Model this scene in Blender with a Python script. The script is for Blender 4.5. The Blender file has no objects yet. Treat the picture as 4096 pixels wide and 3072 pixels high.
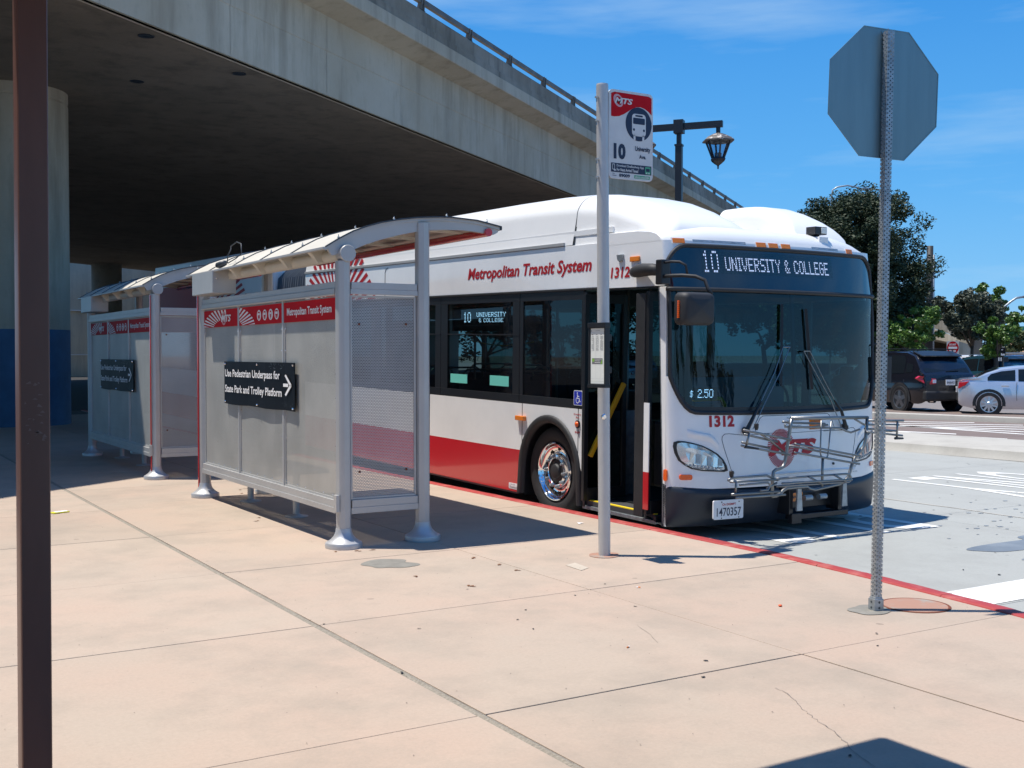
import bpy, bmesh, math, random
from math import sin, cos, radians, pi, atan, sqrt
from mathutils import Vector, Matrix
random.seed(7)
sc = bpy.context.scene
col = sc.collection

# ------------------------------------------------------------------ camera
FPX = 4555.0; HORIZ = 1415.0; CAMZ = 1.6
YAW = radians(31.5); TH = -atan((1536 - HORIZ) / FPX)
FWD = Vector((sin(YAW) * cos(TH), cos(YAW) * cos(TH), sin(TH)))
RGT = Vector((cos(YAW), -sin(YAW), 0)); UPV = RGT.cross(FWD)
CAM = Vector((0, 0, CAMZ))
cd = bpy.data.cameras.new('camera'); cam = bpy.data.objects.new('camera', cd); col.objects.link(cam)
cam.matrix_world = Matrix.Translation(CAM) @ Matrix((RGT, UPV, -FWD)).transposed().to_4x4()
cd.sensor_width = 36.0; cd.lens = FPX / 4096 * 36.0; cd.clip_start = 0.05; cd.clip_end = 3000
sc.camera = cam

# ------------------------------------------------------------------ light
SUN_EL = radians(72.5)
SHDIR = (RGT * cos(radians(3)) - Vector((sin(YAW), cos(YAW), 0)) * sin(radians(3))).normalized()   # where shadows fall
LDIR = (SHDIR * cos(SUN_EL) + Vector((0, 0, -sin(SUN_EL)))).normalized()
sd = bpy.data.lights.new('sun', 'SUN'); sun = bpy.data.objects.new('sun', sd); col.objects.link(sun)
sd.energy = 4.7; sd.angle = radians(0.53); sd.color = (1.0, 0.95, 0.88)
sun.rotation_euler = LDIR.to_track_quat('-Z', 'Y').to_euler(); sun.location = (0, 0, 40)
w = bpy.data.worlds.new('World'); sc.world = w; w.use_nodes = True
nt = w.node_tree; nt.nodes.clear()
out = nt.nodes.new('ShaderNodeOutputWorld'); bg = nt.nodes.new('ShaderNodeBackground')
sky = nt.nodes.new('ShaderNodeTexSky'); sky.sky_type = 'NISHITA'; sky.sun_disc = False
sky.sun_elevation = SUN_EL; sky.sun_rotation = math.atan2(-SHDIR.x, -SHDIR.y)
sky.air_density = 1.0; sky.dust_density = 0.15; sky.ozone_density = 3.0; sky.altitude = 0
hs = nt.nodes.new('ShaderNodeHueSaturation'); hs.inputs['Saturation'].default_value = 1.22; hs.inputs['Hue'].default_value = 0.492
nt.links.new(sky.outputs[0], hs.inputs['Color'])
# clear-day colour by elevation, blended with the physical sky
t0 = nt.nodes.new('ShaderNodeTexCoord'); s0 = nt.nodes.new('ShaderNodeSeparateXYZ'); nt.links.new(t0.outputs['Generated'], s0.inputs[0])
ra = nt.nodes.new('ShaderNodeValToRGB'); nt.links.new(s0.outputs['Z'], ra.inputs[0])
ra.color_ramp.elements[0].position = 0.0; ra.color_ramp.elements[0].color = (.215, .56, .93, 1)
ra.color_ramp.elements[1].position = 1.0; ra.color_ramp.elements[1].color = (.014, .13, .52, 1)
e_ = ra.color_ramp.elements.new(.14); e_.color = (.105, .43, .90, 1)
e_ = ra.color_ramp.elements.new(.33); e_.color = (.030, .27, .78, 1)
sc10 = nt.nodes.new('ShaderNodeVectorMath'); sc10.operation = 'SCALE'; sc10.inputs['Scale'].default_value = 9.8; nt.links.new(ra.outputs[0], sc10.inputs[0])
bl = nt.nodes.new('ShaderNodeMixRGB'); bl.inputs['Fac'].default_value = .85; nt.links.new(hs.outputs[0], bl.inputs['Color1']); nt.links.new(sc10.outputs[0], bl.inputs['Color2'])
# faint thin cirrus
tc = nt.nodes.new('ShaderNodeTexCoord'); mp = nt.nodes.new('ShaderNodeMapping'); mp.inputs['Scale'].default_value = (1.2, 1.2, 9)
mp.inputs['Rotation'].default_value = (0.1, 0.12, 0)
ns = nt.nodes.new('ShaderNodeTexNoise'); ns.inputs['Scale'].default_value = 2.3; ns.inputs['Detail'].default_value = 6; ns.inputs['Roughness'].default_value = .55
cr = nt.nodes.new('ShaderNodeMapRange'); cr.inputs['From Min'].default_value = .47; cr.inputs['From Max'].default_value = .8; cr.inputs['To Max'].default_value = .58
nt.links.new(tc.outputs['Generated'], mp.inputs['Vector']); nt.links.new(mp.outputs[0], ns.inputs['Vector']); nt.links.new(ns.outputs[0], cr.inputs['Value'])
mx = nt.nodes.new('ShaderNodeMixRGB'); mx.inputs['Color2'].default_value = (5.0, 6.9, 8.6, 1)
nt.links.new(cr.outputs[0], mx.inputs['Fac']); nt.links.new(bl.outputs[0], mx.inputs['Color1'])
nt.links.new(mx.outputs[0], bg.inputs['Color']); bg.inputs['Strength'].default_value = 0.085
nt.links.new(bg.outputs[0], out.inputs['Surface'])
vs = sc.view_settings; vs.view_transform = 'Standard'; vs.look = 'None'; vs.gamma = 1; vs.use_curve_mapping = False; vs.exposure = 0.35
sc.cycles.max_bounces = 10; sc.cycles.transparent_max_bounces = 24; sc.cycles.diffuse_bounces = 4

# ------------------------------------------------------------------ survey helpers (photo pixel + distance -> metres)
def rayd(x, y): return FWD + RGT * ((x - 2048) / FPX) + UPV * ((1536 - y) / FPX)
def at(x, y, d): return CAM + rayd(x, y) * d
def gr(x, y, z=0.0):
    r = rayd(x, y); return CAM + r * ((z - CAMZ) / r.z)

# ------------------------------------------------------------------ mesh helpers
class MB:
    def __init__(s): s.v = []; s.f = []; s.m = []
    def add(s, vs, fs, m=0):
        b = len(s.v); s.v += [tuple(q) for q in vs]
        for f in fs: s.f.append(tuple(b + i for i in f)); s.m.append(m)
        return s
    def box(s, lo, hi, m=0):
        x0, y0, z0 = lo; x1, y1, z1 = hi
        if x0 > x1: x0, x1 = x1, x0
        if y0 > y1: y0, y1 = y1, y0
        if z0 > z1: z0, z1 = z1, z0
        return s.add([(x0,y0,z0),(x1,y0,z0),(x1,y1,z0),(x0,y1,z0),(x0,y0,z1),(x1,y0,z1),(x1,y1,z1),(x0,y1,z1)],
              [(0,3,2,1),(4,5,6,7),(0,1,5,4),(1,2,6,5),(2,3,7,6),(3,0,4,7)], m)
    def beam(s, p0, p1, wd, ht, m=0, upv=(0,0,1)):
        p0 = Vector(p0); p1 = Vector(p1); d = (p1 - p0).normalized(); u = Vector(upv)
        a = d.cross(u)
        if a.length < 1e-4: a = d.cross(Vector((1,0,0)))
        a.normalize(); u = a.cross(d)
        a *= wd / 2; u *= ht / 2
        vs = [p0-a-u, p0+a-u, p0+a+u, p0-a+u, p1-a-u, p1+a-u, p1+a+u, p1-a+u]
        return s.add(vs, [(0,3,2,1),(4,5,6,7),(0,1,5,4),(1,2,6,5),(2,3,7,6),(3,0,4,7)], m)
    def tube(s, pts, r, n=8, m=0, closed=False):
        pts = [Vector(p) for p in pts]; k = len(pts); rs = r if isinstance(r, (list, tuple)) else [r] * k
        prev = None; b = len(s.v)
        for i, p in enumerate(pts):
            if closed: t = pts[(i+1) % k] - pts[i-1]
            elif i == 0: t = pts[1] - p
            elif i == k-1: t = p - pts[i-1]
            else: t = (pts[i+1]-p).normalized() + (p-pts[i-1]).normalized()
            t.normalize()
            if prev is None:
                a = t.cross(Vector((0,0,1)))
                if a.length < 1e-3: a = t.cross(Vector((1,0,0)))
            else: a = prev - t * prev.dot(t)
            a.normalize(); prev = a; c = t.cross(a)
            for j in range(n):
                an = 2*pi*j/n; s.v.append(tuple(p + (a*cos(an) + c*sin(an)) * rs[i]))
        for i in range(k if closed else k-1):
            for j in range(n):
                i2 = (i+1) % k
                s.f.append((b+i*n+j, b+i*n+(j+1)%n, b+i2*n+(j+1)%n, b+i2*n+j)); s.m.append(m)
        if not closed:
            s.f.append(tuple(b+j for j in range(n))[::-1]); s.m.append(m)
            s.f.append(tuple(b+(k-1)*n+j for j in range(n))); s.m.append(m)
        return s
    def lathe(s, prof, c=(0,0,0), n=24, m=0, axis='z', caps=True):
        b = len(s.v); k = len(prof)
        for r, h in prof:
            for j in range(n):
                a = 2*pi*j/n; x, y = r*cos(a), r*sin(a)
                q = (x, y, h) if axis == 'z' else ((h, x, y) if axis == 'x' else (x, h, y))
                s.v.append((q[0]+c[0], q[1]+c[1], q[2]+c[2]))
        for i in range(k-1):
            for j in range(n):
                s.f.append((b+i*n+j, b+i*n+(j+1)%n, b+(i+1)*n+(j+1)%n, b+(i+1)*n+j)); s.m.append(m)
        if caps and prof[0][0] > 1e-5: s.f.append(tuple(b+j for j in range(n))[::-1]); s.m.append(m)
        if caps and prof[-1][0] > 1e-5: s.f.append(tuple(b+(k-1)*n+j for j in range(n))); s.m.append(m)
        return s
    def prism(s, poly, fn, d0, d1, m=0):
        """poly 2d points, fn(a,b,d)->3d, between depth d0 and d1"""
        n = len(poly); vs = [fn(a, b, d0) for a, b in poly] + [fn(a, b, d1) for a, b in poly]
        fs = [tuple(range(n))[::-1], tuple(range(n, 2*n))] + [(i, (i+1)%n, n+(i+1)%n, n+i) for i in range(n)]
        return s.add(vs, fs, m)
    def ring(s, outer, inner, fn, d0, d1, m=0):
        n = len(outer)
        vs = [fn(a,b,d0) for a,b in outer]+[fn(a,b,d0) for a,b in inner]+[fn(a,b,d1) for a,b in outer]+[fn(a,b,d1) for a,b in inner]
        fs = []
        for i in range(n):
            j = (i+1) % n
            fs += [(i, n+i, n+j, j), (2*n+i, 2*n+j, 3*n+j, 3*n+i), (i, j, 2*n+j, 2*n+i), (n+i, 3*n+i, 3*n+j, n+j)]
        return s.add(vs, fs, m)
    def grid(s, rows, m=0, wrap=False):
        b = len(s.v); R = len(rows); Cn = len(rows[0])
        for r in rows: s.v += [tuple(q) for q in r]
        for i in range(R-1):
            for j in range(Cn if wrap else Cn-1):
                j2 = (j+1) % Cn
                s.f.append((b+i*Cn+j, b+i*Cn+j2, b+(i+1)*Cn+j2, b+(i+1)*Cn+j)); s.m.append(m)
        return s
    def build(s, name, mats, parent=None, smooth=False, bevel=0, fix=True, loc=None, autos=None, label=None):
        me = bpy.data.meshes.new(name); me.from_pydata(s.v, [], s.f)
        if not isinstance(mats, (list, tuple)): mats = [mats]
        for q in mats: me.materials.append(q)
        me.polygons.foreach_set('material_index', s.m)
        if fix and len(s.f) < 60000:
            bm = bmesh.new(); bm.from_mesh(me); bmesh.ops.recalc_face_normals(bm, faces=bm.faces); bm.to_mesh(me); bm.free()
        if smooth or autos:
            me.polygons.foreach_set('use_smooth', [True]*len(me.polygons))
            if autos: me.set_sharp_from_angle(angle=radians(autos))
        me.update()
        o = bpy.data.objects.new(name, me); col.objects.link(o)
        if parent: o.parent = parent
        if loc is not None: o.location = loc
        if bevel:
            md = o.modifiers.new('bevel', 'BEVEL'); md.width = bevel; md.segments = 2; md.limit_method = 'ANGLE'; md.angle_limit = radians(35)
            md.harden_normals = False
        if label: o['label'] = label
        return o

def tag(o, label, cat, group=None):
    o['label'] = label; o['category'] = cat
    if group: o['group'] = group
    return o
def struct(o): o['kind'] = 'structure'; return o
def stuff(o): o['kind'] = 'stuff'; return o
def thing(name, label, cat, loc=(0,0,0), rz=0, group=None, mat=None):
    o = bpy.data.objects.new(name, None); col.objects.link(o); o.empty_display_size = .2
    if mat is not None: o.matrix_world = mat
    else: o.location = loc; o.rotation_euler = (0, 0, rz)
    return tag(o, label, cat, group)
def copy_tree(o, parent=None):
    kids = list(o.children); c = o.copy(); col.objects.link(c); c.parent = parent
    for k in kids: copy_tree(k, c)
    return c

# text -> flat mesh pieces
_tc = {}
def text_geo(s, bold=0.0, shear=0.0):
    key = (s, bold, shear)
    if key in _tc: return _tc[key]
    cu = bpy.data.curves.new('t', 'FONT'); cu.body = s; cu.size = 1; cu.offset = bold; cu.shear = shear; cu.resolution_u = 3
    ob = bpy.data.objects.new('t', cu); col.objects.link(ob)
    bpy.context.view_layer.update()
    dg = bpy.context.evaluated_depsgraph_get(); me = bpy.data.meshes.new_from_object(ob.evaluated_get(dg))
    vs = [(q.co.x, q.co.y) for q in me.vertices]; fs = [tuple(p.vertices) for p in me.polygons]
    bpy.data.objects.remove(ob); bpy.data.curves.remove(cu); bpy.data.meshes.remove(me)
    xs = [q[0] for q in vs]; ys = [q[1] for q in vs]
    x0, x1, y0, y1 = min(xs), max(xs), min(ys), max(ys)
    vs = [((a-x0)/(x1-x0), (b-y0)/(y1-y0)) for a, b in vs]
    _tc[key] = (vs, fs); return _tc[key]
def put_text(mb, s, fn, a0, b0, a1, b1, bold=0.02, shear=0, m=0):
    """text filling box (a0,b0)-(a1,b1); fn(a,b)->3d"""
    vs, fs = text_geo(s, bold, shear)
    mb.add([fn(a0+(a1-a0)*p, b0+(b1-b0)*q) for p, q in vs], fs, m)

FONT57 = {'0':'01110 10001 10001 10001 10001 10001 01110','1':'00100 01100 00100 00100 00100 00100 01110','2':'01110 10001 00001 00110 01000 10000 11111',
'5':'11111 10000 11110 00001 00001 10001 01110','U':'10001 10001 10001 10001 10001 10001 01110','N':'10001 11001 11001 10101 10011 10011 10001','I':'111 010 010 010 010 010 111',
'V':'10001 10001 10001 10001 01010 01010 00100','E':'11111 10000 10000 11110 10000 10000 11111','R':'11110 10001 10001 11110 10100 10010 10001','S':'01111 10000 10000 01110 00001 00001 11110',
'T':'11111 00100 00100 00100 00100 00100 00100','Y':'10001 10001 01010 00100 00100 00100 00100','&':'01100 10010 10100 01000 10101 10010 01101','C':'01110 10001 10000 10000 10000 10001 01110',
'O':'01110 10001 10001 10001 10001 10001 01110','L':'10000 10000 10000 10000 10000 10000 11111','G':'01110 10001 10000 10111 10001 10001 01110','$':'00100 01111 10100 01110 00101 11110 00100','.':'0 0 0 0 0 0 1',' ':'000 000 000 000 000 000 000'}
def led_text(mb, s, fn, a0, b0, a1, b1, m=0, dot=.62):
    cols = []
    for ch in s:
        rows = FONT57[ch].split()
        for i in range(len(rows[0])): cols.append([rows[j][i] for j in range(7)])
        cols.append(['0']*7)
    cols = cols[:-1]; n = len(cols); pa = (a1-a0)/n; pb = (b1-b0)/7
    for i, cc in enumerate(cols):
        for j in range(7):
            if cc[j] == '1':
                ca = a0 + (i+.5)*pa; cb = b1 - (j+.5)*pb; da = pa*dot/2; db = pb*dot/2
                mb.add([fn(ca-da,cb-db), fn(ca+da,cb-db), fn(ca+da,cb+db), fn(ca-da,cb+db)], [(0,1,2,3)], m)

# ------------------------------------------------------------------ materials
def mat(name, rgb=(.5,.5,.5), rough=.5, metal=0.0, spec=.5, var=0.0, vscale=3.0, bump=0.0, bscale=40.0, coat=0.0, col2=None, emit=None, es=0.0, stretch=None, thr=(.35,.65), world=False):
    m = bpy.data.materials.new(name); m.use_nodes = True; n = m.node_tree; b = n.nodes['Principled BSDF']
    b.inputs['Base Color'].default_value = (*rgb, 1); b.inputs['Roughness'].default_value = rough; b.inputs['Metallic'].default_value = metal
    b.inputs['Specular IOR Level'].default_value = spec; b.inputs['Coat Weight'].default_value = coat; b.inputs['Coat Roughness'].default_value = .06
    if emit: b.inputs['Emission Color'].default_value = (*emit, 1); b.inputs['Emission Strength'].default_value = es
    t = n.nodes.new('ShaderNodeNewGeometry' if world else 'ShaderNodeTexCoord'); vec = t.outputs['Position' if world else 'Object']
    if stretch:
        mp = n.nodes.new('ShaderNodeMapping'); mp.inputs['Scale'].default_value = stretch; n.links.new(vec, mp.inputs['Vector']); vec = mp.outputs[0]
    if var > 0 or col2:
        x = n.nodes.new('ShaderNodeTexNoise'); x.inputs['Scale'].default_value = vscale; x.inputs['Detail'].default_value = 8; x.inputs['Roughness'].default_value = .62
        n.links.new(vec, x.inputs['Vector'])
        r = n.nodes.new('ShaderNodeMapRange'); r.inputs['From Min'].default_value = thr[0]; r.inputs['From Max'].default_value = thr[1]
        n.links.new(x.outputs[0], r.inputs['Value'])
        mi = n.nodes.new('ShaderNodeMixRGB'); c2 = col2 or tuple(c*(1-var) for c in rgb)
        mi.inputs['Color1'].default_value = (*rgb, 1); mi.inputs['Color2'].default_value = (*c2, 1)
        n.links.new(r.outputs[0], mi.inputs['Fac']); n.links.new(mi.outputs[0], b.inputs['Base Color'])
    if bump > 0:
        x = n.nodes.new('ShaderNodeTexNoise'); x.inputs['Scale'].default_value = bscale; x.inputs['Detail'].default_value = 5
        n.links.new(vec, x.inputs['Vector']); bp = n.nodes.new('ShaderNodeBump'); bp.inputs['Strength'].default_value = bump; bp.inputs['Distance'].default_value = .01
        n.links.new(x.outputs[0], bp.inputs['Height']); n.links.new(bp.outputs[0], b.inputs['Normal'])
    return m

def glass_mat(name, tint=(.3,.35,.36), refl=1.0, rough=.0, base=0.04, ior=1.5):
    m = bpy.data.materials.new(name); m.use_nodes = True; n = m.node_tree; n.nodes.clear()
    o = n.nodes.new('ShaderNodeOutputMaterial'); t = n.nodes.new('ShaderNodeBsdfTransparent'); t.inputs[0].default_value = (*tint, 1)
    g = n.nodes.new('ShaderNodeBsdfGlossy'); g.inputs['Roughness'].default_value = rough; g.inputs['Color'].default_value = (refl, refl, refl, 1)
    ge = n.nodes.new('ShaderNodeNewGeometry'); dt = n.nodes.new('ShaderNodeVectorMath'); dt.operation = 'DOT_PRODUCT'; n.links.new(ge.outputs['Normal'], dt.inputs[0]); n.links.new(ge.outputs['Incoming'], dt.inputs[1])
    ab = n.nodes.new('ShaderNodeMath'); ab.operation = 'ABSOLUTE'; n.links.new(dt.outputs['Value'], ab.inputs[0])
    om = n.nodes.new('ShaderNodeMath'); om.operation = 'SUBTRACT'; om.inputs[0].default_value = 1; n.links.new(ab.outputs[0], om.inputs[1])
    pw = n.nodes.new('ShaderNodeMath'); pw.operation = 'POWER'; pw.inputs[1].default_value = 5; n.links.new(om.outputs[0], pw.inputs[0])
    r0 = ((ior-1)/(ior+1))**2; f = n.nodes.new('ShaderNodeMath'); f.operation = 'MULTIPLY_ADD'; f.inputs[1].default_value = 1-r0; f.inputs[2].default_value = r0; n.links.new(pw.outputs[0], f.inputs[0])
    mi = n.nodes.new('ShaderNodeMixShader'); n.links.new(f.outputs[0], mi.inputs[0]); n.links.new(t.outputs[0], mi.inputs[1]); n.links.new(g.outputs[0], mi.inputs[2])
    n.links.new(mi.outputs[0], o.inputs[0]); return m

def perf_mat(name, ax, pitch, rad, rgb, rough=.45, metal=.6):
    """perforated sheet: staggered round holes, ax = the two object axes of the sheet"""
    m = bpy.data.materials.new(name); m.use_nodes = True; n = m.node_tree; b = n.nodes['Principled BSDF']; L = n.links.new
    b.inputs['Roughness'].default_value = rough; b.inputs['Metallic'].default_value = metal
    t = n.nodes.new('ShaderNodeTexCoord'); sp = n.nodes.new('ShaderNodeSeparateXYZ'); L(t.outputs['Object'], sp.inputs[0])
    def lattice(off):
        cb = n.nodes.new('ShaderNodeCombineXYZ')
        for k, (axn, per) in enumerate(zip(ax, (pitch, pitch*1.732))):
            a = n.nodes.new('ShaderNodeMath'); a.operation = 'DIVIDE'; a.inputs[1].default_value = per; L(sp.outputs[axn], a.inputs[0])
            c = n.nodes.new('ShaderNodeMath'); c.operation = 'ADD'; c.inputs[1].default_value = off; L(a.outputs[0], c.inputs[0])
            d = n.nodes.new('ShaderNodeMath'); d.operation = 'FRACT'; L(c.outputs[0], d.inputs[0])
            e = n.nodes.new('ShaderNodeMath'); e.operation = 'SUBTRACT'; e.inputs[1].default_value = .5; L(d.outputs[0], e.inputs[0])
            h = n.nodes.new('ShaderNodeMath'); h.operation = 'MULTIPLY'; h.inputs[1].default_value = per; L(e.outputs[0], h.inputs[0])
            L(h.outputs[0], cb.inputs[k])
        q = n.nodes.new('ShaderNodeVectorMath'); q.operation = 'LENGTH'; L(cb.outputs[0], q.inputs[0]); return q.outputs['Value']
    mn = n.nodes.new('ShaderNodeMath'); mn.operation = 'MINIMUM'; L(lattice(0), mn.inputs[0]); L(lattice(.5), mn.inputs[1])
    lt = n.nodes.new('ShaderNodeMath'); lt.operation = 'GREATER_THAN'; lt.inputs[1].default_value = rad; L(mn.outputs[0], lt.inputs[0])
    L(lt.outputs[0], b.inputs['Alpha'])
    x = n.nodes.new('ShaderNodeTexNoise'); x.inputs['Scale'].default_value = 2.2; x.inputs['Detail'].default_value = 7; L(t.outputs['Object'], x.inputs['Vector'])
    r = n.nodes.new('ShaderNodeMixRGB'); r.inputs['Color1'].default_value = (*rgb, 1); r.inputs['Color2'].default_value = (*[c*.52 for c in rgb], 1); L(x.outputs[0], r.inputs['Fac']); L(r.outputs[0], b.inputs['Base Color'])
    return m

M = {}
M['white'] = mat('bus_white_paint', (.85,.85,.83), .28, spec=.5, coat=.6, var=.08, vscale=1.6)
M['fair'] = mat('roof_fairing_white', (.82,.82,.80), .38, coat=.3, var=.04, vscale=1.0)
M['red'] = mat('bus_red_paint', (.52,.012,.018), .25, coat=.7)
M['redprint'] = mat('red_vinyl', (.42,.012,.02), .5)
M['signred'] = mat('red_sign_print', (.52,.010,.018), .6, spec=.1, var=.12, vscale=3)
M['black'] = mat('black_trim', (.012,.013,.015), .35)
M['rubber'] = mat('black_rubber', (.025,.026,.028), .62, var=.3, vscale=6)
M['bumper'] = mat('dark_bumper_plastic', (.018,.024,.034), .42, bump=.05, bscale=300)
M['tyre'] = mat('tyre_rubber', (.02,.02,.021), .8, bump=.2, bscale=60)
M['chrome'] = mat('chrome', (.86,.87,.88), .06, 1.0)
M['steel'] = mat('stainless_tube', (.27,.27,.26), .40, 1.0)
M['zinc'] = mat('galvanised_steel', (.42,.46,.48), .45, .7, var=.35, vscale=14)
M['alu'] = mat('shelter_aluminium_paint', (.46,.455,.44), .40, .3, var=.10, vscale=2.5)
M['alushine'] = mat('shelter_base_casting', (.50,.50,.50), .42, .45)
M['alupole'] = mat('pole_aluminium', (.52,.515,.50), .38, .25, var=.08, vscale=5)
M['beige'] = mat('roof_sheet_cream', (.62,.585,.50), .5, .0, var=.12, vscale=1.4)
M['seam'] = mat('dark_seam', (.03,.04,.05), .5)
M['perfback'] = perf_mat('perforated_back_sheet', (1,2), .010, .0014, (.47,.465,.43), metal=.15)
M['perfside'] = perf_mat('perforated_end_sheet', (0,2), .0145, .0043, (.46,.455,.45), metal=.15)
M['signblack'] = mat('black_sign_enamel', (.008,.009,.012), .5, spec=.12, var=.2, vscale=9)
M['wprint'] = mat('white_print', (.80,.80,.80), .6, spec=.2)
M['nprint'] = mat('navy_print', (.012,.02,.05), .45)
M['signwhite'] = mat('white_sign_sheet', (.62,.62,.60), .45, var=.07, vscale=12)
M['paper'] = mat('timetable_paper', (.72,.74,.68), .6)
M['inkgrey'] = mat('small_grey_print', (.16,.16,.17), .7)
M['green'] = mat('green_print', (.08,.36,.20), .5)
M['lime'] = mat('lime_print', (.20,.45,.05), .5)
M['blue'] = mat('blue_symbol_print', (.01,.03,.42), .4)
M['amber'] = mat('amber_lens', (.75,.20,.01), .2, coat=.5)
M['orange'] = mat('orange_lens', (.85,.12,.01), .2, coat=.5)
M['redlens'] = mat('red_lens', (.55,.01,.015), .15, coat=.6)
M['yellow'] = mat('yellow_grab_rail', (.62,.33,.01), .4)
M['yellowline'] = mat('yellow_step_edge', (.85,.62,.02), .5)
M['mint'] = mat('mint_window_sticker', (.16,.60,.50), .5)
M['glass'] = glass_mat('tinted_side_glass', (.13,.22,.22), .9)
M['wglass'] = glass_mat('windshield_glass', (.20,.36,.40), 1.0, ior=1.55)
M['dglass'] = mat('dark_sign_glass', (.008,.018,.026), .06, coat=1)
M['led'] = mat('led_dots', (.8,.85,.95), .5, emit=(.62,.72,1.0), es=.5)
M['led2'] = mat('side_led_dots', (.8,.85,.95), .5, emit=(.62,.72,1.0), es=4.0)
M['ledoff'] = mat('unlit_led_grid', (.035,.10,.10), .4)
M['floor'] = mat('bus_floor', (.05,.052,.055), .6)
M['inside'] = mat('bus_interior_panel', (.22,.23,.24), .5)
M['insideblue'] = mat('partition_blue_panel', (.04,.26,.36), .4)
M['seat'] = mat('bus_seat_fabric', (.02,.03,.06), .8)
M['lensclear'] = mat('headlamp_lens', (.62,.66,.70), .08, .75, coat=.8)
M['ridge'] = mat('bellows_rubber', (.06,.075,.095), .55)
M['brown'] = mat('brown_painted_steel', (.15,.066,.046), .38, var=.35, vscale=2.5, stretch=(1,1,.25))
M['lampblack'] = mat('lamp_black_iron', (.012,.013,.018), .4)
M['lamptop'] = mat('lantern_roof_stained', (.09,.075,.065), .6, col2=(.5,.46,.42), vscale=9, thr=(.55,.62))
M['frost'] = glass_mat('lantern_glass', (.62,.72,.80), .8, rough=.2)
M['trunk'] = mat('tree_bark', (.10,.075,.055), .85, var=.4, vscale=8, bump=.5, bscale=18)
M['rust'] = mat('rust', (.16,.045,.02), .9)

def leafmat(name, a, b, rough=.45, vs=1.6):
    m = bpy.data.materials.new(name); m.use_nodes = True; n = m.node_tree; p = n.nodes['Principled BSDF']; L = n.links.new
    g = n.nodes.new('ShaderNodeNewGeometry'); x = n.nodes.new('ShaderNodeTexNoise'); x.inputs['Scale'].default_value = vs; L(g.outputs['Position'], x.inputs['Vector'])
    ad = n.nodes.new('ShaderNodeMath'); ad.operation = 'MULTIPLY_ADD'; ad.inputs[1].default_value = .5; L(g.outputs['Random Per Island'], ad.inputs[0]); 
    s2 = n.nodes.new('ShaderNodeMath'); s2.operation = 'MULTIPLY'; s2.inputs[1].default_value = .5; L(x.outputs[0], s2.inputs[0]); L(s2.outputs[0], ad.inputs[2])
    c = n.nodes.new('ShaderNodeMixRGB'); c.inputs['Color1'].default_value = (*a,1); c.inputs['Color2'].default_value = (*b,1); L(ad.outputs[0], c.inputs['Fac']); L(c.outputs[0], p.inputs['Base Color'])
    p.inputs['Roughness'].default_value = rough
    return m
M['leafdark'] = leafmat('dark_glossy_leaves', (.016,.030,.011), (.040,.066,.022), .65)
M['leafpurple'] = leafmat('dusky_leaves', (.050,.060,.042), (.10,.115,.065), .6)
M['leafgreen'] = leafmat('bright_leaves', (.06,.13,.02), (.14,.24,.045), .4)
M['leafolive'] = leafmat('olive_leaves', (.06,.09,.03), (.12,.14,.05), .6, .3)
M['leafeuc'] = leafmat('grey_green_leaves', (.05,.07,.045), (.10,.12,.08), .6, .3)

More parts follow.
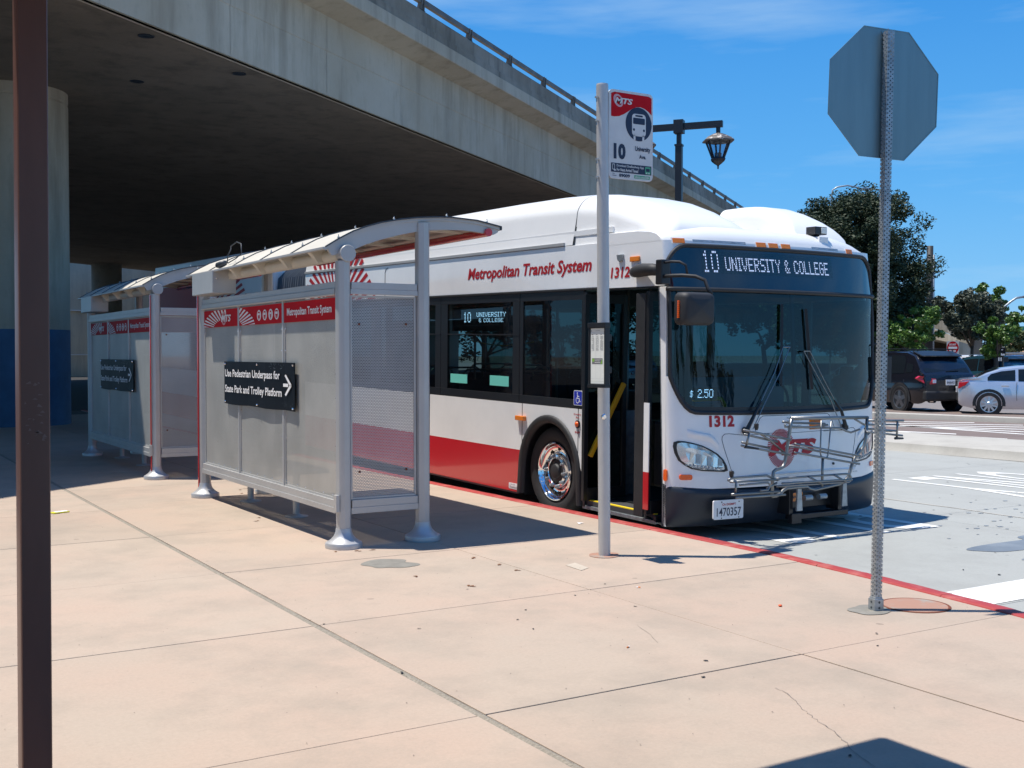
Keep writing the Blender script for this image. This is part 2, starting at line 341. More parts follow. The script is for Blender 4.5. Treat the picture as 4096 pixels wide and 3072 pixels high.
def concrete_mat(name, base, stain, pink=None, spots=True, rnd=.05, bump=.15, gum=True, fine=90):
    m = bpy.data.materials.new(name); m.use_nodes = True; n = m.node_tree; p = n.nodes['Principled BSDF']; L = n.links.new
    g = n.nodes.new('ShaderNodeNewGeometry'); P = g.outputs['Position']
    def noise(sc_, det=6, rough=.6):
        x = n.nodes.new('ShaderNodeTexNoise'); x.inputs['Scale'].default_value = sc_; x.inputs['Detail'].default_value = det; x.inputs['Roughness'].default_value = rough; L(P, x.inputs['Vector']); return x.outputs[0]
    def rng(v, a, b, c=0, d=1):
        r = n.nodes.new('ShaderNodeMapRange'); r.inputs['From Min'].default_value = a; r.inputs['From Max'].default_value = b; r.inputs['To Min'].default_value = c; r.inputs['To Max'].default_value = d; L(v, r.inputs['Value']); return r.outputs[0]
    def mix(f, c1, c2):
        x = n.nodes.new('ShaderNodeMixRGB')
        if isinstance(f, float): x.inputs['Fac'].default_value = f
        else: L(f, x.inputs['Fac'])
        for k, c in (('Color1', c1), ('Color2', c2)):
            if isinstance(c, tuple): x.inputs[k].default_value = (*c, 1)
            else: L(c, x.inputs[k])
        return x.outputs[0]
    c = mix(rng(noise(.75, 4), .38, .64), base, pink or base)
    c = mix(rng(noise(1.3, 9, .68), .46, .74, 0, .95), c, stain)
    c = mix(rng(noise(fine*.55, 6, .85), .38, .72, 0, .34), c, tuple(s*.60 for s in base))
    c = mix(rng(noise(5.5, 8, .75), .56, .80, 0, .38), c, tuple(s*.66 for s in base))
    if gum:
        vo = n.nodes.new('ShaderNodeTexVoronoi'); vo.inputs['Scale'].default_value = 2.6; L(P, vo.inputs['Vector'])
        sp = n.nodes.new('ShaderNodeSeparateColor'); L(vo.outputs['Color'], sp.inputs[0])
        r1 = n.nodes.new('ShaderNodeMath'); r1.operation = 'MULTIPLY_ADD'; r1.inputs[1].default_value = .10; r1.inputs[2].default_value = -.03; L(sp.outputs[0], r1.inputs[0])
        nz = n.nodes.new('ShaderNodeMath'); nz.operation = 'MULTIPLY_ADD'; nz.inputs[1].default_value = -.10; L(noise(14, 3), nz.inputs[0]); L(r1.outputs[0], nz.inputs[2])
        ls = n.nodes.new('ShaderNodeMath'); ls.operation = 'LESS_THAN'; L(vo.outputs['Distance'], ls.inputs[0])
        ad = n.nodes.new('ShaderNodeMath'); ad.operation = 'ADD'; ad.inputs[1].default_value = .05; L(nz.outputs[0], ad.inputs[0]); L(ad.outputs[0], ls.inputs[1])
        s5 = n.nodes.new('ShaderNodeMath'); s5.operation = 'MULTIPLY'; L(ls.outputs[0], s5.inputs[0]); L(rng(sp.outputs[1], 0, 1, .12, .58), s5.inputs[1])
        c = mix(s5.outputs[0], c, tuple(s*.42 for s in base))
        v2 = n.nodes.new('ShaderNodeTexVoronoi'); v2.inputs['Scale'].default_value = 9; L(P, v2.inputs['Vector'])
        s6 = n.nodes.new('ShaderNodeSeparateColor'); L(v2.outputs['Color'], s6.inputs[0])
        t6 = n.nodes.new('ShaderNodeMath'); t6.operation = 'MULTIPLY_ADD'; t6.inputs[1].default_value = .22; t6.inputs[2].default_value = -.175; L(s6.outputs[0], t6.inputs[0])
        l6 = n.nodes.new('ShaderNodeMath'); l6.operation = 'LESS_THAN'; L(v2.outputs['Distance'], l6.inputs[0]); L(t6.outputs[0], l6.inputs[1])
        h6 = n.nodes.new('ShaderNodeMath'); h6.operation = 'MULTIPLY'; h6.inputs[1].default_value = .42; L(l6.outputs[0], h6.inputs[0])
        c = mix(h6.outputs[0], c, (.07,.065,.065))
    oi = n.nodes.new('ShaderNodeObjectInfo')
    br = n.nodes.new('ShaderNodeHueSaturation'); L(rng(oi.outputs['Random'], 0, 1, 1-rnd, 1+rnd), br.inputs['Value']); L(c, br.inputs['Color'])
    L(br.outputs[0], p.inputs['Base Color']); p.inputs['Roughness'].default_value = .85
    bp = n.nodes.new('ShaderNodeBump'); bp.inputs['Strength'].default_value = bump; bp.inputs['Distance'].default_value = .004; L(noise(fine*1.2, 4, .7), bp.inputs['Height']); L(bp.outputs[0], p.inputs['Normal'])
    return m
M['slab'] = concrete_mat('sidewalk_concrete', (.435,.35,.27), (.33,.275,.215), pink=(.46,.345,.262))
M['bay'] = concrete_mat('bay_concrete', (.355,.362,.335), (.30,.302,.278), rnd=.025, gum=True)
M['island'] = concrete_mat('island_concrete', (.44,.42,.37), (.34,.32,.28), rnd=.02, gum=False)
M['asph'] = concrete_mat('aged_asphalt', (.19,.145,.125), (.145,.115,.10), rnd=.02, gum=False, fine=120)
M['lot'] = concrete_mat('lot_asphalt', (.21,.19,.18), (.15,.135,.13), rnd=.02, gum=False)
M['dark'] = mat('joint_dirt', (.10,.085,.07), .95)
M['seal'] = mat('joint_sealant_sand', (.33,.29,.23), .95, var=.4, vscale=60, bump=.4, bscale=150, world=True)
M['redkerb'] = mat('red_kerb_paint', (.36,.04,.035), .6, var=.0, col2=(.48,.16,.13), vscale=5, thr=(.5,.75), bump=.1, bscale=30, world=True)
M['kerbwhite'] = mat('worn_kerb_edge', (.42,.38,.34), .85, var=.2, world=True)
M['paint'] = mat('white_road_paint', (.72,.71,.66), .7, col2=(.58,.58,.55), vscale=3, thr=(.45,.72), world=True)
M['wet'] = mat('wet_stain', (.24,.245,.24), .35, var=.3, vscale=2.5, world=True)
def bridge_mat(name, base, stain, dark, vert=True):
    m = bpy.data.materials.new(name); m.use_nodes = True; n = m.node_tree; p = n.nodes['Principled BSDF']; L = n.links.new
    g = n.nodes.new('ShaderNodeNewGeometry')
    def noise(scl, s3, det=8, rough=.65):
        mp = n.nodes.new('ShaderNodeMapping'); mp.inputs['Scale'].default_value = s3; L(g.outputs['Position'], mp.inputs['Vector'])
        x = n.nodes.new('ShaderNodeTexNoise'); x.inputs['Scale'].default_value = scl; x.inputs['Detail'].default_value = det; x.inputs['Roughness'].default_value = rough; L(mp.outputs[0], x.inputs['Vector']); return x.outputs[0]
    def rng(v, a, b, d=1.0):
        r = n.nodes.new('ShaderNodeMapRange'); r.inputs['From Min'].default_value = a; r.inputs['From Max'].default_value = b; r.inputs['To Max'].default_value = d; L(v, r.inputs['Value']); return r.outputs[0]
    def mix(f, c1, c2):
        x = n.nodes.new('ShaderNodeMixRGB'); L(f, x.inputs['Fac'])
        for k, c in (('Color1', c1), ('Color2', c2)):
            if isinstance(c, tuple): x.inputs[k].default_value = (*c, 1)
            else: L(c, x.inputs[k])
        return x.outputs[0]
    c = mix(rng(noise(.35, (1,1,1)), .35, .65), base, stain)
    c = mix(rng(noise(1.6, (1,1,.12) if vert else (1,1,1)), .48, .74, .75), c, dark)
    c = mix(rng(noise(5, (1,1,.5)), .55, .8, .5), c, tuple(q*.6 for q in base))
    L(c, p.inputs['Base Color']); p.inputs['Roughness'].default_value = .9
    bp = n.nodes.new('ShaderNodeBump'); bp.inputs['Strength'].default_value = .3; bp.inputs['Distance'].default_value = .02; L(noise(9, (1,1,1)), bp.inputs['Height']); L(bp.outputs[0], p.inputs['Normal'])
    return m
M['girder'] = bridge_mat('bridge_concrete', (.50,.455,.36), (.41,.355,.26), (.22,.19,.14))
M['soffit'] = bridge_mat('bridge_soffit', (.27,.22,.16), (.20,.165,.12), (.10,.082,.06), False)  # mottling is stain; overall tone lowered to stand in for deep shade underneath
M['parapet'] = bridge_mat('parapet_weathered', (.33,.31,.26), (.19,.165,.12), (.045,.04,.032))
M['railsteel'] = mat('bridge_rail_steel', (.20,.18,.16), .6, .3, var=.4, vscale=2)
M['colblue'] = mat('blue_painted_concrete', (.035,.115,.22), .6, var=.3, vscale=2)
M['dirt'] = mat('dirt', (.36,.24,.14), .95, var=.4, vscale=.4)
M['ground'] = mat('far_ground', (.20,.18,.15), .95, var=.3, vscale=.05)

# ================================================================== SETTING
ROAD = -0.15
g_ = MB(); g_.box((-400, -60, -1.2), (900, 900, -0.62)); struct(g_.build('ground', M['ground']))
# sidewalk: base sheet + slabs
KX = [(40, 6.45), (12.4, 6.45), (8.0, 6.46), (6.65, 6.47), (5.54, 6.39), (4.42, 6.26), (2.4, 5.9), (0.0, 5.2), (-6.0, 3.0)]
def kerbx(y):
    for (y1, x1), (y0, x0) in zip(KX[:-1], KX[1:]):
        if y0 <= y <= y1: return x0 + (x1-x0)*(y-y0)/(y1-y0)
    return KX[-1][1]
sw = MB()
ys_ = [-6, 0, 1, 2.4, 3.4, 4.42, 5, 5.54, 6.1, 6.65, 8, 12.4, 20, 34]
sw.prism([(-26, -6)] + [(kerbx(y)-.004, y) for y in ys_] + [(-26, 34)], lambda a, b, d: (a, b, d), -.55, -.016)
sidewalk = struct(sw.build('sidewalk', M['dark']))
cols_x = [-13.2, -9.26, -5.3, -1.4, 2.50, 4.47, None]
rows_y = [-1.6, .42, 2.38, 4.335, 6.285, 8.15, 10.09, 12.05, 14.0, 15.95, 17.9, 19.85, 21.8, 23.75, 25.7, 27.65, 29.6, 31.6]
for ci in range(len(cols_x)-1):
    for ri in range(len(rows_y)-1):
        y0, y1 = rows_y[ri]+.0042, rows_y[ri+1]-.0042
        x0 = cols_x[ci] + (.022 if ci == 4 else .0042)
        if ci == 5 or cols_x[ci+1] is None:
            yy = sorted([y for y in ys_ if y0 < y < y1] + [y0, y1])
            poly = [(x0, y0)] + [(kerbx(y)-.012, y) for y in yy] + [(x0, y1)]
        else:
            x1 = cols_x[ci+1] - (.022 if ci == 3 else .0042)
            poly = [(x0, y0), (x1, y0), (x1, y1), (x0, y1)]
        b = MB(); dz = random.uniform(-.0012, .0012)
        b.prism(poly, lambda a, c, d: (a, c, d), -.03, dz)
        o = b.build('slab', M['slab'], sidewalk, bevel=.003)
sl = MB()
n_ = 160
top = [[(2.50 + dx + random.uniform(-.003, .003), -1.6 + 33.2*i/n_, z) for dx, z in ((-.022,-.016),(-.019,-.004),(0,.001),(.019,-.004),(.022,-.016))] for i in range(n_+1)]
sl.grid(top); sl.build('joint_sealant', M['seal'], sidewalk)
M['patchcrack'] = mat('crack_dirt', (.22,.18,.15), .95)
# hairline cracks as thin recessed dirt ribbons
def ribbon(pts, wd, z, name, m, parent=None, jag=.0, steps=1):
    P = []
    for (a, b), (c, d) in zip(pts[:-1], pts[1:]):
        for i in range(steps):
            t = i/steps; P.append((a+(c-a)*t+random.uniform(-jag, jag), b+(d-b)*t+random.uniform(-jag, jag)))
    P.append(pts[-1]); mb = MB(); L, R = [], []
    for i, p in enumerate(P):
        q = P[min(i+1, len(P)-1)]; o = P[max(i-1, 0)]; dx, dy = q[0]-o[0], q[1]-o[1]; l = math.hypot(dx, dy) or 1
        ww = wd*random.uniform(.5, 1.2)/2; L.append((p[0]-dy/l*ww, p[1]+dx/l*ww, z)); R.append((p[0]+dy/l*ww, p[1]-dx/l*ww, z))
    mb.grid([L, R]); return mb.build(name, m, parent, fix=False)
cr1 = [gr(*p) for p in ((3105,2753),(3155,2780),(3210,2838),(3265,2880),(3330,2920),(3370,2960),(3430,3020),(3500,3071))]
ribbon([(p.x, p.y) for p in cr1], .003, .003, 'crack', M['patchcrack'], sidewalk, .006, 5)
cr2 = [gr(*p) for p in ((2545,2500),(2590,2530),(2632,2573))]
ribbon([(p.x, p.y) for p in cr2], .002, .003, 'crack', M['patchcrack'], sidewalk, .004, 4)
# kerb: red painted stones with joints
kerb = None
segy = [-6, -3, 0, 1.2, 2.4, 3.4, 4.33, 4.9, 5.54, 6.1, 6.65, 8.15, 10.09, 12.05, 14.0, 16, 18, 20, 22, 24, 26, 28, 30, 32, 34]
kb = MB()
for a, b in zip(segy[:-1], segy[1:]):
    kb.prism([(kerbx(a)+.004, a), (kerbx(a)+.15, a), (kerbx(b)+.15, b), (kerbx(b)+.004, b)], lambda p, q, d: (p, q, d), -.60, -.02)
kerb = struct(kb.build('kerb', M['dark']))
for a, b in zip(segy[:-1], segy[1:]):
    s_ = MB(); a2, b2 = a+.002, b-.002
    sec = [(.0, -.02), (.004, .002), (.02, .006), (.12, .004), (.150, -.012), (.165, -.05), (.175, ROAD-.02)]
    rows = []
    N = 8
    for i in range(N+1):
        y = a2+(b2-a2)*i/N; k = kerbx(y)
        rows.append([(k+x+(random.uniform(-.004, .004) if 0 < j < 5 else 0), y, z+random.uniform(-.0015, .0015)) for j, (x, z) in enumerate(sec)])
    s_.grid(rows); s_.build('kerb_stone', M['redkerb'], kerb, smooth=True)
# worn pale line along the back of the kerb
# bay road
rb = MB(); rb.box((4.5, -8, -.6), (17.2, 60, ROAD-.02)); road = struct(rb.build('road', M['dark']))
bx = [3.0, 6.9, 10.1, 13.4, 16.62]; by = [-8, -4.6, -1.4, 1.8, 4.95, 8.1, 11.3, 14.5, 17.7, 20.9, 24.1, 27.3, 33, 45, 60]
for i in range(4):
    for j in range(len(by)-1):
        b = MB(); b.box((bx[i]+.003, by[j]+.003, -.3), (bx[i+1]-.003, by[j+1]-.003, ROAD)); b.build('road_slab', M['bay'], road)
# island: raised median with battered kerb face
def strip_along(sec, line, m, name, n=1, sm=False):
    mb = MB(); rows = []
    for x, y in line: rows.append([(x+sx, y, z) for sx, z in sec])
    mb.grid(rows); return mb.build(name, m, None, autos=30 if sm else None)
il = [(17.4, -20), (16.95, 6), (16.73, 11.4), (16.60, 14.1), (16.45, 18), (16.2, 26), (16.0, 60)]
isl = struct(strip_along([(-.02, -.4), (0, ROAD), (.05, -.09), (.08, -.01), (.14, .005), (2.2, .02), (2.26, -.02), (2.30, -.3)], il, M['island'], 'traffic_island', sm=True))
# low scuppers in island kerb
# aged asphalt lane between island and car park kerb
ab = MB(); ab.add([(18.2, -20, ROAD+.002), (33, -20, ROAD+.002), (27, 60, ROAD+.002), (17.5, 60, ROAD+.002)], [(0,1,2,3)]); struct(ab.build('lane_asphalt', M['asph'], fix=False))
k2 = [(29, 2), (25.78, 17.56), (24.87, 21.1), (23.4, 27), (20.5, 40)]
k2s = struct(strip_along([(-.02, -.4), (0, ROAD), (.03, -.02), (.09, .0), (.2, .0), (.22, -.3)], k2, M['island'], 'lot_kerb', sm=True))
LOT = -.20
lt = MB(); lt.add([(29.1, 1, LOT), (260, 1, LOT), (260, 200, LOT), (20.6, 200, LOT), (20.6, 40, LOT), (23.5, 27, LOT), (25, 21, LOT), (25.9, 17.5, LOT)], [(0,1,2,3,4,5,6,7)]); struct(lt.build('parking_lot', M['lot'], fix=False))
# dark asphalt under the bridge
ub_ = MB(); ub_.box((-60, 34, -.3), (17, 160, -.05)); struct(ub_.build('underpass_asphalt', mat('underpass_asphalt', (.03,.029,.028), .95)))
u2 = MB(); u2.box((-80, -20, -.3), (-13.25, 34, -.06)); struct(u2.build('side_ground', M['lot']))
# painted markings
def quad_mark(pts, z, parent, name='painted_line'):
    mb = MB(); mb.add([(p[0], p[1], z) for p in pts], [tuple(range(len(pts)))]); return mb.build(name, M['paint'], parent, fix=False)
quad_mark([(6.70, 5.42), (16.4, 5.42), (16.4, 5.0), (6.68, 4.98)], ROAD+.004, road, 'crosswalk_line')
quad_mark([(6.66, 1.9), (16.4, 1.9), (16.4, 1.5), (6.66, 1.5)], ROAD+.004, road, 'crosswalk_line')
tx = MB(); put_text(tx, 'ONLY', lambda a, b: (a, b, ROAD+.004), 15.0, 10.75, 12.5, 8.35, bold=.0)
tx.build('road_word_only', M['paint'], road, fix=False)
tx = MB(); put_text(tx, 'BUS', lambda a, b: (a, b, ROAD+.004), 9.7, 9.5, 7.6, 7.5, bold=.0)
tx.build('road_word_bus', M['paint'], road, fix=False)
ribbon([(11.0, 9.4), (10.99, 8.2), (10.95, 7.4)], .045, ROAD+.004, 'worn_line', M['island'], road, .015, 8)
lane = bpy.data.objects['lane_asphalt']
Zx = lambda a, b: gr(3400+a*696/2212, 1500+b*696/2212, ROAD+.006)
for a, b, c, d, w_ in ((300,586,1580,606,3),(300,610,2200,637,3),(300,632,2212,662,3.5),(300,642,2212,690,4),(500,640,2212,722,4),(300,620,2212,752,4.5),(300,700,1350,750,5),(880,752,2000,818,9)):
    p = [Zx(a,b-w_), Zx(c,d-w_), Zx(c,d+w_), Zx(a,b+w_)]
    quad_mark([(q.x, q.y) for q in p], ROAD+.006, lane)
p = [Zx(560,708), Zx(870,742), Zx(882,768), Zx(560,730)]; quad_mark([(q.x,q.y) for q in p], ROAD+.007, lane, 'painted_arrow')
# parking stall lines
lotp = bpy.data.objects['parking_lot']
for a, b, c, d in ((800,458,1010,430),(1020,470,1200,445),(1330,465,1520,470),(2050,500,2200,505)):
    p = [gr(3400+q[0]*696/2212, 1500+q[1]*696/2212, LOT+.004) for q in ((a,b-4),(c,d-4),(c,d+4),(a,b+4))]
    quad_mark([(q.x,q.y) for q in p], LOT+.004, lotp)
# wet patches on the bay
def blob(cx, cy, rx, ry, seed, n=60, amp=.35):
    r_ = random.Random(seed); ph = [r_.uniform(0, 6.28) for _ in range(6)]; P = []
    for i in range(n):
        a = 2*pi*i/n; k = 1 + amp*sum(sin((j+2)*a+ph[j])/(j+2) for j in range(6)); P.append((cx+rx*k*cos(a), cy+ry*k*sin(a)))
    return P
def blob_mesh(P, z, name, m, parent):
    mb = MB(); mb.add([(a, b, z) for a, b in P], [tuple(range(len(P)))]); return mb.build(name, m, parent, fix=False)
blob_mesh(blob(10.1, 6.45, 1.0, .30, 3, n=120, amp=.5), ROAD+.0035, 'wet_patch', M['wet'], road)
blob_mesh(blob(9.9, 5.95, .9, .12, 8), ROAD+.0035, 'wet_patch', M['wet'], road)
dp = MB()
for i in range(46):
    x = random.gauss(10.6, .9); y = random.gauss(7.6, .45); r = random.uniform(.007, .028)
    dp.add([(x+r*1.3*cos(a*pi/4), y+r*sin(a*pi/4), ROAD+.003) for a in range(8)], [tuple(range(8))])
stuff(dp.build('oil_drips', M['wet'], road, fix=False))
# old patches on the sidewalk
M['patch'] = mat('grey_repair_patch', (.25,.235,.20), .9, var=.25, vscale=9, world=True)
M['terracotta'] = mat('terracotta_cover', (.36,.20,.14), .85, col2=(.30,.27,.23), vscale=5, thr=(.5,.62), world=True, bump=.2, bscale=60)
P = gr(1555, 2255); blob_mesh(blob(P.x, P.y, .20, .19, 5, amp=.25), .0028, 'repair_patch', M['patch'], sidewalk)
P = gr(3480, 2440); blob_mesh(blob(P.x, P.y, .15, .12, 15, amp=.15), .0028, 'repair_patch', M['patch'], sidewalk)
M['pale'] = mat('pale_scuff', (.50,.43,.34), .9, var=.1)
p = [gr(*q) for q in ((2262,2262),(2300,2252),(2355,2272),(2325,2283))]; blob_mesh([(q.x,q.y) for q in p], .0028, 'tape_scrap', M['pale'], sidewalk)

# ================================================================== BRIDGE
E0 = Vector((4.013, 20.016, 0)); ED = Vector((.8025, .5966, 0)); EN = Vector((.5966, -.8025, 0))
def bp(s, o, z): # along, outward from girder face, height
    p = E0 + ED*s + EN*o; return (p.x, p.y, z)
bridge = thing('overpass', 'long weathered concrete road bridge crossing overhead, steel rail on its parapet', 'bridge', (0,0,0))
S0, S1 = -62, 205
ss = [S0+i*(S1-S0)/60 for i in range(61)]
IN = -31
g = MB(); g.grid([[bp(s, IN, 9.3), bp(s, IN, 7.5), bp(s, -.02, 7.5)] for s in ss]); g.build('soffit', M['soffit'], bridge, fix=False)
# lit face in formwork panels
s = S0
while s < 120:
    L_ = 3.66
    a = MB(); a.grid([[bp(s+.006+(L_-.012)*i/2, o, z) for o, z in ((-.14,7.5),(0,7.5),(.0,8.5),(.012,8.51),(.012,9.3))] for i in range(3)])
    a.build('face_panel', M['girder'], bridge, fix=False); s += L_
a = MB(); a.grid([[bp(q, -.03, 7.49), bp(q, -.03, 9.35)] for q in ss]); a.build('girder_wall', M['girder'], bridge, fix=False)
# overhang
a = MB(); a.grid([[bp(q, 0, 9.3), bp(q, .62, 9.45), bp(q, .66, 9.45), bp(q, .68, 9.47), bp(q, .68, 9.78), bp(q, .62, 9.80)] for q in ss]); a.build('deck_overhang', M['girder'], bridge, fix=False)
a = MB(); a.grid([[bp(q, .64, 9.80), bp(q, .64, 9.98), bp(q, .60, 10.0), bp(q, .60, 10.36), bp(q, .57, 10.40), bp(q, .32, 10.42), bp(q, .30, 9.8)] for q in ss]); a.build('parapet', M['parapet'], bridge, fix=False)
a = MB(); a.grid([[bp(q, .3, 9.8), bp(q, -13, 9.85), bp(q, -13.2, 10.4), bp(q, -13.5, 10.4), bp(q, -13.6, 9.3), bp(q, IN, 9.3)] for q in ss]); a.build('deck', M['lot'], bridge, fix=False)
# narrow drip groove line under overhang
a = MB(); a.grid([[bp(q, -.20, 7.496), bp(q, -.17, 7.485), bp(q, -.14, 7.496)] for q in ss]); a.build('drip_edge', M['girder'], bridge, fix=False)
def tubeb(o, z, h):
    m = MB()
    m.grid([[bp(q, o+.05, z-h/2), bp(q, o+.05, z+h/2), bp(q, o-.05, z+h/2), bp(q, o-.05, z-h/2), bp(q, o+.05, z-h/2)] for q in ss]); return m
tubeb(.50, 10.66, .13).build('rail_beam', M['railsteel'], bridge, fix=False)
pm = None
for i in range(-6, 34):
    s = 11.36 + (i-2)*3.02 - 6.04
    if pm is None:
        m = MB()
        for d in (-.07, .07):
            m.add([bp(d-.02, .56, 10.38), bp(d+.02, .56, 10.38), bp(d+.02, .40, 10.38), bp(d-.02, .40, 10.38), bp(d-.02, .58, 10.73), bp(d+.02, .58, 10.73), bp(d+.02, .50, 10.73), bp(d-.02, .50, 10.73)],
                  [(0,1,2,3),(4,5,6,7),(0,1,5,4),(1,2,6,5),(2,3,7,6),(3,0,4,7)])
        m.add([bp(-.12, .58, 10.415), bp(.12, .58, 10.415), bp(.12, .36, 10.415), bp(-.12, .36, 10.415)], [(0,1,2,3)])
        o = m.build('rail_post', M['railsteel'], bridge); pm = o.data
    else:
        o = bpy.data.objects.new('rail_post', pm); col.objects.link(o); o.parent = bridge
    o.location = ED*s
# soffit vents
for px, py in ((585,143),(548,325),(957,294)):
    q = gr(px, py, 7.5); m = MB(); m.lathe([(.0,7.494),(.13,7.494),(.15,7.488),(.15,7.5)], (q.x, q.y, 0), 14); m.build('soffit_drain', M['seam'], bridge)
# columns
def column(x, y, r, h, blue, name='column'):
    m = MB(); m.lathe([(r, -.3), (r, blue)], (x, y, 0), 40); c = m.build('column_base', M['colblue'], bridge, autos=60)
    m = MB(); m.lathe([(r-.003, blue), (r-.003, h-.28), (r-.02, h-.26), (r-.02, h-.22), (r-.003, h-.20), (r-.003, h+.02)], (x, y, 0), 40); m.build(name, M['girder'], bridge, autos=40)
column(3.90, 27.92, 1.17, 7.5, 2.14)
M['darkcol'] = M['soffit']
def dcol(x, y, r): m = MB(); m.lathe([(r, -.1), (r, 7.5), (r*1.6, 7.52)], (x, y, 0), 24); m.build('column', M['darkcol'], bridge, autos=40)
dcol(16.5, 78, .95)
# second deck further in, with its own columns, leaving a gap that lets light onto the wall behind
b2 = thing('far_overpass', 'second dark concrete bridge deck beyond the first one', 'bridge')
def slab_between(i0, i1, z0, z1, name, m, par):
    mb = MB(); mb.add([bp(S0,i0,z0), bp(140,i0,z0), bp(140,i1,z0), bp(S0,i1,z0), bp(S0,i0,z1), bp(140,i0,z1), bp(140,i1,z1), bp(S0,i1,z1)],
       [(0,3,2,1),(4,5,6,7),(0,1,5,4),(1,2,6,5),(2,3,7,6),(3,0,4,7)]); return mb.build(name, m, par)
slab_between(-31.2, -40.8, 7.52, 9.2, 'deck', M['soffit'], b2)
# wall beyond, with a coping ledge and a plinth band
def wallpt(px, d): q = at(px, 1415, d); return Vector((q.x, q.y, 0))
w0 = wallpt(120, 80); w1 = wallpt(1500, 98)
wall = thing('retaining_wall', 'pale beige concrete retaining wall with ledges, sunlit far behind the left shelter', 'wall')
def wal(z0, z1, off, name, m, w0=w0, w1=w1):
    d = (w1-w0).normalized(); n_ = Vector((d.y, -d.x, 0)); 
    if n_.dot(Vector((0,0,0))-w0) < 0: n_ = -n_
    mb = MB(); a, b = w0 + n_*off, w1 + n_*off; a2, b2_ = w0 - n_*.6, w1 - n_*.6
    mb.prism([(a.x,a.y),(b.x,b.y),(b2_.x,b2_.y),(a2.x,a2.y)], lambda p, q, dd: (p, q, dd), z0, z1); return mb.build(name, m, wall)
M['wallc'] = bridge_mat('retaining_wall_concrete', (.62,.55,.42), (.52,.46,.35), (.36,.31,.24))
wal(1.55, 4.7, 0, 'wall_face', M['wallc']); wal(-.2, 1.50, .05, 'plinth', M['wallc']); wal(4.74, 9.6, .12, 'upper_wall', M['wallc']); wal(1.50, 1.56, .1, 'ledge', M['wprint']); wal(4.69, 4.75, .16, 'ledge', M['wprint'])

# ================================================================== SHELTERS
def burst(mb, fn, ca, cb, ra0, rb0, ra1, rb1, n, m=0, a0=0, a1=360, duty=.5, clip=None):
    for i in range(n):
        t0 = radians(a0+(a1-a0)*(i+.5-duty/2)/n); t1 = radians(a0+(a1-a0)*(i+.5+duty/2)/n)
        P = [(ca+ra0*cos(t0), cb+rb0*sin(t0)), (ca+ra1*cos(t0), cb+rb1*sin(t0)), (ca+ra1*cos(t1), cb+rb1*sin(t1)), (ca+ra0*cos(t1), cb+rb0*sin(t1))]
        if clip:
            P = clip_poly(P, *clip)
            if len(P) < 3: continue
        mb.add([fn(a, b) for a, b in P], [tuple(range(len(P)))], m)
def clip_poly(P, x0, y0, x1, y1):
    def cl(P, inside, inter):
        o = []
        for i in range(len(P)):
            a, b = P[i-1], P[i]
            if inside(b):
                if not inside(a): o.append(inter(a, b))
                o.append(b)
            elif inside(a): o.append(inter(a, b))
        return o
    def ix(v): return lambda a, b: (v, a[1]+(b[1]-a[1])*(v-a[0])/(b[0]-a[0]))
    def iy(v): return lambda a, b: (a[0]+(b[0]-a[0])*(v-a[1])/(b[1]-a[1]), v)
    P = cl(P, lambda p: p[0] >= x0, ix(x0))
    if P: P = cl(P, lambda p: p[0] <= x1, ix(x1))
    if P: P = cl(P, lambda p: p[1] >= y0, iy(y0))
    if P: P = cl(P, lambda p: p[1] <= y1, iy(y1))
    return P
def ellipse(ca, cb, ra, rb, n=24): return [(ca+ra*cos(2*pi*i/n), cb+rb*sin(2*pi*i/n)) for i in range(n)]
def rrect(a0, b0, a1, b1, r, n=4):
    P = []
    for cx, cy, s in ((a1-r, b1-r, 0), (a0+r, b1-r, 90), (a0+r, b0+r, 180), (a1-r, b0+r, 270)):
        for i in range(n+1):
            t = radians(s+90*i/n); P.append((cx+r*cos(t), cy+r*sin(t)))
    return P
def poly_flat(mb, P, fn, m=0): mb.add([fn(a, b) for a, b in P], [tuple(range(len(P)))], m)

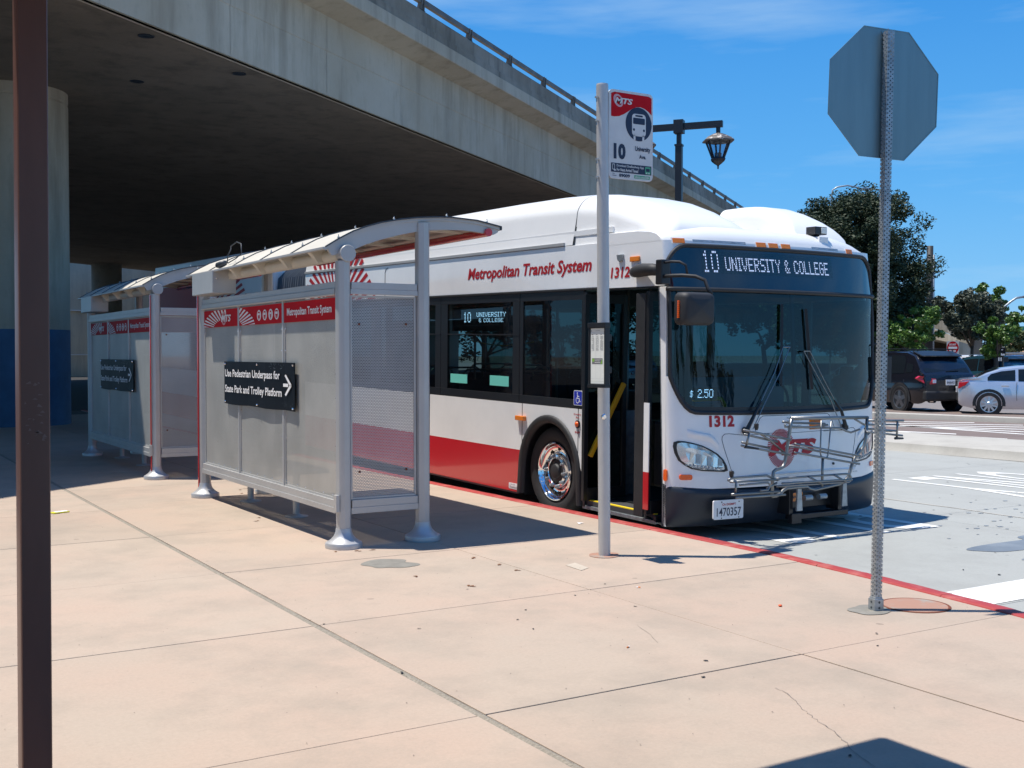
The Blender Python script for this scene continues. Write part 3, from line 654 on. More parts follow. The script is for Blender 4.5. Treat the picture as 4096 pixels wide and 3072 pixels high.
L_ = 3.90; WX = .73
RP = [(-.165,2.464),(-.05,2.535),(.08,2.604),(.2,2.650),(.325,2.688),(.5,2.725),(.665,2.750),(.87,2.768),(1.0,2.773),(1.25,2.762),(1.5,2.719)]
def roofz(x):
    for (x0, z0), (x1, z1) in zip(RP[:-1], RP[1:]):
        if x0 <= x <= x1: return z0+(z1-z0)*(x-x0)/(x1-x0)
    return RP[-1][1]
def make_shelter(label, redpost):
    T = thing('bus_shelter', label, 'bus shelter', (3.71, 8.715, 0), 0, 'bus shelters along the kerb')
    def post(x, y, h, nm='post', red=False):
        m = MB()
        m.lathe([(.152,0),(.155,.028),(.150,.045),(.135,.05),(.105,.072),(.08,.10),(.068,.13),(.064,.16)], (x, y, .001), 28); b = m.build('base_flange', M['alushine'], None, autos=35)
        m = MB(); pr = []
        n = 16
        rows = []
        for z in (.12, h):
            rows.append([(x+(.062 if k % 4 else .058)*cos(2*pi*k/n+.2), y+(.062 if k % 4 else .058)*sin(2*pi*k/n+.2), z) for k in range(n)])
        m.grid(rows, wrap=True); m.add(rows[1], [tuple(range(n))])
        p = m.build(nm, M['alu'], T, autos=25); b.parent = p
        return p
    pA = post(0, 0, 2.36); pB = post(WX, 0, 2.712); pC = post(0, L_, 2.36); pD = post(WX, L_, 2.712)
    m = MB(); m.box((-.085, -.05, .30), (-.055, .01, .44)); m.build('clamp_plate', M['alu'], pA, bevel=.003)
    if redpost:
        m = MB(); m.box((-.074, redpost-.014, .03), (-.062, redpost+.006, 2.34)); m.build('red_edge_strip', M['red'], T)
    # rear roof tube with cap
    m = MB(); m.tube([(.02, -.03, 2.42), (.02, L_+.05, 2.42)], .052, 16); tb = m.build('roof_tube', M['beige'], T, autos=40)
    m = MB(); m.lathe([(.0, -.072), (.066, -.072), (.070, -.066), (.070, .035), (.0, .035)], (.02, 0, 2.42), 26, axis='y'); m.build('end_cap', M['alu'], tb, autos=40)
    m = MB(); m.tube([(1.368, -.04, 2.668), (1.368, L_+.05, 2.668)], .036, 14); m.build('front_tube', M['red'], T, autos=40)
    # end beams
    low = [(-.10,2.40),(.0,2.43),(.092,2.458),(.2,2.505),(.325,2.548),(.5,2.598),(.66,2.634),(.78,2.654),(.95,2.668),(1.1,2.674),(1.25,2.668),(1.38,2.655),(1.43,2.652),(1.47,2.672)]
    for y in (0.0, L_):
        m = MB(); xs = [p[0] for p in low]
        topr = [(x, roofz(max(-.165, x))-.012) for x in [-.145]+xs[1:]+[1.485]]
        poly = low + [(1.485, roofz(1.485)-.012)] + [t for t in topr[::-1][1:]]
        m.prism(poly, lambda a, b, d: (a, y+d, b), -.018, .018)
        m.build('end_beam', M['alu'], T)
        m = MB(); m.grid([[(x, y-.03, z-.004), (x, y-.03, z-.026), (x, y-.018, z-.026)] for x, z in RP]); m.build('beam_lip', M['alu'], T, fix=False)
    # roof sheets with standing seams and bolts
    ny = 5; ye = [-.035+(L_+.10)*i/ny for i in range(ny+1)]
    for i in range(ny):
        m = MB(); y0, y1 = ye[i]+.006, ye[i+1]-.006
        rows = [[(x, y0, z-.008), (x, y0, z), (x, y1, z), (x, y1, z-.008), (x, y0, z-.008)] for x, z in RP]
        m.grid(rows); m.build('roof_sheet', M['beige'], T)
    for i in range(ny+1):
        m = MB(); y = ye[i]
        m.grid([[(x, y-.011, z-.002), (x, y-.008, z+.010), (x, y+.008, z+.010), (x, y+.011, z-.002)] for x, z in RP]); sm_ = m.build('roof_seam', M['seam'], T)
        m = MB()
        for x in (-.05, .45, .95, 1.35): m.lathe([(.010,0),(.010,.012),(.004,.018),(.004,.03)], (x, y, roofz(x)+.008), 6)
        m.build('seam_bolts', M['zinc'], sm_)
    m = MB(); m.box((-.185, -.035, 2.445), (-.160, L_+.065, 2.468)); m.build('roof_rear_trim', M['alu'], T, bevel=.004)
    m = MB(); m.box((1.485, -.035, 2.694), (1.508, L_+.065, 2.722)); m.build('roof_front_trim', M['seam'], T, bevel=.004)
    for i in range(5):
        y = .42 + i*.72
        m = MB(); m.prism([(-.13,2.455),(.0,2.52),(.30,2.66),(.9,2.74),(1.36,2.70),(1.36,2.69),(.9,2.70),(.35,2.59),(.06,2.44),(-.02,2.37),(-.06,2.37),(-.10,2.43)], lambda a, b, d: (a, y+d, b), -.035, .035); m.build('roof_rib', M['beige'], T)
    # rails
    def rail(x0, x1, z0, z1, y0, y1, nm, step):
        m = MB(); m.box((x0, y0, z0), (x1, y1, z0+step)); m.box((x0+.008, y0+.002, z0+step), (x1-.006, y1-.002, z1)); return m.build(nm, M['alu'], T, bevel=.003)
    rail(-.052, .01, 2.095, 2.195, .058, L_-.058, 'back_top_rail', .045)
    m = MB(); m.box((-.056, .058, 2.083), (-.02, L_-.058, 2.0945)); m.build('rail_lip', M['beige'], T)
    rail(-.052, .012, .278, .385, .058, L_-.058, 'back_bottom_rail', .048)
    rail(.058, WX-.055, 2.09, 2.19, -.03, .012, 'end_top_rail', .045)
    rail(.058, WX-.052, .275, .39, -.03, .012, 'end_bottom_rail', .052)
    rail(.058, WX-.055, 2.09, 2.19, L_-.02, L_+.02, 'far_end_top_rail', .045)
    rail(.058, WX-.052, .275, .39, L_-.02, L_+.02, 'far_end_bottom_rail', .052)
    # perforated panels
    mull = [.06, 1.335, 2.620, L_-.06]
    hdr = [(1.885, 2.062)]
    for i in range(3):
        y0, y1 = mull[i]+.022, mull[i+1]-.022
        m = MB(); m.add([(-.012, y0, .388), (-.012, y1, .388), (-.012, y1, 2.08), (-.012, y0, 2.08)], [(0,1,2,3)]); pn = m.build('back_panel', M['perfback'], T, fix=False)
        m = MB()
        for a, b, c, d in ((y0-.002, .386, y0+.016, 2.082), (y1-.016, .386, y1+.002, 2.082)): m.box((-.022, a, b), (-.008, c, d))
        m.box((-.022, y0, .386), (-.0085, y1, .402)); m.build('panel_frame', M['alu'], pn)
        m = MB()
        for k in range(9):
            z = .43+k*.2
            for y in (y0+.03, y1-.03): m.lathe([(.006, -.018), (.004, -.022)], (0, y, z), 6, axis='x')
        for k in range(6): m.lathe([(.006, -.018), (.004, -.022)], (0, y0+.1+k*(y1-y0-.2)/5, .42), 6, axis='x')
        m.build('panel_rivets', M['chrome'], pn)
        m = MB(); m.box((-.024, y0+.003, 1.885), (-.016, y1-.003, 2.066)); h = m.build('header_panel', M['signred'], T)
        fn = lambda a, b: (-.0265, a, b)
        pr = MB()
        if i == 0:
            put_text(pr, 'Metropolitan Transit System', fn, 1.225, 1.925, .175, 2.015, bold=.022)
        if i == 1:   # four white ovals with vehicles, and rays
            for k in range(4):
                c = 2.03-.535+ .0 - k*0 ; c = 1.99 - k*.165
                poly_flat(pr, ellipse(c, 1.972, .060, .052), fn)
            for k in range(4):
                c = 1.99 - k*.165; f2 = lambda a, b: (-.028, a, b)
                bodyw = (.030, .030, .022, .034)[k]
                poly_flat(pr, rrect(c-bodyw, 1.945, c+bodyw, 2.008, .010), f2, 1)
                poly_flat(pr, rrect(c-bodyw+.006, 1.972, c+bodyw-.006, 1.994, .004), lambda a, b: (-.0285, a, b), 0)
                for s in (-1, 1): poly_flat(pr, ellipse(c+s*bodyw*.55, 1.958, .005, .005, 8), lambda a, b: (-.0285, a, b), 0)
                poly_flat(pr, rrect(c-bodyw*.7, 1.934, c+bodyw*.7, 1.941, .002), f2, 1)
            burst(pr, fn, 2.98, 1.855, .50, .115, .88, .24, 11, a0=93, a1=183, clip=(y0+.006, 1.889, y1-.006, 2.062))
        if i == 2:
            burst(pr, fn, 2.98, 1.855, .50, .115, .88, .24, 11, a0=-2, a1=88, clip=(y0+.006, 1.889, y1-.006, 2.062))
            pk = 2
            R = MB()
            pr.ring(ellipse(3.10, 1.972, .078, .072), ellipse(3.10, 1.972, .045, .050), lambda a, b, d: (-.0268-d, a, b), 0, .0002, 2)
            put_text(pr, 'MTS', lambda a, b: (-.0285, a, b), 3.19, 1.935, 2.86, 2.008, bold=.03, shear=.25)
        M.setdefault('pinkprint', mat('pale_pink_print', (.62,.28,.28), .5))
        pr.build('header_print', [M['wprint'], M['signred'], M['pinkprint']], h, fix=False)
    for y in mull[1:3]:
        m = MB(); m.box((-.030, y-.018, .386), (-.004, y+.018, 2.084)); m.build('mullion', M['alu'], T, bevel=.003)
    for yy in (0.0, L_):
        m = MB(); m.add([(.072, yy, .405), (WX-.075, yy, .405), (WX-.075, yy, 2.072), (.072, yy, 2.072)], [(0,1,2,3)]); pn = m.build('end_panel', M['perfside'], T, fix=False)
        m = MB()
        for a, b, c, d in ((.064,.392,.078,2.084), (WX-.082,.392,WX-.066,2.084), (.064,.392,WX-.066,.406), (.064,2.070,WX-.066,2.084)): m.box((a, yy-.008, b), (c, yy+.006, d))
        m.build('panel_frame', M['alu'], pn)
        m = MB()
        for a, b in ((.14, 1.845), (WX-.16, 1.85), (.14, .62), (WX-.16, .62)): m.lathe([(.011, -.012), (.006, -.016)], (a, yy, b), 8, axis='y')
        m.build('panel_bolts', M['rust'], pn)
    # direction sign
    m = MB(); rows = []
    for i in range(9):
        y = .985 + (3.045-.985)*i/8; wv = .004*sin(i*1.7)
        rows.append([(-.040+wv, y, 1.080+wv*1.2), (-.046+wv, y, 1.080+wv*1.2), (-.046+wv, y, 1.520), (-.040+wv, y, 1.520), (-.040+wv, y, 1.080+wv*1.2)])
    m.grid(rows); sg = m.build('direction_sign', M['signblack'], T)
    pr = MB(); fn = lambda a, b: (-.0535, a, b)
    put_text(pr, 'Use Pedestrian Underpass for', fn, 2.985, 1.340, 1.350, 1.440, bold=.018)
    put_text(pr, 'State Park and Trolley Platform', fn, 2.985, 1.180, 1.300, 1.280, bold=.018)
    poly_flat(pr, [(1.26,1.298),(1.26,1.328),(1.13,1.328),(1.13,1.298)], fn)
    poly_flat(pr, [(1.19,1.412),(1.05,1.322),(1.05,1.304),(1.085,1.304),(1.22,1.40)], fn)
    poly_flat(pr, [(1.19,1.214),(1.05,1.304),(1.05,1.322),(1.085,1.322),(1.22,1.226)], fn)
    pr.build('sign_lettering', M['wprint'], sg, fix=False)
    m = MB()
    for y in (1.03, 2.0, 3.0):
        for z in (1.105, 1.495): m.lathe([(.012, -.048), (.010, -.056), (.004, -.058)], (0, y, z), 8, axis='x')
    m.build('sign_bolts', M['chrome'], sg)
    m = MB(); sr = random.Random(3)
    for k in range(26):
        y = sr.uniform(1.2, 1.65); z = sr.uniform(1.455, 1.50); a = sr.uniform(0, 3.1); l = sr.uniform(.008, .03)
        m.add([(-.0525, y, z), (-.0525, y+l*cos(a), z+l*sin(a)*.6), (-.0525, y+l*cos(a)+.004, z+l*sin(a)*.6+.003)], [(0,1,2)])
    for k in range(10):
        y = sr.uniform(1.02, 1.3); z = sr.uniform(1.11, 1.16); a = sr.uniform(0, 3.1); l = sr.uniform(.01, .03)
        m.add([(-.0525, y, z), (-.0525, y+l*cos(a), z+l*sin(a)*.6), (-.0525, y+l*cos(a)+.004, z+l*sin(a)*.6+.003)], [(0,1,2)])
    m.build('scratches', M['zinc'], sg, fix=False)
    # electrical box at far corner
    m = MB(); m.box((-.20, 2.92, 2.225), (.05, 3.66, 2.462)); bx_ = m.build('junction_box', M['alu'], T, bevel=.006)
    m = MB()
    for x in (-.16, -.02): m.lathe([(.010, 2.912), (.006, 2.908)], (x, 0, 2.38), 8, axis='y')
    m.build('box_screws', M['chrome'], bx_)
    # bench under the roof: seat, legs
    m = MB(); m.box((.12, 1.5, .46), (.50, 3.5, .50)); m.build('bench_seat', M['alu'], T, bevel=.01)
    for y in (1.9, 3.27):
        m = MB(); m.lathe([(.115,0),(.115,.008),(.05,.018),(.034,.03),(.034,.455)], (.31, y, .001), 18); m.build('bench_leg', M['alu'], T, autos=35)
    return T
sh1 = make_shelter('nearer silver bus shelter, directly left of the bus, curved cream roof and perforated panels', L_+.02)
sh2 = copy_tree(sh1); sh2.location = (3.71, 8.715+6.04, 0)
tag(sh2, 'farther silver bus shelter, half in the bridge shade, behind the nearer one', 'bus shelter')
for c in sh2.children:
    if c.name.startswith('red_edge'): c.location = (0, -L_-.04, 0)
# loose cable loop on the near shelter roof
m = MB(); m.tube([(3.60, 11.42, 2.52), (3.60, 11.40, 2.60), (3.62, 11.36, 2.66), (3.65, 11.46, 2.70), (3.66, 11.30, 2.73), (3.66, 11.16, 2.70), (3.65, 11.12, 2.60), (3.62, 11.20, 2.555), (3.60, 11.4, 2.52)], .006, 6)
m.tube([(3.60, 11.5, 2.53), (3.56, 11.62, 2.51)], .03, 6)
tag(m.build('cable_loop', M['seam'], smooth=True), 'black cable looping up from the roof of the nearer bus shelter', 'cable')

# ================================================================== BUS STOP SIGN
bs = thing('bus_stop_sign', 'tall grey pole with red and white bus sign and timetable, before the bus door', 'bus stop sign', (5.325, 7.286, 0))
def lean(z): return -.031*z/3.7
m = MB(); m.tube([(lean(z), 0, z) for z in (.0, 1, 2, 3, 3.70)], .0475, 20); m.lathe([(.0475,0),(.045,.012),(.0,.014)], (lean(3.7), 0, 3.70), 20); pole = m.build('pole', M['alupole'], bs, autos=40)
m = MB(); P = blob(0, 0, .13, .12, 22, amp=.10); m.prism(P, lambda a, b, d: (a, b, d), -.01, .005); m.build('footing_cover', M['terracotta'], bs)
m = MB()
for z in (3.60, 3.42, 3.12, 2.98): m.tube([(lean(z)-.075, -.01, z), (lean(z)-.03, -.01, z)], .008, 6); m.tube([(lean(z)-.062, -.01, z-.035), (lean(z)-.062, -.01, z)], .005, 5)
m.build('pole_bolts', M['zinc'], pole)
m = MB(); m.lathe([(.0, -.0), (.022, 0), (.024, -.012), (.015, -.02), (.0, -.02)], (-.035, -.030, 1.105), 14, axis='y'); m.build('pole_lock', M['chrome'], pole, autos=40)
m = MB()
for z0, z1 in ((3.45, 3.63), (3.02, 3.18)): m.box((.012, -.008, z0), (.06, .010, z1))
m.build('sign_bracket', M['zinc'], bs, bevel=.002)
X0, X1, Z0, Z1 = .022, .460, 2.983, 3.682
sf = lambda d: (lambda a, b: (a, -.016-d, b))
m = MB(); m.prism(rrect(X0, Z0, X1, Z1, .04, 6), lambda a, b, d: (a, d, b), -.016, -.012); m.prism(rrect(X0+.001, Z0+.001, X1-.001, Z1-.001, .039, 6), lambda a, b, d: (a, d, b), -.012, .002)
panel = m.build('sign_panel', [M['signwhite']], bs)
pr = MB()
a0, a1 = .043, .446
wave = [(a0+(a1-a0)*t, 3.470 + .0 + zz) for t, zz in ((0,0),(.08,-.002),(.2,.006),(.32,.028),(.44,.058),(.52,.078),(.62,.094),(.72,.098),(.82,.090),(.92,.070),(1,.045))]
P = wave + [(a1, 3.63), (a1-.008, 3.652), (a1-.03, 3.662), (a0+.03, 3.662), (a0+.008, 3.652), (a0, 3.63)]
for k in range(len(wave)-1):   # fan in strips keeps it planar and convex
    (p, q), (r, s_) = wave[k], wave[k+1]
    tp = lambda x: 3.662 - (.0 if a0+.02 < x < a1-.02 else .012)
    pr.add([sf(.001)(p, q), sf(.001)(r, s_), sf(.001)(r, tp(r)), sf(.001)(p, tp(p))], [(0,1,2,3)], 0)
poly_flat(pr, ellipse(.316, 3.430, .131, .134, 40), sf(.0015), 1)
poly_flat(pr, rrect(.249, 3.335, .387, 3.512, .03, 5), sf(.002), 2)
poly_flat(pr, rrect(.280, 3.489, .356, 3.503, .006, 3), sf(.0025), 1)
poly_flat(pr, rrect(.259, 3.430, .377, 3.480, .008, 3), sf(.0025), 1)
for x in (.268, .368): poly_flat(pr, ellipse(x, 3.385, .010, .011, 14), sf(.0025), 1)
for x in (.264, .352): poly_flat(pr, rrect(x, 3.300, x+.02, 3.345, .008, 3), sf(.002), 2)
put_text(pr, 'MTS', sf(.003), .078, 3.575, .255, 3.622, bold=.035, shear=.25, m=2)
pr.ring([(x+ (y-3.6)*-.25, y) for x, y in ellipse(.112, 3.598, .046, .05)], [(x+(y-3.6)*-.25, y) for x, y in ellipse(.116, 3.598, .030, .034)], lambda a, b, d: (a, -.018-d, b), 0, .0002, 3)
put_text(pr, '10', sf(.002), .068, 3.137, .186, 3.262, bold=.055, m=1)
put_text(pr, 'University', sf(.002), .280, 3.205, .434, 3.256, bold=.03, m=1)
put_text(pr, 'Ave.', sf(.002), .322, 3.158, .390, 3.190, bold=.03, m=1)
poly_flat(pr, [(a0, 3.034), (a1, 3.034), (a1, 3.106), (a0, 3.106)], sf(.001), 1)
put_text(pr, 'Download OneBusAway App', sf(.002), .098, 3.073, .368, 3.098, bold=.02, m=2)
put_text(pr, 'For Next Arrival Times!', sf(.002), .098, 3.044, .312, 3.068, bold=.03, m=2)
pr.ring(rrect(.056, 3.052, .080, 3.098, .004, 2), rrect(.060, 3.057, .076, 3.093, .002, 2), lambda a, b, d: (a, -.018-d, b), 0, .0002, 2)
poly_flat(pr, ellipse(.080, 3.050, .010, .008, 8), sf(.002), 2)
poly_flat(pr, rrect(.382, 3.040, .436, 3.098, .006, 2), sf(.002), 4)
poly_flat(pr, rrect(.390, 3.060, .428, 3.085, .004, 2), sf(.0025), 1)
for x in (.397, .42): poly_flat(pr, ellipse(x, 3.048, .006, .006, 8), sf(.0025), 2)
put_text(pr, 'Stop', sf(.002), .058, 3.016, .078, 3.026, bold=.02, m=1); put_text(pr, 'Number', sf(.002), .058, 3.003, .096, 3.012, bold=.02, m=1)
put_text(pr, '89009', sf(.002), .122, 2.998, .230, 3.025, bold=.04, m=1)
poly_flat(pr, rrect(.272, 2.998, .432, 3.024, .004, 2), sf(.001), 4)
put_text(pr, 'sdmts.com/OBA', sf(.002), .279, 3.002, .425, 3.020, bold=.02, m=2)
M['pinkring'] = mat('pale_ring_print', (.55,.32,.34), .5)
pr.build('sign_print', [M['signred'], M['nprint'], M['signwhite'], M['pinkring'], M['green']], panel, fix=False)
# timetable case, face turned to the pavement
m = MB(); cx0, cx1, cy0, cy1, cz0, cz1 = -.190, -.145, -.262, -.040, 1.343, 1.835
m.box((cx0+.012, cy0, cz0), (cx1, cy1, cz1)); 
m.box((cx0-.004, cy0-.004, cz1-.035), (cx1+.003, cy1+.004, cz1+.004)); m.box((cx0-.004, cy0-.004, cz0-.004), (cx1+.003, cy1+.004, cz0+.022)); m.box((cx0, cy0, cz0+.02), (cx0+.014, cy0+.016, cz1-.03)); m.box((cx0, cy1-.016, cz0+.02), (cx0+.014, cy1, cz1-.03))
m.box((-.16, -.12, 1.45), (-.02, -.02, 1.50)); m.box((-.16, -.12, 1.70), (-.02, -.02, 1.75))
case = m.build('timetable_case', M['black'], bs, bevel=.003)
cf = lambda d: (lambda a, b: (cx0+.0105-d, cy1-.02-a*(cy1-cy0-.04), cz0+.026+b*(cz1-cz0-.065)))
pr = MB(); poly_flat(pr, [(0,0),(1,0),(1,1),(0,1)], cf(0), 0)
sr = random.Random(5)
for k in range(3):
    x0 = .07+.32*k
    poly_flat(pr, [(x0,.885),(x0+.1,.885),(x0+.1,.893),(x0,.893)], cf(.0008), 1)
    for r in range(26):
        z = .86-r*.0105
        for c in range(3):
            if sr.random() < .85: poly_flat(pr, [(x0+c*.065, z), (x0+c*.065+.045, z), (x0+c*.065+.045, z+.005), (x0+c*.065, z+.005)], cf(.0008), 1)
for x in (.36, .69): poly_flat(pr, [(x,.10),(x+.004,.10),(x+.004,.88),(x,.88)], cf(.0006), 2)
for z in (.09, .045, .93, .9): poly_flat(pr, [(.02,z),(.98,z),(.98,z+.0015),(.02,z+.0015)], cf(.0006), 2)
put_text(pr, 'University & College', cf(.0008), .36, .948, .66, .962, m=1)
poly_flat(pr, ellipse(.06, .955, .03, .012, 10), cf(.0008), 1)
poly_flat(pr, [(.10,.355),(.86,.355),(.86,.46),(.10,.46)], cf(.0008), 1)
poly_flat(pr, [(.12,.40),(.27,.40),(.27,.452),(.12,.452)], cf(.0012), 3)
poly_flat(pr, [(.70,.36),(.84,.36),(.84,.45)], cf(.0012), 3)
put_text(pr, 'Download OneBusAway App', cf(.0014), .30, .432, .80, .448, m=0); put_text(pr, 'for Real Time Arrivals', cf(.0014), .30, .410, .66, .424, m=0); put_text(pr, 'sdmts.com/OBA', cf(.0014), .30, .375, .68, .396, bold=.03, m=0)
pr.build('timetable', [M['paper'], M['inkgrey'], M['zinc'], M['lime']], case, fix=False)

# ================================================================== STOP SIGN (seen from behind)
st = thing('stop_sign', 'octagonal road sign seen from its bare grey back, on a perforated steel post', 'road sign', (5.63, 4.84, 0), radians(-12.6))
LN = Matrix.Rotation(radians(0.95), 4, 'Y')
hs_ = .0255; holes_pitch = .0254*1.02
PH = 3.60
def perf_face(mb, w_, h0, h1, fn, pitch, r, n=8, m=0):
    """flat strip with a row of round holes"""
    k = int((h1-h0)/pitch)
    sq = []
    for i in range(n):
        t = 2*pi*(i+.5)/n; c, s_ = cos(t), sin(t); q = 1/max(abs(c), abs(s_)); sq.append((c*q, s_*q))
    for i in range(k):
        zc = h0+(i+.5)*pitch
        outer = [(a*w_/2, zc+b*pitch/2) for a, b in sq]; inner = [(r*cos(2*pi*(j+.5)/n), zc+r*sin(2*pi*(j+.5)/n)) for j in range(n)]
        vs = [fn(*p) for p in outer]+[fn(*p) for p in inner]
        mb.add(vs, [(j, (j+1)%n, n+(j+1)%n, n+j) for j in range(n)], m)
        fa = [fn(r*cos(2*pi*(j+.5)/n), zc+r*sin(2*pi*(j+.5)/n)) for j in range(n)]
m = MB()
zt = PH
for k in range(4):
    R = Matrix.Rotation(pi/2*k, 3, 'Z')
    for sgn in (1,):
        perf_face(m, .043, .0, zt, lambda a, b: tuple((LN @ (R @ Vector((a, -hs_, b))).to_4d()).to_3d()), .0268, .0052)
        # rounded corner strips
        rows = [[tuple((LN @ (R @ Vector((x, y, z))).to_4d()).to_3d()) for x, y in ((.0215, -hs_), (.0245, -.0245), (hs_, -.0215))] for z in (.0, zt)]
        m.grid(rows)
post = m.build('post', M['zinc'], st, fix=False)
m = MB(); m.box((-.0335, -.0335, -.05), (.0335, .0335, .075)); m.box((-.028,-.028,.07),(.028,.028,.085)); slv = m.build('post_sleeve', M['zinc'], st, bevel=.003)
m = MB()
for k in range(4):
    for z in (.02, .055): 
        R = Matrix.Rotation(pi/2*k, 3, 'Z'); c = R @ Vector((0, -.0345, z)); a = R @ Vector((1,0,0))
        m.add([tuple(c + a*(.008*cos(t*pi/4)) + Vector((0,0,.008*sin(t*pi/4)))) for t in range(8)], [tuple(range(8))])
m.build('sleeve_holes', M['seam'], slv, fix=False)
SZ = 3.215; RR = .432/cos(pi/8)*.928
m = MB(); oc = [(RR*cos(pi/8+k*pi/4), SZ+RR*sin(pi/8+k*pi/4)) for k in range(8)]
tilt = Matrix.Translation((0,0,SZ)) @ Matrix.Rotation(radians(1.2), 4, 'Y') @ Matrix.Translation((0,0,-SZ))
def of(a, b, d): return tuple((LN @ tilt @ Vector((a, hs_+.008+d, b, 1))).to_3d())
m.prism(oc, of, 0, .003); m.ring(oc, [(a*.985, SZ+(b-SZ)*.985) for a, b in oc], of, -.002, 0)
plate = m.build('sign_plate', mat('sign_back_aluminium', (.24,.32,.33), .40, .75, var=.12, vscale=1.5, stretch=(6,1,.6)), st)
m = MB()
for z in (SZ-.25, SZ+.25): m.tube([tuple((LN @ Vector((0, -hs_-.008, z, 1))).to_3d()), tuple((LN @ Vector((0, hs_+.02, z, 1))).to_3d())], .006, 8)
m.build('sign_bolts', M['zinc'], plate)
pf = MB(); 
poly_flat(pf, [(a*.95, SZ+(b-SZ)*.95) for a, b in oc], lambda a, b: of(a, b, .004), 0)
put_text(pf, 'STOP', lambda a, b: of(a, b, .006), .30, SZ-.13, -.30, SZ+.13, bold=.04, m=1)
pf.build('sign_face', [M['signred'], M['wprint']], plate, fix=False)
# utility cover beside the stop sign
q = gr(3660, 2422)
uc = thing('utility_cover', 'round terracotta utility cover in the sidewalk beside the stop sign post', 'manhole cover', (q.x, q.y, 0))
m = MB(); m.lathe([(.20,.0015),(.205,.004),(.215,.004),(.218,.001)], (0,0,0), 36); m.build('cover_ring', M['rust'], uc)
m = MB(); m.lathe([(.0,.0045),(.198,.0045),(.2,.001)], (0,0,0), 36); m.build('cover_lid', M['terracotta'], uc)

# ================================================================== FOREGROUND CANOPY on brown post
cn = thing('shade_canopy', 'dark brown square canopy post rising along the left edge, close to the camera', 'canopy', (0.553, 3.68, 0), 0)
m = MB(); m.prism(rrect(-.043, -.043, .043, .043, .007, 3), lambda a, b, d: (a+.002+.012*(d/3.3), b, d), 0, 3.33); m.build('post', M['brown'], cn, autos=30)
m = MB(); sr = random.Random(9)
for k in range(26):
    a = sr.uniform(-.028, .032); z = sr.uniform(1.33, 1.52); m.add([(a, -.0438, z), (a+sr.uniform(.004,.02), -.0438, z+sr.uniform(-.003,.003)), (a+sr.uniform(.002,.01), -.0438, z+sr.uniform(.003,.010))], [(0,1,2)])
stuff(m.build('sticker_residue', mat('sticker_residue', (.20,.13,.11), .5), cn, fix=False))
m = MB(); m.box((-.11, -.11, 0), (.11, .11, .012)); m.build('base_plate', M['brown'], cn, bevel=.003)
Rm = Matrix.Rotation(0, 3, 'Z')
def cw(x, y, z): v = Rm @ Vector((x-.553, y-3.68, 0)); return (v.x, v.y, z)
cz = 3.40; cX1, cY1 = 3.79-SHDIR.x/math.tan(SUN_EL)*cz, 3.20-SHDIR.y/math.tan(SUN_EL)*cz
cX0, cY0 = cX1-6.5, cY1-4.2
m = MB(); m.add([cw(cX0,cY0,cz-.1), cw(cX1,cY0,cz-.1), cw(cX1,cY1,cz-.1), cw(cX0,cY1,cz-.1), cw(cX0,cY0,cz), cw(cX1,cY0,cz), cw(cX1,cY1,cz), cw(cX0,cY1,cz)], [(0,3,2,1),(4,5,6,7),(0,1,5,4),(1,2,6,5),(2,3,7,6),(3,0,4,7)])
m.build('roof_panel', M['brown'], cn)
for px_, py_ in ((-2.6, 3.6), (-2.6, .2), (.553, .2)):
    m = MB(); m.prism([(-.05,-.05),(.05,-.05),(.05,.05),(-.05,.05)], lambda a, b, d: (lambda v: (v[0]+a, v[1]+b, d))(cw(px_, py_, 0)), 0, 3.3); m.build('post', M['brown'], cn)

# ================================================================== STREET LAMP on the island
LD = 26.0; K = LD/20
lp = thing('street_lamp', 'black double arm street lamp with hanging lantern, rising behind the bus roof', 'street lamp', (16.95, 20.3, 0))
pj = at(2400+700*.4521, 200+680*.4521, LD); lb = Vector((pj.x, pj.y, 0)); lp.location = lb
ax = (at(2400+1085*.4521, 200+750*.4521, LD-.35) - pj); ax.z = 0; AL = ax.length; ax.normalize(); ay = Vector((-ax.y, ax.x, 0)); zt = pj.z
def la(a, b, z): v = ax*a + ay*b; return (v.x, v.y, z)
def lbox(mb, a0, b0, z0, a1, b1, z1): mb.add([la(a0,b0,z0),la(a1,b0,z0),la(a1,b1,z0),la(a0,b1,z0),la(a0,b0,z1),la(a1,b0,z1),la(a1,b1,z1),la(a0,b1,z1)], [(0,3,2,1),(4,5,6,7),(0,1,5,4),(1,2,6,5),(2,3,7,6),(3,0,4,7)])
m = MB(); lbox(m, -.075, -.075, 0, .075, .075, zt-.42); lbox(m, -.09,-.09,zt-.44,.09,.09,zt-.40); lbox(m, -.05,-.05,zt-.4,.05,.05,zt-.12); lbox(m, -.18,-.18,0,.18,.18,.5); m.build('pole', M['lampblack'], lp)
m = MB(); lbox(m, -AL, -.06, zt-.07, AL, .06, zt+.07); lbox(m, -.11, -.11, zt-.15, .11, .11, zt+.15); m.build('arm', M['lampblack'], lp)
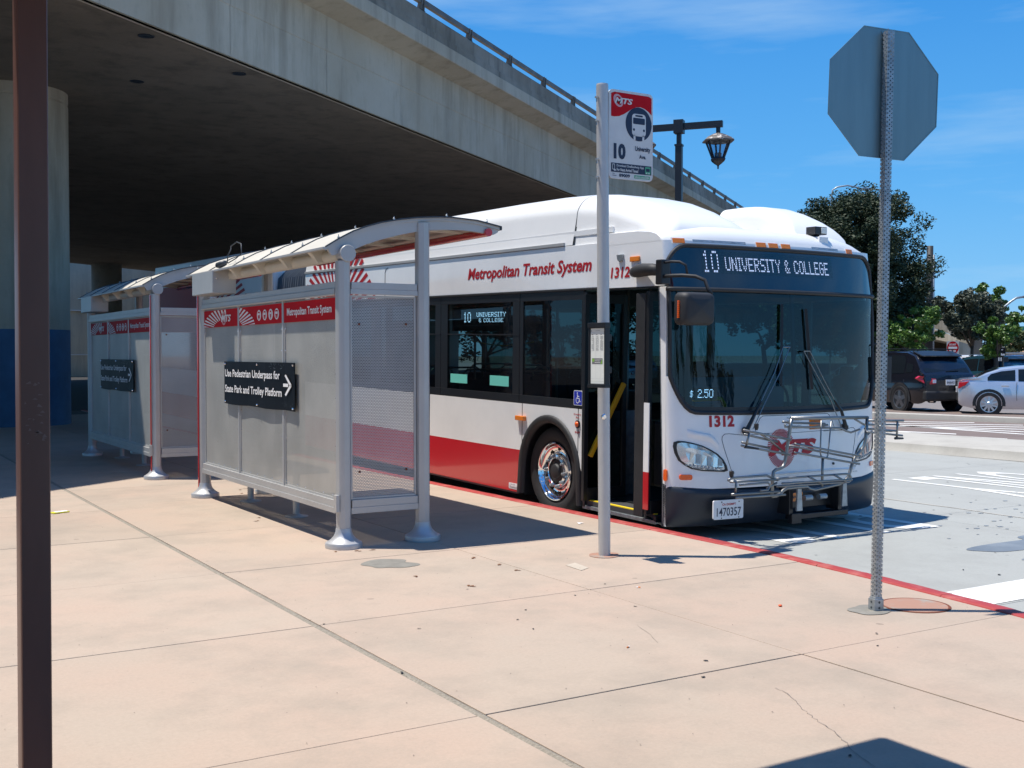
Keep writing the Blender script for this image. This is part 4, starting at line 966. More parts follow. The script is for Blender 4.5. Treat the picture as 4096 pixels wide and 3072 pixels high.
for sgn in (1, -1):
    c = AL*sgn*.90
    cx_, cy_, _ = la(c, 0, 0)
    m = MB(); m.tube([(cx_, cy_, zt-.05), (cx_, cy_, zt-.22)], .05, 10); m.lathe([(.09,zt-.23),(.05,zt-.20)], (cx_, cy_, 0), 10)
    ln = m.build('lantern', M['lampblack'], lp)
    q2 = zt-.22
    m = MB(); m.lathe([(.08,q2+.01),(.16,q2-.02),(.30,q2-.09),(.375,q2-.15),(.375,q2-.18),(.26,q2-.17)], (cx_, cy_, 0), 6); m.build('lantern_roof', M['lamptop'], ln)
    m = MB(); m.lathe([(.275,q2-.18),(.135,q2-.54)], (cx_, cy_, 0), 6, caps=False); m.build('lantern_pane', M['frost'], ln)
    m = MB()
    for k in range(6):
        t = k*pi/3; m.beam((cx_+.28*cos(t), cy_+.28*sin(t), q2-.18), (cx_+.14*cos(t), cy_+.14*sin(t), q2-.54), .034, .034)
    m.lathe([(.155,q2-.53),(.175,q2-.57),(.15,q2-.62),(.09,q2-.67),(.03,q2-.71),(.015,q2-.75),(.025,q2-.77),(.0,q2-.80)], (cx_, cy_, 0), 6)
    m.build('lantern_frame', M['lampblack'], ln)
    m = MB(); m.lathe([(.0,q2-.42),(.08,q2-.43),(.08,q2-.52),(.0,q2-.53)], (cx_, cy_, 0), 10); m.build('lamp_housing', M['zinc'], ln)

# ================================================================== BUS  (local: x to street, y to rear, z up)
hb = radians(-0.92); el = radians(1.0)
ub = Vector((sin(hb)*cos(el), cos(hb)*cos(el), sin(el))); vb = Vector((cos(hb), -sin(hb), 0)); wb = vb.cross(ub)
BO = gr(2662, 2108, -0.03)
BM = Matrix.Translation(BO) @ Matrix((vb, ub, wb)).transposed().to_4x4()
bus = thing('city_bus', 'white and red articulated city bus, front door open, bike rack in front', 'bus', mat=BM)
BW = 2.85
def lerp(x, X, Y):
    if x <= X[0]: return Y[0]
    for a, b, c, d in zip(X[:-1], X[1:], Y[:-1], Y[1:]):
        if x <= b: return c+(d-c)*(x-a)/(b-a)
    return Y[-1]
WS = [0, .4, 1.1, 2.2, 2.7, 2.76, 2.82, 2.86, 2.885, 2.895]
BS = [.27, .33, .29, .24, .20, .195, .19, .18, .16, .10]
CS = [0, 0, .02, .05, .12, .145, .20, .30, .48, .95]
def SS(v):
    a = 2*v/BW-1; return max(0.0, 1-a*a)**.6
def U(v, w): return lerp(w, WS, CS) - lerp(w, WS, BS)*SS(min(max(v, 0), BW))
def fs(d=.0): return lambda v, w: (v, U(v, w)-d, w)       # front surface, d outwards
def sf_(d=.0): return lambda u, w: (-d, u, w)              # kerb-side surface
NV = 48
VV = [BW/2*(1-cos(pi*i/NV)) for i in range(NV+1)]
hole = dict(l=.022, r=BW-.022)
def wbot(v): return 1.065+.02*abs((v-1.43)/1.43)**2 + (.34*(max(0, .27-v)/.25)**2.6 if v < .27 else 0) + (.34*(max(0, v-(BW-.27))/.25)**2.6 if v > BW-.27 else 0)
def wtop(v):
    e = min(v, BW-v); return 2.652 - (.16*(max(0, .22-e)/.20)**2.4)
# front shell below and above the screen
m = MB()
m.grid([[fs()(v, .36+(min(wbot(v), 1.42)-.36)*k/10) for k in range(11)] for v in VV])
m.grid([[fs()(v, wtop(v)+(2.70-wtop(v))*k/3) for k in range(4)] for v in VV])
front = m.build('front_panel', M['white'], bus, autos=40)
# cap (curves back over the roof)
def capw(v, w):
    e = abs(2*v/BW-1); return w - (w-2.66)*(.95 if v > BW/2 else .35)*e**5
m = MB()
rowsW = [2.70, 2.73, 2.76, 2.79, 2.82, 2.84, 2.86, 2.875, 2.885, 2.891, 2.895]
m.grid([[(v, U(v, w), capw(v, w)) for v in VV] for w in rowsW])
# flanks of the cap
for x in (0, BW):
    m.grid([[(x, U(x, w), capw(x, w)), (x, max(.95, U(x, w)), capw(x, w))] for w in rowsW])
    m.grid([[(x, .05+.12*k, 2.27), (x, .06+.12*k, 2.70)] for k in range(9)] if False else [[(x, .06, 2.27), (x, .12, 2.70 if x < 1 else 2.46)], [(x, .95, 2.27), (x, .95, 2.70 if x < 1 else 2.46)]])
cap = m.build('front_cap', M['fair'], bus, autos=50)
# screen gasket and glass
out_ = [(v, wbot(v)) for v in VV if hole['l'] <= v <= hole['r']]; top_ = [(v, wtop(v)) for v in VV if hole['l'] <= v <= hole['r']][::-1]
loop = [(hole['l'], 1.42)] + [p for p in out_ if p[1] < 1.40] + [(hole['r'], 1.42), (hole['r'], 2.0)] + [p for p in top_] + [(hole['l'], 2.0)]
m = MB(); m.tube([fs(.002)(*p) for p in loop], .021, 8, closed=True); m.build('screen_gasket', M['rubber'], bus, smooth=True)
m = MB()
VG = [v for v in VV if .015 < v < BW-.015]
m.grid([[fs(-.004)(v, wbot(v)+(2.235-wbot(v))*k/14) for k in range(15)] for v in VG]); m.build('windshield', M['wglass'], bus, smooth=True, fix=False)
# black ceramic band along the bottom and the sides
m = MB(); m.grid([[fs(.0)(v, wbot(v)+t) for t in (0, .035, .055)] for v in VG]); m.build('screen_border', M['black'], bus, fix=False)
m = MB(); m.grid([[fs(-.002)(v, 2.235+(wtop(v)-2.235)*k/5) for k in range(6)] for v in VG]); dg_ = m.build('destination_glass', M['dglass'], bus, smooth=True, fix=False)
m = MB(); m.tube([fs(.012)(v, 2.238) for v in [-.0]+VG+[BW]], .020, 10); m.build('visor_bar', M['rubber'], bus, smooth=True)
m = MB(); m.beam(fs(-.02)(1.425, 1.10), fs(-.02)(1.425, 2.22), .03, .03); m.build('screen_divider', M['black'], bus)
# LED destination
m = MB()
LA0, LA1, LB0, LB1 = .36, 2.085, 2.395, 2.612
nx, ny = 112, 15
for i in range(nx):
    for j in range(ny):
        a = LA0+(i+.5)*(LA1-LA0)/nx; b = LB0+(j+.5)*(LB1-LB0)/ny; d = .0028
        m.add([fs(.001)(a-d, b-d), fs(.001)(a+d, b-d), fs(.001)(a+d, b+d), fs(.001)(a-d, b+d)], [(0,1,2,3)])
stuff(m.build('led_grid', M['ledoff'], dg_, fix=False))
m = MB(); led_text(m, '10', fs(.003), .365, 2.40, .545, 2.615); led_text(m, 'UNIVERSITY & COLLEGE', fs(.003), .62, 2.425, 2.01, 2.558, dot=.7)
stuff(m.build('destination_text', M['led'], dg_, fix=False))
# fare display behind the windshield
m = MB(); m.box((.33, .10, 1.185), (.71, .115, 1.30)); fd = m.build('fare_display', M['black'], bus)
m = MB(); led_text(m, '$', lambda a, b: (a, .096, b), .36, 1.205, .40, 1.28); led_text(m, '2.50', lambda a, b: (a, .096, b), .46, 1.20, .66, 1.285)
stuff(m.build('fare_text', M['led2'], fd, fix=False))
# marker lamps and grooves on the cap
def fpatch(mb, a0, b0, a1, b1, d0, d1, m=0, na=3):
    for i in range(na):
        x0 = a0+(a1-a0)*i/na; x1 = a0+(a1-a0)*(i+1)/na
        vs = [fs(d0)(x0,b0), fs(d0)(x1,b0), fs(d0)(x1,b1), fs(d0)(x0,b1), fs(d1)(x0,b0), fs(d1)(x1,b0), fs(d1)(x1,b1), fs(d1)(x0,b1)]
        mb.add(vs, [(0,3,2,1),(4,5,6,7),(0,1,5,4),(1,2,6,5),(2,3,7,6),(3,0,4,7)], m)
for a0, a1 in ((.085, .20), (1.03, 1.15), (1.19, 1.31), (1.36, 1.48), (2.36, 2.46)):
    m = MB(); fpatch(m, a0-.008, 2.665, a1+.008, 2.725, -.01, .006); h = m.build('marker_housing', M['white'], bus, bevel=.003)
    m = MB(); fpatch(m, a0, 2.672, a1, 2.718, .0, .014); m.build('marker_lens', M['amber'], h, bevel=.003)
for a0, a1 in ((.29, .90), (1.80, 2.22)):
    m = MB(); fpatch(m, a0, 2.688, a1, 2.712, -.004, .0015, na=8); m.build('cap_groove', M['zinc'], bus)
# flood lamp on bracket
fl = MB(); fl.box((1.97, -.02, 2.70), (2.10, .22, 2.83)); fo = fl.build('lamp_bracket', M['fair'], bus, bevel=.006)
m = MB(); m.box((1.95, .02, 2.855), (2.12, .15, 2.935)); m.box((2.03, .008, 2.865), (2.11, .02, 2.925), 1); m.tube([(2.05,.08,2.82),(2.05,.08,2.87)], .02, 6)
m.build('flood_lamp', [M['black'], M['paper']], fo, bevel=.005)
# front skin seams
def seamline(pts, name='panel_seam', r=.004, m_=None, d=.0005, sub=5):
    P = []
    for (a, b), (c, e) in zip(pts[:-1], pts[1:]):
        for i in range(sub): t = i/sub; P.append(fs(d)(a+(c-a)*t, b+(e-b)*t))
    P.append(fs(d)(*pts[-1])); m = MB(); m.tube(P, r, 5); return m.build(name, m_ or M['seam'], bus)
seamline([(1.05,.862),(.74,.858),(.58,.875),(.53,.872),(.505,.85),(.50,.82),(.52,.74),(.60,.50),(.64,.40),(.65,.365)], r=.0028)
seamline([(BW-1.05,.862),(BW-.74,.858),(BW-.58,.875),(BW-.53,.872),(BW-.505,.85),(BW-.50,.82),(BW-.52,.74),(BW-.60,.50),(BW-.64,.40),(BW-.65,.365)], r=.0028)
seamline([(.87,.87),(.90,.95),(.945,1.015),(.98,1.035),(1.43,1.035),(1.87,1.035),(1.905,1.015),(1.95,.95),(1.98,.87)], r=.0028)
seamline([(.87,.87),(1.43,.862),(1.98,.87)], r=.002)
# sculpted crease above headlamps
for s_ in (0, 1):
    f = (lambda v: BW-v) if s_ else (lambda v: v)
    m = MB(); rows = []
    for a, b, c in ((.16,.915,.0),(.22,.895,.02),(.30,.880,.026),(.38,.862,.024),(.43,.82,.014),(.465,.775,0)):
        rows.append([fs(.0005)(f(a), b+.012), fs(.0005+c)(f(a), b), fs(.0005+c*.4)(f(a)+(-.01 if s_ else .01)*0, b-.035), fs(.0005)(f(a), b-.065)])
    m.grid(rows); m.build('brow_crease', M['white'], bus, smooth=True)
# lower sculpt line
seamline([(.55,.455),(.9,.47),(1.43,.475),(1.95,.47),(2.3,.455)], 'lower_crease', r=.012, m_=M['white'])
# headlamps
def headlamp(flip):
    f = (lambda v: BW-v) if flip else (lambda v: v)
    O_ = [(.050,.80),(.085,.812),(.136,.808),(.215,.79),(.298,.765),(.375,.728),(.445,.686),(.500,.632),(.532,.575),(.540,.532),(.505,.522),(.45,.524),(.390,.528),(.28,.536),(.19,.555),(.13,.590),(.082,.632),(.055,.70),(.045,.76)]
    cx_ = sum(p[0] for p in O_)/len(O_); cy_ = sum(p[1] for p in O_)/len(O_)
    sc2 = lambda k: [(f(cx_+(a-cx_)*k), cy_+(b-cy_)*k) for a, b in O_]
    m = MB(); rows = [[fs(d)(a, b) for a, b in sc2(k)] for k, d in ((1.03, .0), (1.03, .008), (.93, .010), (.92, -.0))]; m.grid(rows, wrap=True)
    # black recess
    h = m.build('headlamp', M['black'], bus, autos=40)
    m = MB(); cv = fs(-.008)(f(cx_), cy_); R_ = [fs(.002)(a, b) for a, b in sc2(.925)]
    R2 = [fs(.004)(a, b) for a, b in sc2(.6)]
    m.grid([R_, R2], wrap=True); n = len(R2); b0 = len(m.v); m.add(R2+[fs(.004)(f(cx_), cy_)], [(i, (i+1) % n, n) for i in range(n)])
    m.build('headlamp_lens', M['lensclear'], h, smooth=True)
    m = MB()   # inner reflector facets
    for k in range(6):
        a = .17+.055*k; b = .665-.012*k; P = [(a,b-.05),(a+.045,b-.055),(a+.052,b+.03),(a+.012,b+.045)]
        m.add([fs(.0075)(f(x), y) for x, y in P], [(0,1,2,3)], k % 2)
    m.build('reflector', [M['chrome'], M['zinc']], h)
    for k in range(9):
        a = .14+.036*k; b = .592-.0050*k; 
        m = MB(); m.prism([(f(x), y) for x, y in ellipse(a, b, .011, .010, 8)], lambda p, q, d: fs(d)(p, q), .006, .012); m.build('led_unit', M['zinc'], h)
    m = MB(); P = [(.12,.618),(.49,.572),(.49,.564),(.12,.610)]; m.prism([(f(x), y) for x, y in P], lambda p, q, d: fs(d)(p, q), .006, .011); m.build('led_strip', M['chrome'], h)
headlamp(False); headlamp(True)
for a0, a1 in ((.082, .191), (BW-.191, BW-.082)):
    m = MB(); P = rrect(a0, .450, a1, .500, .018); m.prism(P, lambda a, b, d: fs(d)(a, b), .0, .012); m.build('turn_signal', M['orange'], bus, autos=40)
m = MB(); m.prism(rrect(-.0, .435, .05, .545, .02), lambda a, b, d: (-.014+d, a-.02, b), 0, .014); m.build('side_marker', M['orange'], bus)
# front lettering
pr = MB(); put_text(pr, '1312', fs(.003), .372, .940, .640, 1.050, bold=.045); pr.build('fleet_number', M['redprint'], bus, fix=False)
pr = MB(); put_text(pr, 'MTS', fs(.006), 1.02, .645, 1.68, .800, bold=.06, shear=.35)
burst(pr, fs(.0035), 1.195, .715, .085, .115, .178, .190, 62, duty=.55); 
stuff(pr.build('front_logo', M['redprint'], bus, fix=False))
pr = MB(); 
for k, t in enumerate(('Please lift the bike', 'rack when empty and', 'tell the driver before', 'you load or unload', 'a bike on the bike rack.')): put_text(pr, t, fs(.003), 1.285, 1.0-.025*k, 1.29+.012*len(t)*.85, 1.012-.025*k, bold=0)
stuff(pr.build('rack_notice', M['nprint'], bus, fix=False))
m = MB(); fpatch(m, 1.59, .885, 1.78, .985, .002, .004); y = m.build('yellow_notice', M['amber'], bus)
pr = MB()
for k in range(3): put_text(pr, 'CAUTION RACK', fs(.0055), 1.61, .96-.03*k, 1.76, .972-.03*k)
pr.build('notice_text', M['nprint'], y, fix=False)
pr = MB()   # winged badge low on the flap
for s_ in (-1, 1):
    for k in range(3): pr.add([fs(.004)(2.275+s_*.012, .485-.012*k), fs(.004)(2.275+s_*(.085-.018*k), .492-.014*k), fs(.004)(2.275+s_*(.075-.018*k), .484-.014*k), fs(.004)(2.275+s_*.012, .479-.012*k)], [(0,1,2,3)])
put_text(pr, 'NEW FLYER', fs(.004), 2.19, .418, 2.36, .430)
stuff(pr.build('maker_badge', M['zinc'], bus, fix=False))
# small bumper-rubber buttons and hatch locks
for a, b in ((.60, .505), (1.93, .53)):
    m = MB(); m.prism(ellipse(a, b, .013, .013, 12), lambda p, q, d: fs(d)(p, q), 0, .012); m.build('hatch_lock', M['black'], bus)
# bumper
def BU(v, k): return -(k)*max(0, 1-(2*v/BW-1)**2)**.55
prof = [(.02, .0, .24), (.0, .03, .26), (.0, .12, .31), (.0, .24, .34), (.0, .31, .365), (.0, .345, .355), (.01, .37, .325), (.03, .385, .28)]
m = MB()
def bumpz(v, z):
    e = abs(2*v/BW-1); return z + (.02*(e**3) if z > .3 else 0) - .035*(1-e*e)*(1 if z > .3 else 0)
m.grid([[(v, c+BU(v, k), bumpz(v, z)) for c, z, k in prof] for v in VV])
for x in (0, BW): m.grid([[(x, c, bumpz(x, z)), (x, .06, bumpz(x, z))] for c, z, k in prof])
bump = m.build('bumper', M['bumper'], bus, autos=50)
m = MB(); m.grid([[(v, .02+BU(v, .22), .0), (v, .3, .06)] for v in VV]); m.build('bumper_underside', M['black'], bump)
for a in (.06, BW-.75):  # corner sculpt lips
    pass
for a in (.66, BW-.66):
    m = MB(); m.tube([(a, BU(a, .315)-.001, z) for z in (.02, .1, .2, .30)], .003, 4); m.build('bumper_joint', M['seam'], bump)
# licence plate
PX = lambda a, b, d: (a, -.335 + (a-.48)*(-.10) - d, b)
m = MB(); m.prism(rrect(.320, .09, .648, .262, .012), PX, -.03, .0); m.prism(rrect(.310, .085, .655, .267, .015), PX, -.004, -.002); pl = m.build('licence_plate', M['wprint'], bus, bevel=.002)
pr = MB(); put_text(pr, '1470357', lambda a, b: PX(a, b, .002), .345, .115, .625, .195, bold=.01, m=0); put_text(pr, 'CA EXEMPT', lambda a, b: PX(a, b, .002), .405, .215, .565, .236, bold=.03, m=1)
for a, b in ((.40,.248),(.60,.245),(.40,.097),(.60,.097)): poly_flat(pr, ellipse(a, b, .007, .007, 8), lambda p, q: PX(p, q, .002), 2)
stuff(pr.build('plate_text', [M['nprint'], M['redprint'], M['black']], pl, fix=False))
# wipers
for P in ([(.739,.915),(.83,1.06),(.92,1.18),(1.10,1.45),(1.235,1.70)], [(2.10,.90),(2.03,1.06),(1.93,1.17),(1.75,1.42),(1.60,1.66)]):
    s_ = 1 if P[0][0] < 1.4 else -1
    m = MB(); m.tube([fs(.055)(*P[0]), fs(.06)(*P[1]), fs(.05)(*P[2])], [.022, .016, .010], 6); wp = m.build('wiper', M['black'], bus)
    m = MB(); m.tube([fs(.05)(*P[2]), fs(.045)(*P[3]), fs(.035)(*P[4])], .0055, 5)
    m.tube([fs(.05)(P[0][0]+.07*s_, P[0][1]), fs(.05)(P[2][0]+.055*s_, P[2][1]), fs(.045)(P[3][0]+.07*s_, P[3][1]), fs(.035)(P[4][0]+.085*s_, P[4][1])], .0055, 5)
    m.tube([fs(.035)(P[4][0], P[4][1]), fs(.035)(P[4][0]+.09*s_, P[4][1])], .007, 5); m.build('wiper_arm', M['steel'], wp)
    bx_, bz_ = P[4]
    m = MB(); m.beam(fs(.02)(bx_-.03*s_, bz_-.38), fs(.02)(bx_+.02*s_, bz_+.42), .022, .03); m.build('wiper_blade', M['black'], wp)
    m = MB(); m.lathe([(.0,-.02),(.03,-.02),(.034,.03),(.0,.03)], (P[0][0], U(*P[0])-.045, P[0][1]-.01), 12, axis='y'); m.build('wiper_pivot', M['black'], wp)

# ---------------------------------------------------------------- kerb side
LEN = 8.86
# front pillar strip
m = MB(); m.prism([(.0,-.0),(.030,-.0),(.14,2.26),(.045,2.26)], lambda a, b, d: (d, a, b), .0, .028); m.build('front_pillar', M['white'], bus, bevel=.004)
m = MB(); m.prism([(.034,.02),(.040,.02),(.150,2.26),(.144,2.26)], lambda a, b, d: (d, a, b), -.001, .02); m.build('pillar_trim', M['zinc'], bus)
# upper side band
def side_quad(u0, w0, u1, w1, name, m_, x=0, d=.05, par=None, bev=.004):
    mb = MB(); mb.box((x, u0, w0), (x+d, u1, w1)); return mb.build(name, m_, par or bus, bevel=bev)
side_quad(.951, 2.285, 6.0, 2.735, 'roof_side_panel', M['white']); side_quad(6.004, 2.285, LEN, 2.735, 'roof_side_panel', M['white'])
side_quad(.14, 2.25, .948, 2.284, 'door_header', M['black'], x=.004)
side_quad(.951, 2.262, LEN, 2.284, 'drip_rail', M['rubber'], x=-.012, d=.04)
side_quad(1.70, 2.738, LEN, 2.775, 'roof_rail', M['alu'], x=-.014, d=.05)
side_quad(1.70, 2.728, LEN, 2.7365, 'roof_rail_shadow_gap', M['seam'], x=.004, d=.04)
# CNG fairing (rounded long pod on the roof, kerb side) and its domed nose
def fair_top(u): return lerp(u, [.10,.14,.2,.3,.55,.85,1.2,1.6,2.1,3,LEN], [2.72,2.83,2.895,2.965,3.08,3.18,3.255,3.295,3.315,3.325,3.325])
def pod_sec(u, x0, x1, base=2.74, n=12, steep=.05):
    h = fair_top(u); hh = h-base; P = [(x0, base)]
    r = min(.26, hh*.62)
    for i in range(n+1):
        t = radians(180-90*i/n); P.append((x0+steep*min(1,hh/.4)+r*1.25+r*1.25*cos(t), h-r+r*sin(t)))
    for i in range(n+1):
        t = radians(90-90*i/n); P.append((x1-.06-r*1.5+r*1.5*cos(t), h-r+r*sin(t)))
    P.append((x1, base-.0)); return P
us = [.10,.14,.2,.3,.42,.55,.7,.85,1.0,1.2,1.4,1.55]
m = MB(); m.grid([[(x, u, z) for x, z in pod_sec(u, 0.0+ .05*max(0, (.9-u)/.9)**2, 1.38-.05*max(0,(1.2-u)), base=2.58)] for u in us]); dome = m.build('fairing_nose', M['fair'], bus, autos=60)
m = MB(); m.grid([[(x, u, z) for x, z in pod_sec(u, .0, 1.38)] for u in (1.562, 2.1, 3, 4, 4.8)]); m.build('roof_fairing', M['fair'], bus, autos=60)
m = MB(); m.grid([[(x, u, z) for x, z in pod_sec(u, .0, 1.38)] for u in (4.806, 6, 7.4, LEN)]); m.build('roof_fairing', M['fair'], bus, autos=60)
m = MB(); m.grid([[(x, u, z) for x, z in pod_sec(u, .006, 1.37)] for u in (1.54, 1.575)]); m.build('fairing_joint', M['seam'], bus)
m = MB(); m.add([(x, LEN, z) for x, z in pod_sec(8, .0, 1.38)], [tuple(range(len(pod_sec(8, 0, 1.38))))]); m.build('fairing_end', M['fair'], bus)
# street-side pod with blunt back
def pod2(u):
    h = lerp(u, [.24,.32,.42,.52,.68,.85,1.0,1.2,1.5], [2.725,2.86,2.98,3.06,3.15,3.21,3.235,3.245,3.245]); b = 2.86; hh = h-b; P = [(1.98, b-.1)]
    r = max(.02, min(.14, hh*.7))
    for i in range(9): t = radians(180-90*i/8); P.append((1.985+r+r*cos(t), h-r+r*sin(t)))
    r2 = max(.02, min(.30, hh*.9))
    for i in range(9): t = radians(90-90*i/8); P.append((BW-.12-r2*1.2+r2*1.2*cos(t), h-r2+r2*sin(t)))
    P.append((BW-.10, b-.16)); return P
m = MB(); m.grid([[(x, u, z) for x, z in pod2(u)] for u in (.24,.28,.32,.37,.42,.47,.52,.6,.68,.76,.85,.95,1.05,1.2,1.35,1.5)]); P = pod2(1.5); m.add([(x, 1.5, z) for x, z in P], [tuple(range(len(P)))])
m.build('street_side_fairing', M['fair'], bus, autos=50)
for a, b, c, d, e, f_ in ((1.75, 1.55, 2.89, BW-.1, 2.6, 3.05), (1.62, 1.62, 2.89, 1.95, 2.0, 2.97), (1.9, 2.65, 2.89, BW-.1, 4.4, 3.12)):
    m = MB(); m.box((a,b,c),(d,e,f_)); m.build('roof_unit', M['fair'], bus, bevel=.02)
m = MB(); m.lathe([(.105,3.05),(.105,3.11),(.09,3.13),(0,3.132)], (1.98, 1.95, 0), 20); m.build('roof_vent_cap', M['beige'], bus, autos=40)
# main roof sheet and far side
m = MB(); m.box((.02, .9, 2.83), (BW-.02, LEN, 2.885)); m.build('roof', M['fair'], bus)
# lower side with wheel arch
def arch_pts(a, b, c, w0, n=20): return [(c+a*cos(pi*i/n), w0+b*sin(pi*i/n)) for i in range(n+1)]
AC = 1.960
def lower(parts, x0=0.0, d=.04):
    pass
ain = arch_pts(.585, .63, AC, .30)      # hidden behind the trim
def arch_edge(w):   # arch outer x at height w on rear side
    return AC + .585*sqrt(max(0, 1-((w-.30)/.63)**2)) if w > .30 else AC+.585
SP = .502
# white: rear part + over the arch
th_ = [pi*i/24 for i in range(25)]
AP = [(AC+.575*cos(t), .30+.62*sin(t)) for t in th_]           # from front (u small?) cos=1 -> rear
m = MB()
# strip grid between arch and window line
upper = []
for (a, b) in AP:
    upper.append([(0, a, max(b, SP) if False else b), (0, a, 1.03)])
m.grid([[(0, a, b), (0, a, 1.03)] for a, b in AP if b > SP])
urear = AC+.575*sqrt(1-((SP-.30)/.62)**2); ufront = AC-.575*sqrt(1-((SP-.30)/.62)**2)
m.add([(0, urear, SP), (0, LEN, SP), (0, LEN, 1.03), (0, urear, 1.03)], [(0,1,2,3)])
m.add([(0, 1.348, .36), (0, ufront, SP), (0, ufront, 1.03), (0, 1.348, 1.03)], [(0,1,2,3)])
m.build('side_panel', M['white'], bus, fix=False)
m = MB(); lo_ = [(a, b) for a, b in AP if b <= SP and a > AC]
m.grid([[(0, a, b), (0, AC+.75, b)] for a, b in lo_] + [[(0, urear, SP), (0, AC+.75, SP)]])
m.add([(0, AC+.575, .02), (0, AC+.75, .02), (0, AC+.75, .30), (0, AC+.575, .30)], [(0,1,2,3)]); m.add([(0, AC+.75, .02), (0, 5.6, .02), (0, 5.6, SP), (0, AC+.75, SP)], [(0,1,2,3)]); m.build('lower_side_panel', M['red'], bus, fix=False)
m = MB(); m.add([(0, 5.604, .02), (0, LEN, .02), (0, LEN, SP), (0, 5.604, SP)], [(0,1,2,3)]); m.build('lower_side_panel', M['red'], bus, fix=False)
m = MB(); m.box((.0, AC+.6, .0), (.05, LEN, .018)); m.build('skirt_edge', M['black'], bus)
# arch trim: rounded rubber
arc = [(AC+.585, .02)] + [(AC+.56*cos(t), .30+.60*sin(t)) for t in th_] + [(AC-.575, .02)]
m = MB(); rows = []
for i, (a, b) in enumerate(arc):
    if i == 0 or i == len(arc)-1: dx, dz = (1 if i == 0 else -1), 0
    else:
        t = th_[i-1]; dx, dz = cos(t), sin(t)
    rows.append([(.02, a+dx*.036, b+dz*.036), (-.012, a+dx*.034, b+dz*.034), (-.026, a+dx*.012, b+dz*.012), (-.022, a-dx*.03, b-dz*.03), (-.004, a-dx*.052, b-dz*.052), (.03, a-dx*.056, b-dz*.056)])
m.grid(rows); m.build('wheel_arch_trim', M['rubber'], bus, smooth=True)
m = MB(); m.grid([[(.03, a, b), (.55, a, b)] for a, b in [(AC+.53, -.0)]+[(AC+.53*cos(t), .30+.56*sin(t)) for t in th_]+[(AC-.53, 0)]]); m.add([(.55, AC-.6, -.1), (.55, AC+.6, -.1), (.55, AC+.6, .95), (.55, AC-.6, .95)], [(0,1,2,3)]); m.build('wheel_well', M['black'], bus)
# wheel
def wheel(uc, zc, x0, R=.492, par=bus):
    m = MB(); n = 56
    prof = [(.30, .05), (.318, .02), (.36, -.012), (.42, -.018), (.455, -.010), (.478, .015), (.490, .04), (.492, .26), (.46, .30), (.30, .29)]
    m.lathe(prof, (x0, uc, zc), n, axis='x', caps=False)
    w_ = m.build('tyre', M['tyre'], par, autos=35)
    m = MB()
    m.lathe([(.315, .02), (.318, -.004), (.306, -.008), (.298, .0), (.292, .03), (.275, .055), (.225, .075), (.20, .07), (.188, .04), (.180, .02), (.148, .014), (.142, .02), (.135, .05), (.128, .10)], (x0, uc, zc), 56, axis='x', caps=False)
    m.build('rim', M['chrome'], w_, autos=35)
    m = MB()
    for k in range(10):
        a = 2*pi*(k+.5)/10; cy_, cz_ = uc+.245*cos(a), zc+.245*sin(a)
        m.lathe([(.0, .062), (.025, .062)], (x0, cy_, cz_), 12, axis='x')
    stuff(m.build('rim_holes', M['black'], w_, fix=False))
    for k in range(10):
        a = 2*pi*(k+.1)/10; m = MB(); m.lathe([(.019, .02), (.019, .004), (.014, .0), (.014, -.016), (.010, -.02), (0, -.02)], (x0, uc+.165*cos(a), zc+.165*sin(a)), 8, axis='x'); m.build('lug_nut', M['zinc'], w_, autos=35)
    m = MB(); m.lathe([(.134, .06), (.120, .03), (.085, .02), (.075, .0), (.05, -.01), (0, -.012)], (x0, uc, zc), 24, axis='x'); m.build('hub', M['rubber'], w_, autos=40)
wheel(AC, .315, .075)
wheel(7.6, .315, .075) ; 
m = MB(); m.lathe([(.49,0),(.49,.3),(0,.3)], (BW-.36, AC, .315), 32, axis='x'); m.build('far_tyre', M['tyre'], bus)
m = MB(); m.box((.3, .25, .02), (BW-.05, LEN-.02, .10)); m.build('underframe', M['black'], bus)
# window band
def frame(u0, u1, w0, w1, gu0, gu1, gw0, gw1, name='window_frame', x=.002):
    m = MB(); m.box((x, u0, w0), (x+.035, u1, gw0)); m.box((x, u0, gw1), (x+.035, u1, w1)); m.box((x, u0, gw0), (x+.035, gu0, gw1)); m.box((x, gu1, gw0), (x+.035, u1, gw1))
    return m.build(name, M['black'], bus, bevel=.003)
wins = [(1.350, 2.565, 1.385, 2.50), (2.575, 4.40, 2.715, 4.235), (4.41, 6.30, 4.55, 6.15), (6.31, 8.2, 6.45, 8.06), (8.21, LEN, 8.3, 8.7)]
for i, (u0, u1, g0, g1) in enumerate(wins):
    f = frame(u0, u1, 1.034, 2.262, g0, g1, 1.125, 2.17)
    m = MB(); m.add([(.012, g0, 1.12), (.012, g1, 1.12), (.012, g1, 2.175), (.012, g0, 2.175)], [(0,1,2,3)]); m.build('window_pane', M['glass'], f, fix=False)
    if i > 0:
        m = MB(); m.box((-.004, g0-.14, 1.792), (.02, g1+.02, 1.806)); m.build('window_sash', M['black'], f, bevel=.002)
m = MB()
f = bpy.data.objects.get('window_frame.001')
for a0, b0, a1, b1 in ((3.745,1.203,4.155,1.312), (2.80,1.205,3.213,1.322)):
    m = MB(); m.box((.006, a0, b0), (.011, a1, b1)); m.build('mint_sticker', M['mint'], f)
